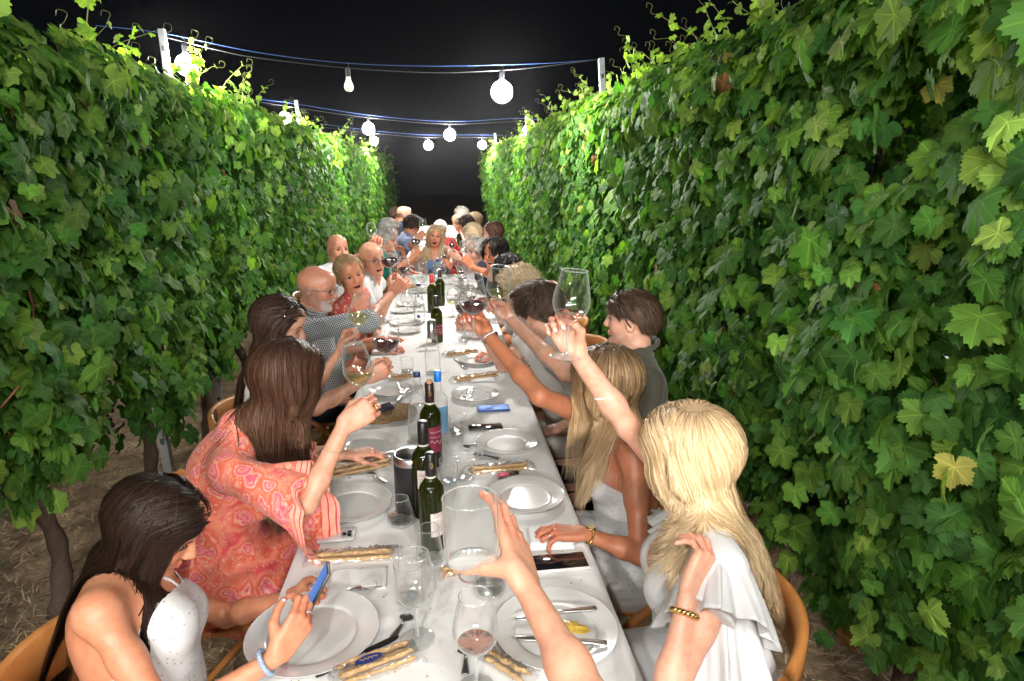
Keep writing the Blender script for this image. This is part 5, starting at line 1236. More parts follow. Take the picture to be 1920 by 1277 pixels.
def wine_bottle(p, label, s=1.0, cap=(.012, .011, .011), lab=None, cork=False, emblem=False, strip_=True, capz=(.232, .302), view=-90):
    root = empty("wine_bottle", p); tag(root, label, "wine bottle", "wine bottles along the middle of the table"); c = V(*p); P_ = [(0, .012), (.018, .004), (.034, 0), (.0375, .004), (.0378, .10), (.0378, .175), (.034, .197), (.024, .213), (.0165, .226), (.0145, .245), (.0143, .292), (.0150, .300), (.012, .301)]
    m = MB(); m.lathe([(a * s, b * s) for a, b in smoothprof(P_, 4)], 32, c); b = m.build("glass", GREEN, root)
    m = MB(); m.lathe([(.0158 * s, capz[0] * s), (.0160 * s, (capz[0] + .01) * s), (.0160 * s, (capz[1] - .002) * s), (.0145 * s, capz[1] * s)] + ([] if cork else [(0, capz[1] * s)]), 24, c); cp = m.build("capsule", plain("capsule_%d" % int(cap[0] * 1000), cap, .32, var=.1), root)
    if strip_: m = MB(); m.lathe([(.0163 * s, (capz[0] - .016) * s), (.0164 * s, (capz[0] + .0005) * s)], 24, c); m.build("neck_band", plain("cream_band", (.66, .62, .52), .6), root)
    if cork: m = MB(); m.lathe([(.0105, .300), (.0108, .318), (.0098, .328), (0, .3285)], 16, c); m.build("cork", plain("cork", (.50, .26, .14), .85, var=.3, vs=200), root)
    if emblem:
        m = MB(); cc = c + UP * (capz[0] + .035) * s; a0 = math.radians(view)
        m.tube([cc + V(math.cos(a0 + .28 * math.cos(q)), math.sin(a0 + .28 * math.cos(q)), 0) * .0166 * s + UP * .0085 * math.sin(q) for q in np.linspace(0, 6.283, 22)], .0006, 4); m.tube([cc + V(math.cos(a0 + .08 * math.sin(3 * q)), math.sin(a0 + .08 * math.sin(3 * q)), 0) * .0167 * s + UP * (.006 - .012 * q) for q in np.linspace(0, 1, 12)], .0006, 4); m.build("emblem", plain("gold_print", (.55, .38, .14), .35), cp)
    if lab:
        lo, h0, h1, a0, a1 = lab; l = arc_label(c, .0378 * s, h0 * s, h1 * s, a0, a1, lo, "label", b)
        dark = lo.name == "white_label"; ink = plain("label_ink", (.10, .06, .06), .6) if dark else plain("label_white_ink", (.8, .76, .74), .6)
        if dark:
            for k, z in enumerate((.9, .8, .62, .5, .42, .34, .26, .18)): scribble(c, .0378 * s, a0 + 10, a1 - 10 - 8 * (k % 3), h0 + (h1 - h0) * z, .0011 if k > 1 else .0022, 9 if k > 1 else 4, ink, l, .0003 if k > 1 else .0005)
        else:
            scribble(c, .0378 * s, a0 + 8, a1 - 8, h1 - .012, .0022, 6, ink, l, .0005); scribble(c, .0378 * s, a0 + 8, a1 - 25, h1 - .032, .003, 3, ink, l, .0006); scribble(c, .0378 * s, a0 + 8, a1 - 6, h1 - .052, .006, 2.5, ink, l, .0009)
    return root
MAROON = plain("maroon_label", (.22, .018, .05), .5, var=.05)
wine_bottle((-0.045, 1.679, 0.754), "front green wine bottle with an emblem on its black neck and a white paper label", emblem=True, lab=(PAPER, .05, .125, -95, -15), view=-80, s=.97)
wine_bottle((-0.070, 1.867, 0.754), "second wine bottle, behind the front one and against the black cooler", lab=(PAPER, .10, .16, -120, -60), s=1.04)
wine_bottle((-0.054, 2.237, 0.754), "green wine bottle with a cork in its neck and a maroon label", cap=(.03, .012, .012), cork=True, emblem=True, lab=(MAROON, .055, .15, -100, -10), view=-85, s=1.05)
wine_bottle((-0.037, 4.075, 0.754), "dark wine bottle standing behind the silver necked bottle", lab=(MAROON, .05, .12, -110, -20), s=1.0)
wine_bottle((-0.076, 5.016, 0.754), "far dark wine bottle with a red and white banded neck", cap=(.5, .02, .02))
wine_bottle((-0.012, 5.292, 0.754), "farthest dark wine bottle in the middle of the table", cap=(.02, .015, .015))
def clear_bottle(p, label, prof, capm, capz, s=1.0, lab=None, fill=.0, capr=.0145, extra=None):
    root = empty("water_bottle", p); tag(root, label, "water bottle", "clear water bottles on the table"); c = V(*p); m = MB(); m.lathe([(a * s, b * s) for a, b in smoothprof(prof, 4)], 32, c); b = m.build("glass", GLASS, root)
    m = MB(); m.lathe([(0, .004), (prof[2][0] * .9, .004), (prof[2][0] * .9, .010), (0, .012)], 24, c); m.build("thick_base", GLASS_RIM, root)
    m = MB(); m.lathe([(capr * s, capz[0] * s), (capr * s * 1.03, (capz[0] + .002) * s), (capr * s, (capz[1] - .001) * s), (capr * .93 * s, capz[1] * s), (0, capz[1] * s)], 20, c); m.build("cap", capm, root)
    if fill: m = MB(); pp = [(a * .95 * s, z_ * s) for a, z_ in smoothprof(prof, 4) if .008 < z_ < fill]; m.lathe([(0, pp[0][1])] + pp + [(0, pp[-1][1])], 28, c); m.build("water", WATER, b)
    if lab: arc_label(c, lab[5] * s, lab[1] * s, lab[2] * s, lab[3], lab[4], lab[0], "label", b)
    return root
CONE_ = [(0, .006), (.030, .001), (.041, .006), (.042, .07), (.040, .12), (.031, .18), (.020, .235), (.0145, .262), (.013, .280)]
clear_bottle((-0.108, 2.460, 0.754), "tapering clear water bottle with a dark blue cap", CONE_, plain("dark_blue_cap", (.02, .035, .12), .35), (.272, .293), fill=.16)
SHLD = [(0, .006), (.030, .001), (.037, .005), (.0375, .09), (.0375, .175), (.033, .197), (.020, .215), (.0145, .228), (.0135, .26), (.0135, .285)]
clear_bottle((-0.025, 2.424, 0.754), "clear bottle with a bright blue cap and a light blue label", SHLD, plain("bright_blue_cap", (.015, .22, .75), .35), (.262, .305), lab=(plain("sky_blue_label", (.16, .38, .60), .55), .055, .165, -150, -20, .0376))
b_ = clear_bottle((-0.059, 3.373, 0.754), "slender tapering clear bottle with a silver foil neck", CONE_, plain("silver_foil", (.5, .5, .5), .25, metal=.9), (.20, .30), capr=.024)
q = clear_bottle((-0.166, 4.642, 0.754), "clear water bottle with round blue labels, left of the dark bottles", CONE_, plain("dark_blue_cap", (.02, .035, .12), .35), (.272, .29), fill=.2)
for zz, rr, rb in ((.055, .013, .0425), (.205, .008, .0275)):
    c0 = V(*(-0.166, 4.642, 0.754)); m = MB(); k = 18; a0 = math.radians(-98); pts = [c0 + V(math.cos(a0 + rr / rb * math.cos(t)), math.sin(a0 + rr / rb * math.cos(t)), 0) * rb + UP * (zz + rr * math.sin(t)) for t in np.linspace(0, 6.283, k, endpoint=False)]
    m.add(pts, [tuple(range(k))]); m.build("label", plain("round_blue_label", (.03, .10, .40), .4), q, smooth=False)
clear_bottle((-0.030, 5.992, 0.754), "far clear bottle standing in front of the laughing woman", CONE_, plain("dark_blue_cap", (.02, .035, .12), .35), (.272, .30), fill=.2)
for k, (x, y, r) in enumerate(((.06, 1.52, .034), (-.12, 2.45, .033), (.10, 2.62, .03), (.02, 3.35, .034))):
    m = MB(); n = 40; v = []; f = []
    for i in range(n): a = 6.283 * i / n; w_ = .0018 * (1 + .6 * math.sin(a * 2 + k)); v += [(x + (r - w_) * math.cos(a), y + (r - w_) * math.sin(a), TZ + .0009), (x + (r + w_) * math.cos(a), y + (r + w_) * math.sin(a), TZ + .0009)]
    for i in range(int(n * .8)): j = (i + 1) % n; f.append((i * 2, i * 2 + 1, j * 2 + 1, j * 2))
    m.add(v, f); tag(m.build("wine_stain", plain("stain", (.50, .27, .28), .9), smooth=False), "faint pink wine ring on the cloth, %s" % ("left of the frontmost breadsticks in the table middle", "between the straw bag and the cooler", "beside the sky blue label bottle", "behind the dark blue capped bottle")[k], "stain", "wine stains on the cloth")
# crumbs scattered over the cloth
cr = MB(); rs = np.random.RandomState(3)
for i in range(420):
    x, y = rs.uniform(-.38, .36), .9 + 5.5 * rs.rand() ** 1.5; s_ = rs.uniform(.0008, .0028); v, f = lathe_geo([(0, -.6), (.8, -.3), (1, .3), (0, .7)], 5); cr.add((np.array(v) + rs.normal(size=(len(v), 3)) * .2) * s_ + V(x, y, TZ + s_ * .3), f)
tag(cr.build("bread_crumbs", plain("crumb", (.50, .33, .17), .85), smooth=False), "tiny bread crumbs scattered all over the white cloth", "crumbs", kind="stuff")
r_ = empty("wine_cooler", (-0.111, 1.913, 0.754)); tag(r_, "black cylindrical wine cooler with a polished steel rim", "wine cooler"); c0 = V(*(-0.111, 1.913, 0.754))
m = MB(); m.lathe([(0, .0), (.054, 0), (.057, .003), (.057, .165)], 40, c0); m.build("body", plain("matt_black", (.014, .014, .015), .42, var=.15, vs=30), r_)
m = MB(); m.lathe([(.0574, .163), (.058, .166), (.058, .186), (.055, .190), (.050, .189), (.049, .184), (.0485, .08), (.0485, .012), (0, .010)], 40, c0); m.build("steel_liner", CHROME, r_)
m = MB(); 
for k in range(3): a = k * 2.09 + .9; m.box(c0 + V(math.cos(a) * .0465, math.sin(a) * .0465, .176), (.006, .012, .018))
m.build("rubber_clip", plain("black_rubber", (.02, .02, .02), .6), r_)
# glasses standing on the table
wineglass((-0.078, 1.288) + (TZ,), (0, 0, 1), "tall empty wine glass standing in the front middle of the table", None)
wineglass((0.050, 1.125) + (TZ,), (.0, 0, 1), "wine glass with a little rose wine, frontmost on the table", ROSE, .116)
wineglass((0.628, 4.298) + (TZ,), (0, 0, 1), "empty wine glass on the right edge far down the table", None) if False else None
tumbler((-0.145, 1.809) + (TZ,), "egg shaped tumbler half full of water beside the front plate on the left", .036, .026, .088, .028, belly=.006)
tumbler((0.102, 1.438) + (TZ,), "round tumbler with water between the rose glass and the raised hand", .036, .028, .085, .026, belly=.006)
tumbler((-0.102, 1.427) + (TZ,), "tall straight empty tumbler beside the front wine glass", .034, .037, .110)
tumbler((-0.054, 1.599) + (TZ,), "empty upturned tumbler in front of the white paper label", .037, .029, .105, 0)
tumbler((0.050, 2.498) + (TZ,), "straight water tumbler right of the sky blue label", .031, .035, .085, .03); tumbler((0.008, 2.068) + (TZ,), "left empty tumbler of the pair right of the cooler", .030, .034, .088); tumbler((0.068, 2.082) + (TZ,), "right empty tumbler of the pair right of the cooler", .030, .034, .088)
tumbler((-0.198, 3.387) + (TZ,), "tumbler left of the dark blue capped bottle", .033, .036, .085, .02); tumbler((0.129, 4.054) + (TZ,), "tumbler right of the silver necked bottle", .033, .036, .085); 
m = MB(); m.lathe([(0, 0), (.016, 0), (.017, .006), (.016, .011), (0, .011)], 20, (-0.292, 3.826) + (TZ,)); tag(m.build("bottle_cap", plain("red_plastic", (.55, .03, .03), .35)), "small red bottle cap lying on the cloth at the left", "bottle cap")
# far tableware, small in the picture
rs = np.random.RandomState(8); K = 0
for y in (4.3, 4.9, 5.4, 5.9, 6.4, 6.8):
    for x in (-.20, .0, .20):
        K += 1
        if rs.rand() < .8: wineglass((x + rs.normal() * .03, y + rs.normal() * .08, TZ), (0, 0, 1), "small %s glass far down the long table, %s side, row %s" % (("red wine", "empty wine", "white wine")[K % 3], ("left", "middle", "right")[int(x * 5 + 1)], ("a", "one", "two", "three", "four", "five", "six")[int((y - 4) * 2)]), (REDD, None, WHITE)[K % 3], .125, n=14)
for y in (4.6, 5.3, 6.1):
    for x in (-.26, .24): plate(x, y, "white plate far down the %s side of the long table, %s" % ("left" if x < 0 else "right", ("nearest", "middle", "farthest")[int((y - 4.4) * 1.3)]), .115)
for k, (x, y) in enumerate(((-.3, 9.0), (.3, 9.2), (-.35, 9.9), (.35, 10.1), (-.3, 11), (.3, 11.2))):
    plate(x, y, "plate on the far table, %s of six counted from the laughing woman" % ("first", "second", "third", "fourth", "fifth", "sixth")[k], .12); wineglass((x * .5, y + .1, TZ), (0, 0, 1), "glass on the far table, %s of six counted from the laughing woman" % ("first", "second", "third", "fourth", "fifth", "sixth")[k], (REDD, None)[k % 2], .125, n=14)
wine_bottle((.05, 9.6, TZ), "wine bottle with a red top on the far table, left of the pair", cap=(.5, .02, .02)); wine_bottle((.28, 9.6, TZ), "wine bottle with a red top on the far table, right of the pair", cap=(.5, .02, .02))
# straw handbag with the dark case on it
r_ = empty("straw_bag", (-0.252, 2.727) + (TZ,)); tag(r_, "woven straw handbag with a round handle lying on the table", "handbag"); c0 = V(*((-0.252, 2.727) + (TZ,)))
mb_, nt, p = new_mat("woven_straw"); wv = N(nt, "ShaderNodeTexWave"); wv.inputs["Scale"].default_value = 42; wv.inputs["Distortion"].default_value = 5; wv.inputs["Detail Scale"].default_value = 3; g_ = N(nt, "ShaderNodeNewGeometry"); L(nt, g_.outputs["Position"], wv.inputs[0]); L(nt, mixc(nt, wv.outputs["Fac"], (.24, .13, .05), (.50, .31, .14)), p.inputs["Base Color"]); p.inputs["Roughness"].default_value = .85; bump(nt, wv.outputs["Fac"], .9, .006, p)
v, f = polygonize([ell(c0 + V(.035, .01, .018), (.095, .085, .020), None, .01), ell(c0 + V(.05, .05, .022), (.07, .05, .016), None, .02)], .005, lambda P: .0025 * value_noise(P, 160, 3)); mesh_obj("pouch", v, f, mb_, r_)
m = MB(); m.tube([c0 + V(-.055 + .075 * math.cos(a), -.052 + .035 * math.sin(a), .016 + .004 * math.sin(a * 2)) for a in np.linspace(0, 6.283, 25)], .0085, 8, False); m.build("handle", mb_, r_)
q_ = empty("glasses_case", tuple(c0 + V(-.02, -.0, .04))); tag(q_, "dark quilted case lying on the straw bag", "case"); Rr = np.array(Matrix.Rotation(math.radians(20), 3, 'Z')) @ np.array(Matrix.Rotation(math.radians(-8), 3, 'Y')); m = MB(); m.box(c0 + V(-.02, .005, .046), (.085, .065, .014), Rr, .005); m.build("shell", plain("navy_leather", (.012, .014, .03), .4), q_); m = MB()
for i in range(6):
    for j in range(4): m.box(c0 + V(-.02, .005, .046) + Rr @ V(-.034 + i * .0135, -.021 + j * .014, .0072), (.010, .0105, .002), Rr)
m.build("quilting", plain("navy_leather2", (.02, .022, .045), .35), q_, smooth=False)
# things seen through and beyond the rows
chair(-2.75, 4.0, 60, "reddish wooden chair standing beyond the left vine row", plain("red_wood", (.42, .085, .03), .45), bh=.7)
chair(2.55, 2.7, 150, "reddish wooden chair glimpsed through the right vine row", plain("red_wood", (.42, .085, .03), .45))
chair(2.6, 3.9, 180, "second reddish wooden chair glimpsed through the right vine row", plain("red_wood", (.42, .085, .03), .45))
table(2.9, 3.6, .2, 7.0, "trestle table in the next aisle beyond the right vine row", "white tablecloth glimpsed beyond the right vine row", over=.5)
for k, (x, y) in enumerate(((3.2, 3.6), (3.0, 7.5), (-3.4, 4.2), (-3.3, 8.4))): hanging((x, y, 2.45), "b", 0, label="glowing bulb over the next aisle on the %s, %s one" % ("right" if x > 0 else "left", "nearer" if k % 2 == 0 else "farther"), r=.045)

# ------------------------------------------------------------------ the guests
GOLD = plain("gold", (.75, .48, .16), .2, metal=1.0, var=.1); SILVER = plain("silver", (.66, .66, .66), .25, metal=1.0, var=.1)
PEARL = plain("pearl", (.80, .72, .70), .25, coat=.6); BLACKP = plain("black_plastic2", (.012, .012, .014), .3, coat=.4)
WHITE_C = cloth_mat("white_cotton", (.66, .655, .66)); EYELET = cloth_mat("white_eyelet", (.66, .65, .65), 'eyelet'); CREAM = cloth_mat("cream_cotton", (.72, .68, .60)); OLIVE = cloth_mat("olive_cotton", (.075, .068, .050)); GREY_W = cloth_mat("grey_white_cotton", (.60, .58, .54))
PAIS = cloth_mat("coral_paisley", (1, 1, 1), 'paisley'); BANDS = cloth_mat("coral_hem", (1, 1, 1), 'bands'); CHECK = cloth_mat("blue_check", (.58, .61, .63), 'check', (.05, .065, .09), scale=150)
CORAL = cloth_mat("coral_print", (.62, .10, .09), 'floral', (.75, .36, .28)); BLUE_T = cloth_mat("denim_blue", (.17, .26, .46)); POLO = cloth_mat("polo_blue", (.25, .31, .55)); NAVY = cloth_mat("navy_cotton", (.015, .02, .04)); TEAL = cloth_mat("teal_cotton", (.04, .35, .30)); SKYB = cloth_mat("sky_shirt", (.45, .56, .85)); FLOR = cloth_mat("pale_floral", (.66, .62, .66), 'floral', (.30, .20, .30)); BLACKC = cloth_mat("black_cloth", (.015, .015, .016)); REDC = cloth_mat("red_cloth", (.5, .03, .02)); PINKW = cloth_mat("pink_white", (.70, .55, .55))
TAN = (.60, .265, .150); FAIR = (.66, .345, .225); DEEP = (.50, .200, .105); PALE = (.70, .39, .27)
GL = {}
def held(key, foot, rim, label, wine=None, level=.13, grip=.38, n=28):
    foot, rim = V(*foot), V(*rim); A = rim - foot; s = np.linalg.norm(A) / .224
    root = wineglass(tuple(foot), A / np.linalg.norm(A), label, wine, level, s, "wine glasses on and over the table", n); GL[key] = (foot + A * grip, A / np.linalg.norm(A)); return root
held(2, (-0.229, 1.840, 1.109), (-0.270, 1.900, 1.311), "large glass of white wine lifted by the woman in pink paisley", WHITE, .128, .20)
held(3, (-0.419, 3.000, 1.034), (-0.359, 2.940, 1.269), "glass of white wine tipped in front of the checked shirt", WHITE, .13, .16)
held(4, (-0.265, 2.620, 0.981), (-0.217, 2.620, 1.231), "glass of dark red wine held by the hand with dark nails, left side", REDD, .140, .30)
held(5, (-0.309, 4.100, 1.135), (-0.330, 4.050, 1.390), "glass of red wine raised by the bald man in the checked shirt", REDD, .14, .2, 20)
held(6, (-0.281, 4.750, 1.012), (-0.266, 4.700, 1.223), "glass of red wine held by the man in dark rimmed glasses", REDD, .14, .3, 16)
held(7, (-0.499, 4.900, 1.290), (-0.509, 4.900, 1.463), "small empty glass lifted highest at the left, before the grey haired heads", None, .13, .3, 16)
held(8, (-0.260, 6.500, 1.055), (-0.229, 6.400, 1.253), "glass of red wine raised by the person in teal", REDD, .14, .3, 16)
held(9, (-0.205, 7.400, 1.137), (-0.187, 7.400, 1.334), "empty glass raised by the man in the blue polo shirt", None, .13, .25, 16)
held(10, (0.029, 6.600, 0.908), (0.039, 6.550, 1.104), "glass held low before the chest of the laughing woman", REDD, .115, .3, 16)
held(11, (0.120, 6.100, 1.091), (0.102, 6.050, 1.221), "glass of red wine right beside the laughing woman's hair", REDD, .15, .3, 16)
held(12, (0.225, 5.500, 1.081), (0.192, 5.500, 1.264), "empty glass tilted by the raised hands beside the black haired woman", None, .13, .25, 16)
held(13, (0.108, 2.200, 1.244), (0.105, 2.140, 1.470), "large glass of red wine held by the arm with the steel watch", REDD, .128, .36)
held(14, (0.235, 2.750, 1.179), (0.250, 2.720, 1.424), "glass of white wine held up in front of the curly blonde head", WHITE, .125, .33)
held(15, (0.292, 1.460, 1.378), (0.310, 1.460, 1.587), "tallest raised glass, a little rose wine, in front of the right hedge", ROSE, .118, .40, 40)

held(16, (0.094, 3.000, 1.075), (0.112, 2.980, 1.278), "red wine glass held low behind the glass of the steel watch arm", REDD, .14, .3)
# 1 -- dark haired girl with the phone, front left
ph_c = V(*(-0.316, 1.340, 0.851))
g1 = person("person", "young woman with long dark hair and white halter top looking at her phone", (-0.656, 1.370, 1.033), (.84, .02, -.54), 12, 'f', hs=.93, vox=.004, skin=TAN, pelvis=(-.64, 1.22, .52), smile=.2, shrug=(.0, .0),
    arms=dict(R=dict(wr=(-0.355, 1.170, 0.840), X=(.45, .42, .55), n=(-.2, .85, .2), pose='phone', hint=(-.3, -.5, -1), thick=.88), L=dict(wr=(-0.412, 1.500, 0.736), X=(.85, -.45, .15), n=(-.1, -.5, .85), pose='phone', hint=(.1, .6, -1))),
    hair=dict(kind='long', col=(.024, .012, .008), col2=(.009, .005, .004), root=(.020, .012, .009), n=9500, len=.60, steps=30, w=.0034, part=.012, sweep=-1.0, side=.6, thick=.008, seed=4, clump=.45, lmin=.9, mess=.04, rollv=.6, grav=.5, drift=(-.42, -.05, 0), face=.065, brow=(.03, .02, .015)))
add_nails(g1, 'LR', (.85, .50, .58))
garment(g1, "halter_top", EYELET, tags=('torso', 'breast', 'hips'), off=.007, cuts=[(g1['CH'] + g1['sp'] * .075 + g1['Fu'] * .09, g1['sp'] + g1['Fu'] * -.30 + UP * .0), (g1['CH'] - g1['sp'] * .02, g1['sp'] * .8 - g1['Fu'] * .95)], fold=.004, fs=30, vox=.0045)
for sg in (1, -1): strip(g1, "halter_strap", [g1['CH'] + g1['Fu'] * .13 + g1['Lu'] * sg * .012 + g1['sp'] * .055, g1['NB'] + g1['Fu'] * .06 + g1['Lu'] * sg * .05 - g1['sp'] * .01, g1['NB'] + g1['Lu'] * sg * .062 + g1['sp'] * .035, g1['NB'] - g1['Fu'] * .05 + g1['sp'] * .05], .009, WHITE_C)
garment(g1, "trousers", BLACKC, tags=('hips', 'thigh', 'shin'), off=.008, cuts=[(g1['pelvis'] + UP * .06, UP)], fold=.004, vox=.009)
band(g1, 'R', "bead_bracelet", plain("blue_beads", (.28, .36, .50), .3, coat=.5), at=.030, r=.0275, tube=.0062, beads=26); finger_ring(g1, 'R', 2, SILVER); finger_ring(g1, 'L', 0, SILVER)
Rp = frame(V(.42, .20, .72), V(-.82, -.10, .50)); q, C_, R_ = phone(tuple(ph_c), 0, "phone with a glowing lilac screen held in both hands by the dark haired girl", L_=.150, w_=.072, R=np.stack([Rp[:, 0], Rp[:, 1], Rp[:, 2]], 1), lit=(.30, .36, .95), case=(.05, .05, .05), parts=False)
# 2 -- woman in pink paisley
w2 = person("person", "woman in a coral pink paisley dress with wavy brown hair, raising white wine", (-0.487, 1.980, 1.181), (.78, .58, -.22), 12, 'f', vox=.0045, skin=FAIR, nb=.10, nbup=.02, pelvis=(-.78, 1.94, .52), smile=.3, shrug=(.0, .01),
    arms=dict(R=dict(stem=GL[2][0], axis=GL[2][1], X=(.75, .25, .42), pose='stem', hint=(-.2, -.7, -1)), L=dict(wr=(-.36, 2.25, .80), X=(1, .2, 0), n=(0, 0, -1), pose='relax')),
    hair=dict(kind='wavy', col=(.105, .048, .027), col2=(.032, .015, .010), root=(.045, .024, .016), tip=(.19, .105, .065), n=9500, len=.50, steps=30, w=.0034, part=-.01, sweep=-.35, side=.8, thick=.013, seed=7, clump=.6, wave=.014, freq=1.6, wstart=.3, lmin=.75, mess=.06, rollv=.7, drift=(.02, -.10, 0), grav=.6, face=.045))
garment(w2, "paisley_dress", PAIS, tags=('torso', 'shoulder', 'breast', 'hips', 'thigh', 'uarmL', 'trap'), off=.012, sleeves=[('R', .95, .03), ('L', 1.0, .03)], neck=(.085, .045, .045, .8), fold=.007, fs=26, vox=.005,
        extra=[cone(w2['pelvis'] + UP * .05, w2['pelvis'] + w2['F'] * .38 - UP * .20, .17, .20, .05), cone(w2['pelvis'] + w2['F'] * .35, w2['pelvis'] + w2['F'] * .40 - UP * .38, .16, .20, .05)])
def bell(P, sd, t0, t1, r0, r1, mat, hem, name="bell_sleeve", sag=.0, waves=7, amp=.018, seed=0, end=None, squash=1.0, hemw=.25):
    """flared sleeve hanging open round the arm"""
    S0, el, wr = P['sh' + sd], P['el' + sd], P['wr' + sd]; pts = lambda t: S0 + (el - S0) * t if t <= 1 else el + (wr - el) * (t - 1)
    a, b = pts(t0), pts(t1); rs = np.random.RandomState(seed); ax = nrm(b - a); R = frame(UP, ax); nz, na = 22, 72; vv, uv = [], []
    for i in range(nz):
        t = i / (nz - 1); c = a + (b - a) * t; r = r0 + (r1 - r0) * t ** 1.3; c = c - UP * sag * t ** 1.5
        for j in range(na):
            th = 2 * math.pi * j / na; rr = r * (1 + (amp / r1) * t * (math.sin(waves * th + seed) + .5 * math.sin(waves * 1.7 * th + 2 * t + seed)));
            d = R @ V(math.cos(th), math.sin(th) * squash, 0); low = max(-d[2], 0); vv.append(c + d * rr - UP * low * sag * t * 1.2 + ax * .03 * t * low); uv.append((j / na, t * .5))
    f = np.array([(i * na + j, i * na + (j + 1) % na, (i + 1) * na + (j + 1) % na, (i + 1) * na + j) for i in range(nz - 1) for j in range(na)])
    k = int((nz - 1) * (1 - hemw)) * na; o = mesh_obj(name, vv, f[:k], mat, P['root']); 
    used = np.array(vv)[k:]; mesh_obj("sleeve_hem", used, f[k:] - k, hem, o, uv=np.array(uv)[k:]); md = o.modifiers.new("thickness", 'SOLIDIFY'); md.thickness = .002
    return o
bell(w2, 'R', .45, 1.25, .060, .125, PAIS, BANDS, sag=.085, seed=2, squash=.85); bell(w2, 'L', .5, 1.3, .055, .10, PAIS, BANDS, sag=.05, seed=3)
band(w2, 'R', "chain_bracelet", SILVER, at=.085, r=.027, tube=.0022, beads=18, tilt=.3); finger_ring(w2, 'R', 2, GOLD, .0108, .0022)
# 3 -- woman with sunglasses on her hair
w3 = person("person", "woman in profile, sunglasses pushed up on her sleek dark hair, cream top", (-0.688, 2.740, 1.181), (.96, -.02, -.28), 5, 'f', vox=.0055, skin=(.60, .33, .22), pelvis=(-.72, 2.72, .52), smile=.1,
    arms=dict(R=dict(stem=GL[4][0], axis=GL[4][1], X=(.80, .05, .35), pose='stem', hint=(-.1, -.5, -1)), L=dict(stem=GL[3][0], axis=GL[3][1], X=(.35, .1, .85), pose='stem', hint=(.2, .3, -1))),
    hair=dict(kind='long', col=(.075, .040, .028), col2=(.024, .014, .011), root=(.020, .012, .010), n=4200, len=.50, steps=26, w=.004, part=.0, sweep=-1.5, side=.35, thick=.012, seed=9, clump=.5, lmin=.85, mess=.03, drift=(-.25, -.05, 0), face=.07))
garment(w3, "cream_top", CREAM, sleeves=[('R', .35, .012), ('L', .35, .012)], neck=(.085, .04, .03), off=.010, fold=.006, vox=.006); spectacles(w3, plain("shiny_black", (.01, .01, .012), .15, coat=1), sun=True, up=.108, back=.045); earring(w3, -1, GOLD)
# 4 -- bald man in checked shirt
m4 = person("person", "bald man with glasses and grey goatee in a blue checked shirt raising red wine", (-0.690, 3.620, 1.193), (.97, -.20, -.16), 5, 'm', vox=.006, skin=(.58, .27, .17), pelvis=(-.76, 3.62, .52), smile=.5, belly=.05, beard=(.55, .52, .50, .85), hs=1.05,
    arms=dict(R=dict(stem=GL[5][0], axis=GL[5][1], X=(.55, .35, .70), pose='stem', el=(-0.413, 3.500, 1.022), thick=1.05), L=dict(wr=(-.40, 3.85, .80), X=(1, 0, 0), n=(0, 0, -1), pose='relax')), hair=dict(kind=None, stubble=(.22, .19, .18), brow=(.20, .16, .14)))
garment(m4, "checked_shirt", CHECK, tags=('torso', 'shoulder', 'hips', 'trap'), sleeves=[('R', 1.05, .014), ('L', 1.3, .012)], neck=(.080, .055, .03), off=.013, fold=.006, vox=.006); spectacles(m4, plain("steel_frame", (.12, .12, .12), .3, metal=.8))
garment(m4, "trousers", NAVY, tags=('hips', 'thigh', 'shin'), off=.010, cuts=[(m4['pelvis'] + UP * .04, UP)], vox=.012)
mb = MB(); mb.tube(catmull([m4['NB'] + m4['sp'] * .035 + m4['Fu'] * (.082 * math.cos(a)) + m4['Lu'] * .086 * math.sin(a) - UP * .02 * math.cos(a) for a in np.linspace(-2.8, 2.8, 12)], 4), .0095, 8); mb.build("collar", CHECK, m4['root'])
# 5 -- blonde woman facing the camera
w5 = person("person", "smiling blonde woman with hair tied back and coral printed blouse turned to the camera", (-0.576, 4.150, 1.187), (.42, -.90, -.02), -20, 'f', vox=.006, skin=TAN, pelvis=(-.74, 4.3, .52), smile=1.0, mouth=.30, roll=-14, lips=(.55, .16, .14),
    hair=dict(kind='tied', col=(.48, .32, .17), col2=(.26, .16, .08), root=(.30, .19, .10), n=1800, len=.14, steps=14, w=.0042, thick=.010, seed=12, clump=.4, brow=(.28, .18, .10)), arms=dict(R=dict(wr=(-.42, 4.0, .80), X=(1, 0, 0), n=(0, 0, -1), pose='flat')))
garment(w5, "coral_blouse", CORAL, sleeves=[('R', .6, .012), ('L', .6, .012)], neck=(.095, .03, .05, 1.2), fold=.005, vox=.007); earring(w5, 1, SILVER); earring(w5, -1, SILVER)
# 6, 7 -- two men behind her
m6 = person("person", "bald man in a white shirt sitting farthest back against the left hedge", (-0.847, 5.450, 1.209), (.55, -.80, .04), -30, 'm', vox=.008, skin=(.60, .29, .19), pelvis=(-.98, 5.5, .55), smile=.4, hs=1.04, hair=dict(kind=None, stubble=(.10, .08, .07), brow=(.20, .13, .09)))
garment(m6, "white_shirt", WHITE_C, sleeves=[('R', 1.4, .012), ('L', 1.4, .012)], neck=(.078, .05, .03), off=.012)
m7 = person("person", "grinning man in dark rimmed glasses and white shirt, black watch on his raised arm", (-0.499, 4.780, 1.209), (.60, -.78, -.05), -15, 'm', vox=.007, skin=(.64, .31, .20), pelvis=(-.76, 4.8, .52), smile=1.0, mouth=.4, roll=-6, hs=1.05,
    arms=dict(R=dict(stem=GL[6][0], axis=GL[6][1], X=(.80, -.1, .45), pose='stem', hint=(0, -.3, -1)), L=dict(stem=GL[7][0], axis=GL[7][1], X=(.25, .0, .95), pose='stem', hint=(-.3, .3, -.8))), hair=dict(kind=None, stubble=(.14, .10, .08), brow=(.18, .12, .09)))
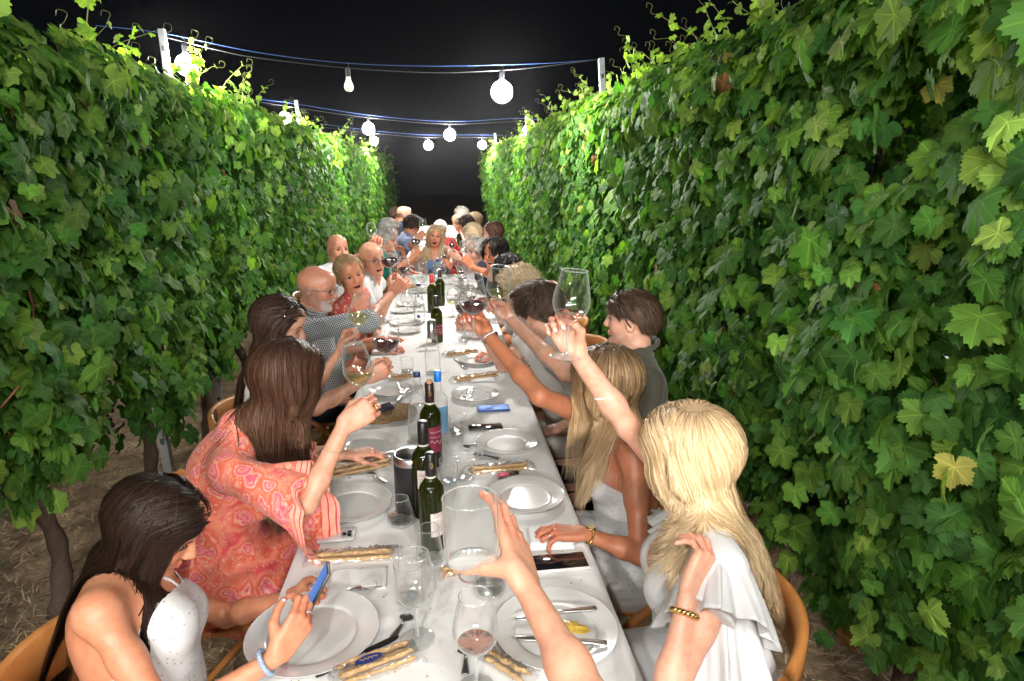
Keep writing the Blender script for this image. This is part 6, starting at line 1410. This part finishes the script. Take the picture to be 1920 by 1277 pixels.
garment(m7, "white_shirt", WHITE_C, sleeves=[('R', .9, .015), ('L', .9, .015)], neck=(.078, .05, .03), off=.012); spectacles(m7, BLACKP); band(m7, 'L', "watch", BLACKP, at=.04, r=.031, tube=.009); band(m7, 'R', "watch", SILVER, at=.04, r=.031, tube=.006)
# far left side
p8 = person("person", "grey haired person in a teal shirt raising a glass of red wine", (-0.548, 6.750, 1.166), (.90, -.2, -.15), 0, 'f', vox=.009, skin=TAN, pelvis=(-.85, 6.8, .52), arms=dict(R=dict(stem=GL[8][0], axis=GL[8][1], X=(.7, -.1, .6), pose='stem', el=(-0.413, 6.400, 0.931))), hair=dict(kind='short', col=(.50, .47, .43), col2=(.25, .22, .20), root=(.35, .32, .30), n=1200, len=.05, steps=8, w=.005, thick=.012, lift=.2, seed=3))
garment(p8, "teal_shirt", TEAL, sleeves=[('R', .7, .015), ('L', .7, .015)], neck=(.075, .05, .03), off=.012)
p9 = person("person", "white haired woman on the left seen between the raised hand and the blue polo shirt", (-0.579, 7.500, 1.211), (.85, .4, -.1), 0, 'f', vox=.010, skin=TAN, hair=dict(kind='short', col=(.66, .64, .62), col2=(.38, .36, .34), root=(.45, .43, .42), n=1200, len=.04, steps=8, w=.005, thick=.008, lift=.1, seed=5))
garment(p9, "pale_blouse", GREY_W, sleeves=[('R', .6, .01), ('L', .6, .01)], neck=(.075, .05, .03))
p10 = person("person", "dark haired man in a blue polo shirt raising his glass on the left", (-0.334, 8.000, 1.214), (.75, .55, -.35), 0, 'm', vox=.010, skin=TAN, pelvis=(-.82, 8.0, .55), arms=dict(R=dict(stem=GL[9][0], axis=GL[9][1], X=(.6, -.2, .7), pose='stem', el=(-0.291, 7.500, 1.013))), hair=dict(kind='short', col=(.06, .035, .025), col2=(.025, .015, .012), root=(.02, .012, .01), n=900, len=.06, steps=8, w=.006, thick=.018, seed=6))
garment(p10, "polo_shirt", POLO, sleeves=[('R', .65, .02), ('L', .65, .02)], neck=(.075, .05, .03), off=.014)
p11 = person("person", "balding man in a navy shirt, second from the far left end", (-0.509, 9.600, 1.258), (.95, .1, 0), 0, 'm', vox=.011, skin=FAIR, pelvis=(-.80, 9.6, .58), hair=dict(kind=None, stubble=(.12, .09, .08))); garment(p11, "navy_shirt", NAVY, sleeves=[('R', .7, .02), ('L', .7, .02)], neck=(.075, .05, .03), off=.014)
p12 = person("person", "dim brown haired head at the far left end, half hidden by the balding man", (-0.677, 10.400, 1.197), (.9, .2, 0), 0, 'm', vox=.012, skin=DEEP, pelvis=(-.95, 10.5, .58), hair=dict(kind='short', col=(.07, .045, .03), n=500, len=.05, steps=7, w=.007, thick=.014, seed=8)); garment(p12, "dark_shirt", NAVY, sleeves=[('R', .7, .02), ('L', .7, .02)], neck=(.075, .05, .03))
# 13 -- laughing woman at the head of the table
w13 = person("person", "laughing blonde woman in a blue top at the far end of the long table", (-0.050, 7.450, 1.125), (-.05, -.98, .12), -88, 'f', vox=.006, skin=TAN, pelvis=(.0, 7.62, .50), smile=1.0, mouth=1.0, roll=10, lips=(.50, .12, .11), stand=False,
    arms=dict(L=dict(stem=GL[10][0], axis=GL[10][1], X=(-.2, -.7, .5), pose='stem', hint=(.5, 0, -1)), R=dict(wr=(-.42, 7.15, 1.02), X=(-.6, -.6, .3), n=(0, -.6, -.4), pose='relax', hint=(-.3, .2, -1))),
    hair=dict(kind='wavy', col=(.72, .55, .34), col2=(.45, .30, .16), root=(.50, .36, .20), n=2400, len=.40, steps=22, w=.005, part=.005, sweep=-.2, side=.9, thick=.022, seed=14, clump=.5, wave=.01, lmin=.8, face=.060, brow=(.3, .2, .12)))
garment(w13, "blue_top", BLUE_T, neck=(.10, .03, .06, 1.4), off=.010, tags=('torso', 'breast', 'hips', 'trap'), vox=.008)
p14 = person("person", "person in a white cap seen just behind the laughing woman", (0.009, 8.900, 1.087), (.2, .95, -.1), 90, 'f', vox=.010, skin=TAN, pelvis=(.06, 8.6, .50)); garment(p14, "red_top", REDC, sleeves=[('R', .6, .01), ('L', .6, .01)], neck=(.075, .05, .03))
v, q = polygonize([ell(p14['hh'](-.012, 0, .04), V(.112, .092, .098) * p14['hs'], p14['RH'], .01), dict(k='fn', f=lambda P_, c=p14['hh'](0, 0, .02), u=p14['RH'][:, 2]: (c - P_) @ u, sm=.004, cut=True)], .008, lambda P: .001 * value_noise(P, 60, 1)); mesh_obj("cap", v, q, plain("white_cap", (.78, .74, .74), .8), p14['root'])
# far right side
for nm_, pos, look, sx, hr, mt, sk, lb in (
    ("r25", (0.365, 10.700, 1.190), (-.7, -.5, 0), 'm', dict(kind='short', col=(.70, .68, .62), col2=(.5, .48, .42), root=(.5, .48, .44), n=600, len=.05, steps=7, w=.007, thick=.014, seed=31), WHITE_C, FAIR, "white haired man at the far right end of the table"),
    ("r26", (0.289, 9.700, 1.131), (-.8, -.4, -.2), 'f', dict(kind='bob', col=(.62, .50, .34), col2=(.4, .3, .2), root=(.4, .3, .2), n=700, len=.16, steps=12, w=.007, thick=.016, seed=32), PINKW, FAIR, "pale blonde person just below the white haired man at the far right"),
    ("r27", (0.496, 9.400, 1.172), (-.9, .2, 0), 'f', dict(kind='bob', col=(.28, .19, .11), col2=(.15, .10, .06), root=(.18, .12, .07), n=700, len=.18, steps=12, w=.007, thick=.016, seed=33), GREY_W, TAN, "light brown haired woman behind the man in the sky blue shirt"),
    ("r23", (0.339, 8.400, 1.186), (-.88, .1, -.35), 'm', dict(kind='short', col=(.075, .05, .035), col2=(.03, .02, .015), root=(.03, .02, .015), n=800, len=.045, steps=7, w=.006, thick=.014, seed=34), SKYB, TAN, "short haired man in a sky blue shirt, right side"),
    ("r24", (0.582, 7.150, 1.187), (-.97, -.1, -.1), 'f', dict(kind='long', col=(.12, .055, .035), col2=(.05, .025, .02), root=(.06, .03, .02), n=1500, len=.36, steps=20, w=.006, sweep=-.6, thick=.014, seed=35, drift=(.15, 0, 0)), PINKW, PALE, "woman with long reddish brown hair in profile against the right hedge"),
    ("r22", (0.327, 6.550, 1.203), (-.6, .7, -.2), 'f', dict(kind='tied', col=(.66, .50, .32), col2=(.42, .30, .18), root=(.45, .33, .2), n=900, len=.12, steps=12, w=.006, thick=.018, seed=36), FLOR, FAIR, "woman with blonde pinned up hair and pale floral blouse, right side"),
):
    P_ = person("person", lb, pos, look, 180, sx, vox=.010, skin=sk, pelvis=(.80 if pos[0] > .3 else .7, pos[1] + .05, .54), hair=hr); garment(P_, "shirt", mt, sleeves=[('R', .7, .015), ('L', .7, .015)], neck=(.075, .05, .03), off=.013)
p21 = person("person", "older person with thin grey hair and glasses leaning in at the right", (0.314, 5.750, 1.153), (-.75, -.60, -.1), 190, 'f', vox=.008, skin=(.56, .33, .25), pelvis=(.80, 5.8, .52), smile=.6, arms=dict(L=dict(stem=GL[11][0], axis=GL[11][1], X=(-.75, -.1, .4), pose='stem', hint=(.2, 0, -1))),
    hair=dict(kind='short', col=(.42, .38, .34), col2=(.22, .19, .17), root=(.30, .27, .24), n=900, len=.05, steps=8, w=.005, thick=.012, seed=21)); garment(p21, "navy_top", NAVY, sleeves=[('R', .4, .01), ('L', .4, .01)], neck=(.075, .05, .03)); spectacles(p21, plain("steel_frame", (.12, .12, .12), .3, metal=.8))
p22 = person("person", "smiling woman with short black hair at the right, looking at the camera", (0.431, 5.100, 1.198), (-.62, -.78, .0), 200, 'f', vox=.006, skin=DEEP, pelvis=(.74, 5.15, .52), smile=1.0, mouth=.12, lips=(.42, .08, .08), arms=dict(L=dict(stem=GL[12][0], axis=GL[12][1], X=(-.55, -.15, .75), pose='stem', hint=(.3, -.2, -1)), R=dict(wr=(.40, 5.3, .80), X=(-1, 0, 0), n=(0, 0, -1), pose='relax')),
    hair=dict(kind='short', col=(.018, .013, .012), col2=(.008, .006, .006), root=(.010, .008, .008), n=1600, len=.075, steps=9, w=.005, thick=.020, lift=.2, fwd=.8, seed=22, brow=(.03, .02, .015))); garment(p22, "black_top", BLACKC, neck=(.09, .03, .04), tags=('torso', 'breast', 'hips', 'trap')); earring(p22, 1, PEARL)
p23 = person("person", "woman with a smooth black haired head seen from behind at the right hedge", (0.445, 4.250, 1.169), (-.45, .85, -.1), 180, 'f', vox=.008, skin=TAN, pelvis=(.74, 4.3, .52), hair=dict(kind='bob', col=(.012, .011, .011), col2=(.006, .006, .006), root=(.008, .007, .007), n=1600, len=.20, steps=14, w=.005, thick=.016, seed=23)); garment(p23, "white_top", WHITE_C, sleeves=[('R', .5, .01), ('L', .5, .01)])
p24 = person("person", "woman with short curly pale blonde hair behind the raised glass of white wine", (0.446, 3.620, 1.169), (-.75, .55, -.15), 180, 'f', vox=.007, skin=PALE, pelvis=(.72, 3.65, .52), arms=dict(R=dict(wr=(.32, 3.6, .80), X=(-1, 0, 0), n=(0, 0, -1), pose='relax')),
    hair=dict(kind='curly', col=(.74, .60, .40), col2=(.52, .38, .22), root=(.50, .38, .22), n=2600, len=.075, steps=12, w=.0032, thick=.016, seed=24, clump=.35, spread=.008)); garment(p24, "floral_blouse", FLOR, sleeves=[('R', .8, .012), ('L', .8, .012)], off=.012)
p25 = person("person", "man with thick brown hair seen from behind in a grey white T-shirt, right side", (0.472, 3.020, 1.177), (-.72, .60, -.25), 182, 'm', vox=.0055, skin=(.62, .36, .26), pelvis=(.66, 3.05, .52), arms=dict(R=dict(stem=GL[16][0], axis=GL[16][1], X=(-.8, .05, .3), pose='stem', hint=(.2, .2, -1)), L=dict(wr=(.52, 2.75, .66), X=(-1, 0, -.2), n=(0, 0, -1), pose='relax')),
    hair=dict(kind='short', col=(.085, .052, .034), col2=(.030, .018, .012), root=(.022, .014, .010), n=4600, len=.075, steps=10, w=.0034, thick=.016, lift=.30, fwd=.5, seed=25, fade=.20, hl=.026, clump=.6, spread=.004, mess=.2))
garment(p25, "grey_t_shirt", GREY_W, sleeves=[('R', .62, .022), ('L', .62, .022)], neck=(.080, .055, .02), off=.014, fold=.008, vox=.006); band(p25, 'R', "watch", BLACKP, at=.03, r=.030, tube=.008)
garment(p25, "trousers", GREY_W, tags=('hips', 'thigh', 'shin'), off=.012, cuts=[(p25['pelvis'] + UP * .04, UP)], vox=.012)
# 16 -- man in olive shirt
m16 = person("person", "young man in a dark olive shirt with black sunglasses on his swept back brown hair", (0.740, 2.400, 1.249), (-.88, .42, .02), 172, 'm', hs=.93, vox=.0045, skin=(.63, .36, .25), pelvis=(.76, 2.42, .53), smile=.1, arms=dict(R=dict(stem=GL[14][0], axis=GL[14][1], X=(-.60, .05, .62), pose='stem', el=(0.496, 2.450, 1.022)), L=dict(wr=(.50, 2.15, .62), X=(-1, 0, -.1), n=(0, 0, -1), pose='relax')),
    hair=dict(kind='short', col=(.10, .058, .036), col2=(.028, .017, .012), root=(.018, .012, .009), n=5000, len=.052, steps=10, w=.0028, thick=.008, lift=.25, fwd=-1.3, seed=26, clump=.5, spread=.003, mess=.12, hl=.052, fade=.10))
garment(m16, "olive_shirt", OLIVE, sleeves=[('R', .75, .022), ('L', .85, .022)], neck=(.080, .06, .02), off=.014, fold=.007, vox=.006); spectacles(m16, BLACKP, sun=True, up=.108, back=.035); band(m16, 'R', "string_bracelet", PEARL, at=.02, r=.030, tube=.0016, tilt=.25)
mb = MB(); mb.tube(catmull([m16['NB'] + m16['sp'] * .045 + m16['Fu'] * (.080 * math.cos(a)) + m16['Lu'] * .084 * math.sin(a) - UP * .02 * math.cos(a) for a in np.linspace(-3.1, 3.1, 12)], 4), .010, 8); mb.build("collar", OLIVE, m16['root'])
garment(m16, "trousers", BLACKC, tags=('hips', 'thigh', 'shin'), off=.012, cuts=[(m16['pelvis'] + UP * .04, UP)], vox=.010)
# 15 -- woman with long dark-rooted blonde hair
w15 = person("person", "tanned woman with dark rooted blonde hair, white sundress and gold watch raising red wine", (0.534, 1.970, 1.129), (-.72, .66, -.15), 176, 'f', vox=.004, skin=DEEP, pelvis=(.64, 1.88, .52), smile=.2,
    arms=dict(R=dict(stem=GL[13][0], axis=GL[13][1], X=(-.42, -.02, .72), pose='stem', el=(0.313, 1.980, 1.097), thick=1.1), L=dict(wr=(0.390, 1.632, 0.792), X=(-1, .10, .10), n=(0, 0, -1), pose='relax', el=(0.565, 1.620, 0.717), thick=1.05)),
    hair=dict(kind='wavy', col=(.60, .40, .20), col2=(.30, .175, .085), root=(.075, .045, .028), rootlen=.34, tip=(.66, .50, .31), n=9000, len=.44, steps=28, w=.0034, part=.0, sweep=-.35, side=.8, thick=.018, seed=27, clump=.55, wave=.010, freq=1.4, wstart=.5, lmin=.85, mess=.04, rollv=.6, grav=.5, drift=(-.10, .0, 0)))
garment(w15, "white_sundress", EYELET, tags=('torso', 'breast', 'hips'), off=.007, cuts=[(w15['CH'] + w15['sp'] * .055 + w15['Fu'] * .09, w15['sp'] + w15['Fu'] * -.28), (w15['CH'] - w15['sp'] * .05, w15['sp'] * .9 - w15['Fu'] * .8)], fold=.004, fs=34, vox=.0045)
sk_ = garment(w15, "gathered_skirt", EYELET, tags=('hips', 'thigh'), off=.014, cuts=[(w15['pelvis'] + UP * .13, UP)], fold=.011, fs=60, vox=.006, extra=[cone(w15['pelvis'] + UP * .02, w15['pelvis'] + w15['F'] * .40 - UP * .14, .17, .18, .05), cone(w15['pelvis'] + w15['F'] * .20, w15['pelvis'] + w15['F'] * .30 - UP * .40, .17, .22, .05)])
for sg in (1, -1): strip(w15, "shoulder_strap", [w15['CH'] + w15['Fu'] * .125 + w15['Lu'] * sg * .075 + w15['sp'] * .03, w15['SG'] + w15['Fu'] * .05 + w15['Lu'] * sg * .10, w15['SG'] + w15['Lu'] * sg * .105 + w15['sp'] * .05, w15['SG'] - w15['Fu'] * .07 + w15['Lu'] * sg * .09], .010, WHITE_C)
band(w15, 'R', "watch", SILVER, at=.035, r=.0275, tube=.0060, beads=28, tilt=.2)
wt = band(w15, 'L', "watch_bracelet", GOLD, at=.022, r=.026, tube=.0048, beads=26)
wr_, X_, T_, N_, h_ = w15['hfL']; c_ = wr_ - nrm(wr_ - w15['elL']) * .022 - N_ * .026; m = MB(); m.lathe([(0, -.002), (.0135, -.002), (.0145, .002), (.0125, .0045), (0, .0045)], 24, c_, frame(X_, -N_)); wf = m.build("watch_case", GOLD, wt); m = MB(); m.lathe([(.0112, .0046), (0, .0049)], 24, c_, frame(X_, -N_)); m.build("dial", plain("gold_dial", (.72, .58, .30), .3), wf)
m = MB(); Rw = frame(X_, -N_); m.tube([c_ + Rw @ V(0, 0, .0053), c_ + Rw @ V(.007, .002, .0053)], .0004, 4); m.tube([c_ + Rw @ V(0, 0, .0053), c_ + Rw @ V(-.002, .008, .0053)], .0004, 4); m.build("watch_hands", plain("label_ink", (.1, .06, .06)), wf); finger_ring(w15, 'L', 2, SILVER)
add_nails(w15, 'LR', (.85, .62, .58))
# 14 -- blonde woman in ruffled white, front right
w14 = person("person", "woman with bright wavy blonde hair and white ruffled dress, one hand on her shoulder", (0.578, 1.360, 1.146), (-.74, .62, -.18), 165, 'f', vox=.004, skin=PALE, pelvis=(.62, 1.28, .52), smile=.3,
    arms=dict(R=dict(stem=GL[15][0], axis=GL[15][1], X=(-.42, .10, .80), pose='stem', el=(0.469, 1.500, 1.174), thick=1.05), L=dict(wr=(0.489, 1.100, 0.973), X=(.55, .42, .55), n=(-.55, .60, -.25), pose='bowl', el=(0.404, 0.980, 0.803))),
    hair=dict(kind='wavy', col=(.88, .69, .44), col2=(.50, .32, .15), root=(.52, .35, .19), tip=(.84, .66, .42), n=12000, len=.48, steps=32, w=.0034, part=.01, sweep=-.35, side=.8, thick=.015, seed=28, clump=.40, wave=.015, freq=3.2, wstart=.5, lmin=.8, mess=.05, rollv=.7, grav=.42, drift=(.42, -.03, 0), fshort=.30))
garment(w14, "white_dress", WHITE_C, tags=('torso', 'breast', 'hips', 'thigh'), off=.010, sleeves=[('R', .35, .02), ('L', .35, .02)], fold=.005, fs=28, vox=.0045, extra=[cone(w14['shL'], w14['NB'] - w14['Lu'] * -.07, .052, .045, .03), cone(w14['shR'], w14['NB'] + w14['Lu'] * -.07, .052, .045, .03), cone(w14['pelvis'], w14['pelvis'] + w14['F'] * .40 - UP * .12, .18, .17, .05)],
        cuts=[(tuple(w14['NB'] + w14['Fu'] * .10 - w14['sp'] * .05), (.085, .065, .16), np.stack([w14['Fu'], w14['Lu'], w14['sp']], 1)), (tuple(w14['NB'] - w14['Fu'] * .06), (.075, .065, .09), np.stack([w14['Fu'], w14['Lu'], w14['sp']], 1))])
def ruffle(P, sd, name, c, ax, r0, r1, ln, a0=0, a1=360, waves=9, amp=.014, seed=0, sag=0):
    R = frame(UP, ax); na, nz = 110, 14; vv = []
    for i in range(nz):
        t = i / (nz - 1)
        for j in range(na):
            th = math.radians(a0 + (a1 - a0) * j / (na - 1)); r = r0 + (r1 - r0) * t ** .8 + amp * t * (math.sin(waves * th + seed) + .45 * math.sin(2.3 * waves * th + 3 * t)); d = R @ V(math.cos(th), math.sin(th), 0); vv.append(c + d * r + ax * ln * t - UP * sag * t * (1 - abs(d[2])))
    f = np.array([(i * na + j, i * na + j + 1, (i + 1) * na + j + 1, (i + 1) * na + j) for i in range(nz - 1) for j in range(na - 1)]); o = mesh_obj(name, vv, f, WHITE_C, P['root']); md = o.modifiers.new("thickness", 'SOLIDIFY'); md.thickness = .0018; return o
axl = nrm(w14['Lu'] * .75 - UP * .7 + w14['Fu'] * .1); ruffle(w14, 'L', "ruffle_sleeve", w14['shL'] - w14['Lu'] * .035 + UP * .012, axl, .050, .115, .135, waves=8, amp=.015, seed=1, sag=.05); ruffle(w14, 'L', "ruffle_sleeve", w14['shL'] + w14['Lu'] * .01 - UP * .05, nrm(w14['Lu'] * .3 - UP), .060, .115, .16, waves=8, amp=.016, seed=2, sag=.03)
axr = nrm(w14['elR'] - w14['shR']); ruffle(w14, 'R', "ruffle_sleeve", w14['shR'] - axr * .01, nrm(axr * .4 - UP * .8), .045, .10, .11, waves=8, amp=.013, seed=4)
band(w14, 'R', "bead_bracelet", PEARL, at=.135, r=.0285, tube=.0030, beads=0, tilt=.25); band(w14, 'R', "gold_bracelet", GOLD, at=.165, r=.030, tube=.0026, beads=22, tilt=.35); band(w14, 'L', "gold_ball_bracelet", GOLD, at=.045, r=.0275, tube=.0072, beads=17, tilt=.0)
add_nails(w14, 'R', (.88, .62, .60))
# 28 -- guest beside the photographer, only a forearm in the picture
tb = (0.033, 0.832, 1.297); tb_ax = nrm(V(*(0.035, 0.909, 1.353)) - V(*(0.033, 0.832, 1.297))); tb_ = V(*tb)
T28 = tumbler(tuple(tb_ - tb_ax * .045), "clear empty tumbler held up by the bare forearm in the foreground", .036, .042, .100, 0, tb_ax, n=40, belly=.004)
wr28 = V(*(0.105, 0.780, 1.246)); up28 = nrm(V(*(0.086, 0.928, 1.327)) - wr28); rt28 = nrm(V(*(0.155, 0.779, 1.262)) - wr28); rt28 = orth(rt28, up28); fw28 = np.cross(up28, rt28); fw28 = fw28 * (1 if fw28[1] > 0 else -1)
p28 = person("person", "guest seated beside the photographer whose bare arm lifts an empty tumbler in the foreground", (.56, .02, 1.22), (-.5, .8, -.2), 125, 'f', vox=.0036, skin=(.62, .32, .21), pelvis=(.66, -.05, .52), legs=True,
    arms=dict(R=dict(wr=tuple(wr28), X=tuple(up28 * .97 - rt28 * .05 + fw28 * .12), n=tuple(-rt28 * .85 + fw28 * .40), pose='wrap', el=(0.161, 0.596, 1.200), thick=.92, curl=[(-6, 22, 16), (-2, 24, 18), (4, 26, 18), (10, 28, 20)], thumb=[(.45, .30, .85), (.45, .12, .88), (.55, -.02, .8)]), L=dict(wr=(.25, .45, .80), X=(-.6, .8, 0), n=(0, 0, -1), pose='relax')),
    hair=dict(kind='bob', col=(.10, .06, .04), n=900, len=.2, steps=14, w=.006, thick=.018, seed=40)); garment(p28, "black_top", BLACKC, neck=(.09, .03, .04), tags=('torso', 'breast', 'hips', 'trap')); add_nails(p28, 'R', (.85, .55, .52))
# ------------------------------------------------------------------ chairs under the guests
for nm_, P_, ang in (("of the dark haired girl with the phone, front left", g1, 12), ("of the woman in pink paisley", w2, 12), ("of the woman with sunglasses on her hair", w3, 5), ("of the man in the checked shirt", m4, 5), ("of the blonde woman in the coral blouse", w5, 0), ("of the man with dark rimmed glasses", m7, 0), ("of the bald man in the white shirt", m6, 0),
    ("of the woman in the ruffled dress, front right", w14, 165), ("of the woman in the white sundress", w15, 178), ("of the man in the olive shirt", m16, 178), ("of the man in the grey white T-shirt", p25, 180), ("of the curly blonde woman", p24, 180), ("of the black haired woman seen from behind", p23, 180), ("of the smiling woman with short black hair", p22, 180), ("of the older person with glasses", p21, 180), ("of the guest beside the photographer", p28, 125)):
    pv = P_['pelvis'] + (V(.10, 0, 0) if P_ is w2 else (V(-.07, 0, 0) if P_ is w14 else V(0, 0, 0))); chair(pv[0] + math.cos(math.radians(ang)) * .07, pv[1] + math.sin(math.radians(ang)) * .07, ang, "orange folding chair " + nm_)
for nm_, P_, ang in (("of the laughing woman", w13, -88), ("of the person in the white cap", p14, 90)):
    pv = P_['pelvis']; chair(pv[0] + math.cos(math.radians(ang)) * .07, pv[1] + math.sin(math.radians(ang)) * .07, ang, "red chair " + nm_, plain("red_seat", (.5, .03, .02), .5), "red chairs at the table ends")
# ------------------------------------------------------------------ faint night mist, added to give the bulbs a halo
hb = MB(); hb.box((0, 4, 1.2), (126, 126, 4.6)); hz = hb.build("haze", None); tag(hz, "faint night mist added for a halo round the bulbs", "haze", kind="stuff")
m = bpy.data.materials.new("haze"); m.use_nodes = True; nt = m.node_tree; nt.nodes.remove(nt.nodes["Principled BSDF"]); pv = nt.nodes.new("ShaderNodeVolumePrincipled"); pv.inputs["Density"].default_value = .00038; pv.inputs["Anisotropy"].default_value = .92; pv.inputs["Color"].default_value = (.95, .97, 1, 1); nt.links.new(pv.outputs[0], nt.nodes["Material Output"].inputs["Volume"]); hz.data.materials.append(m)
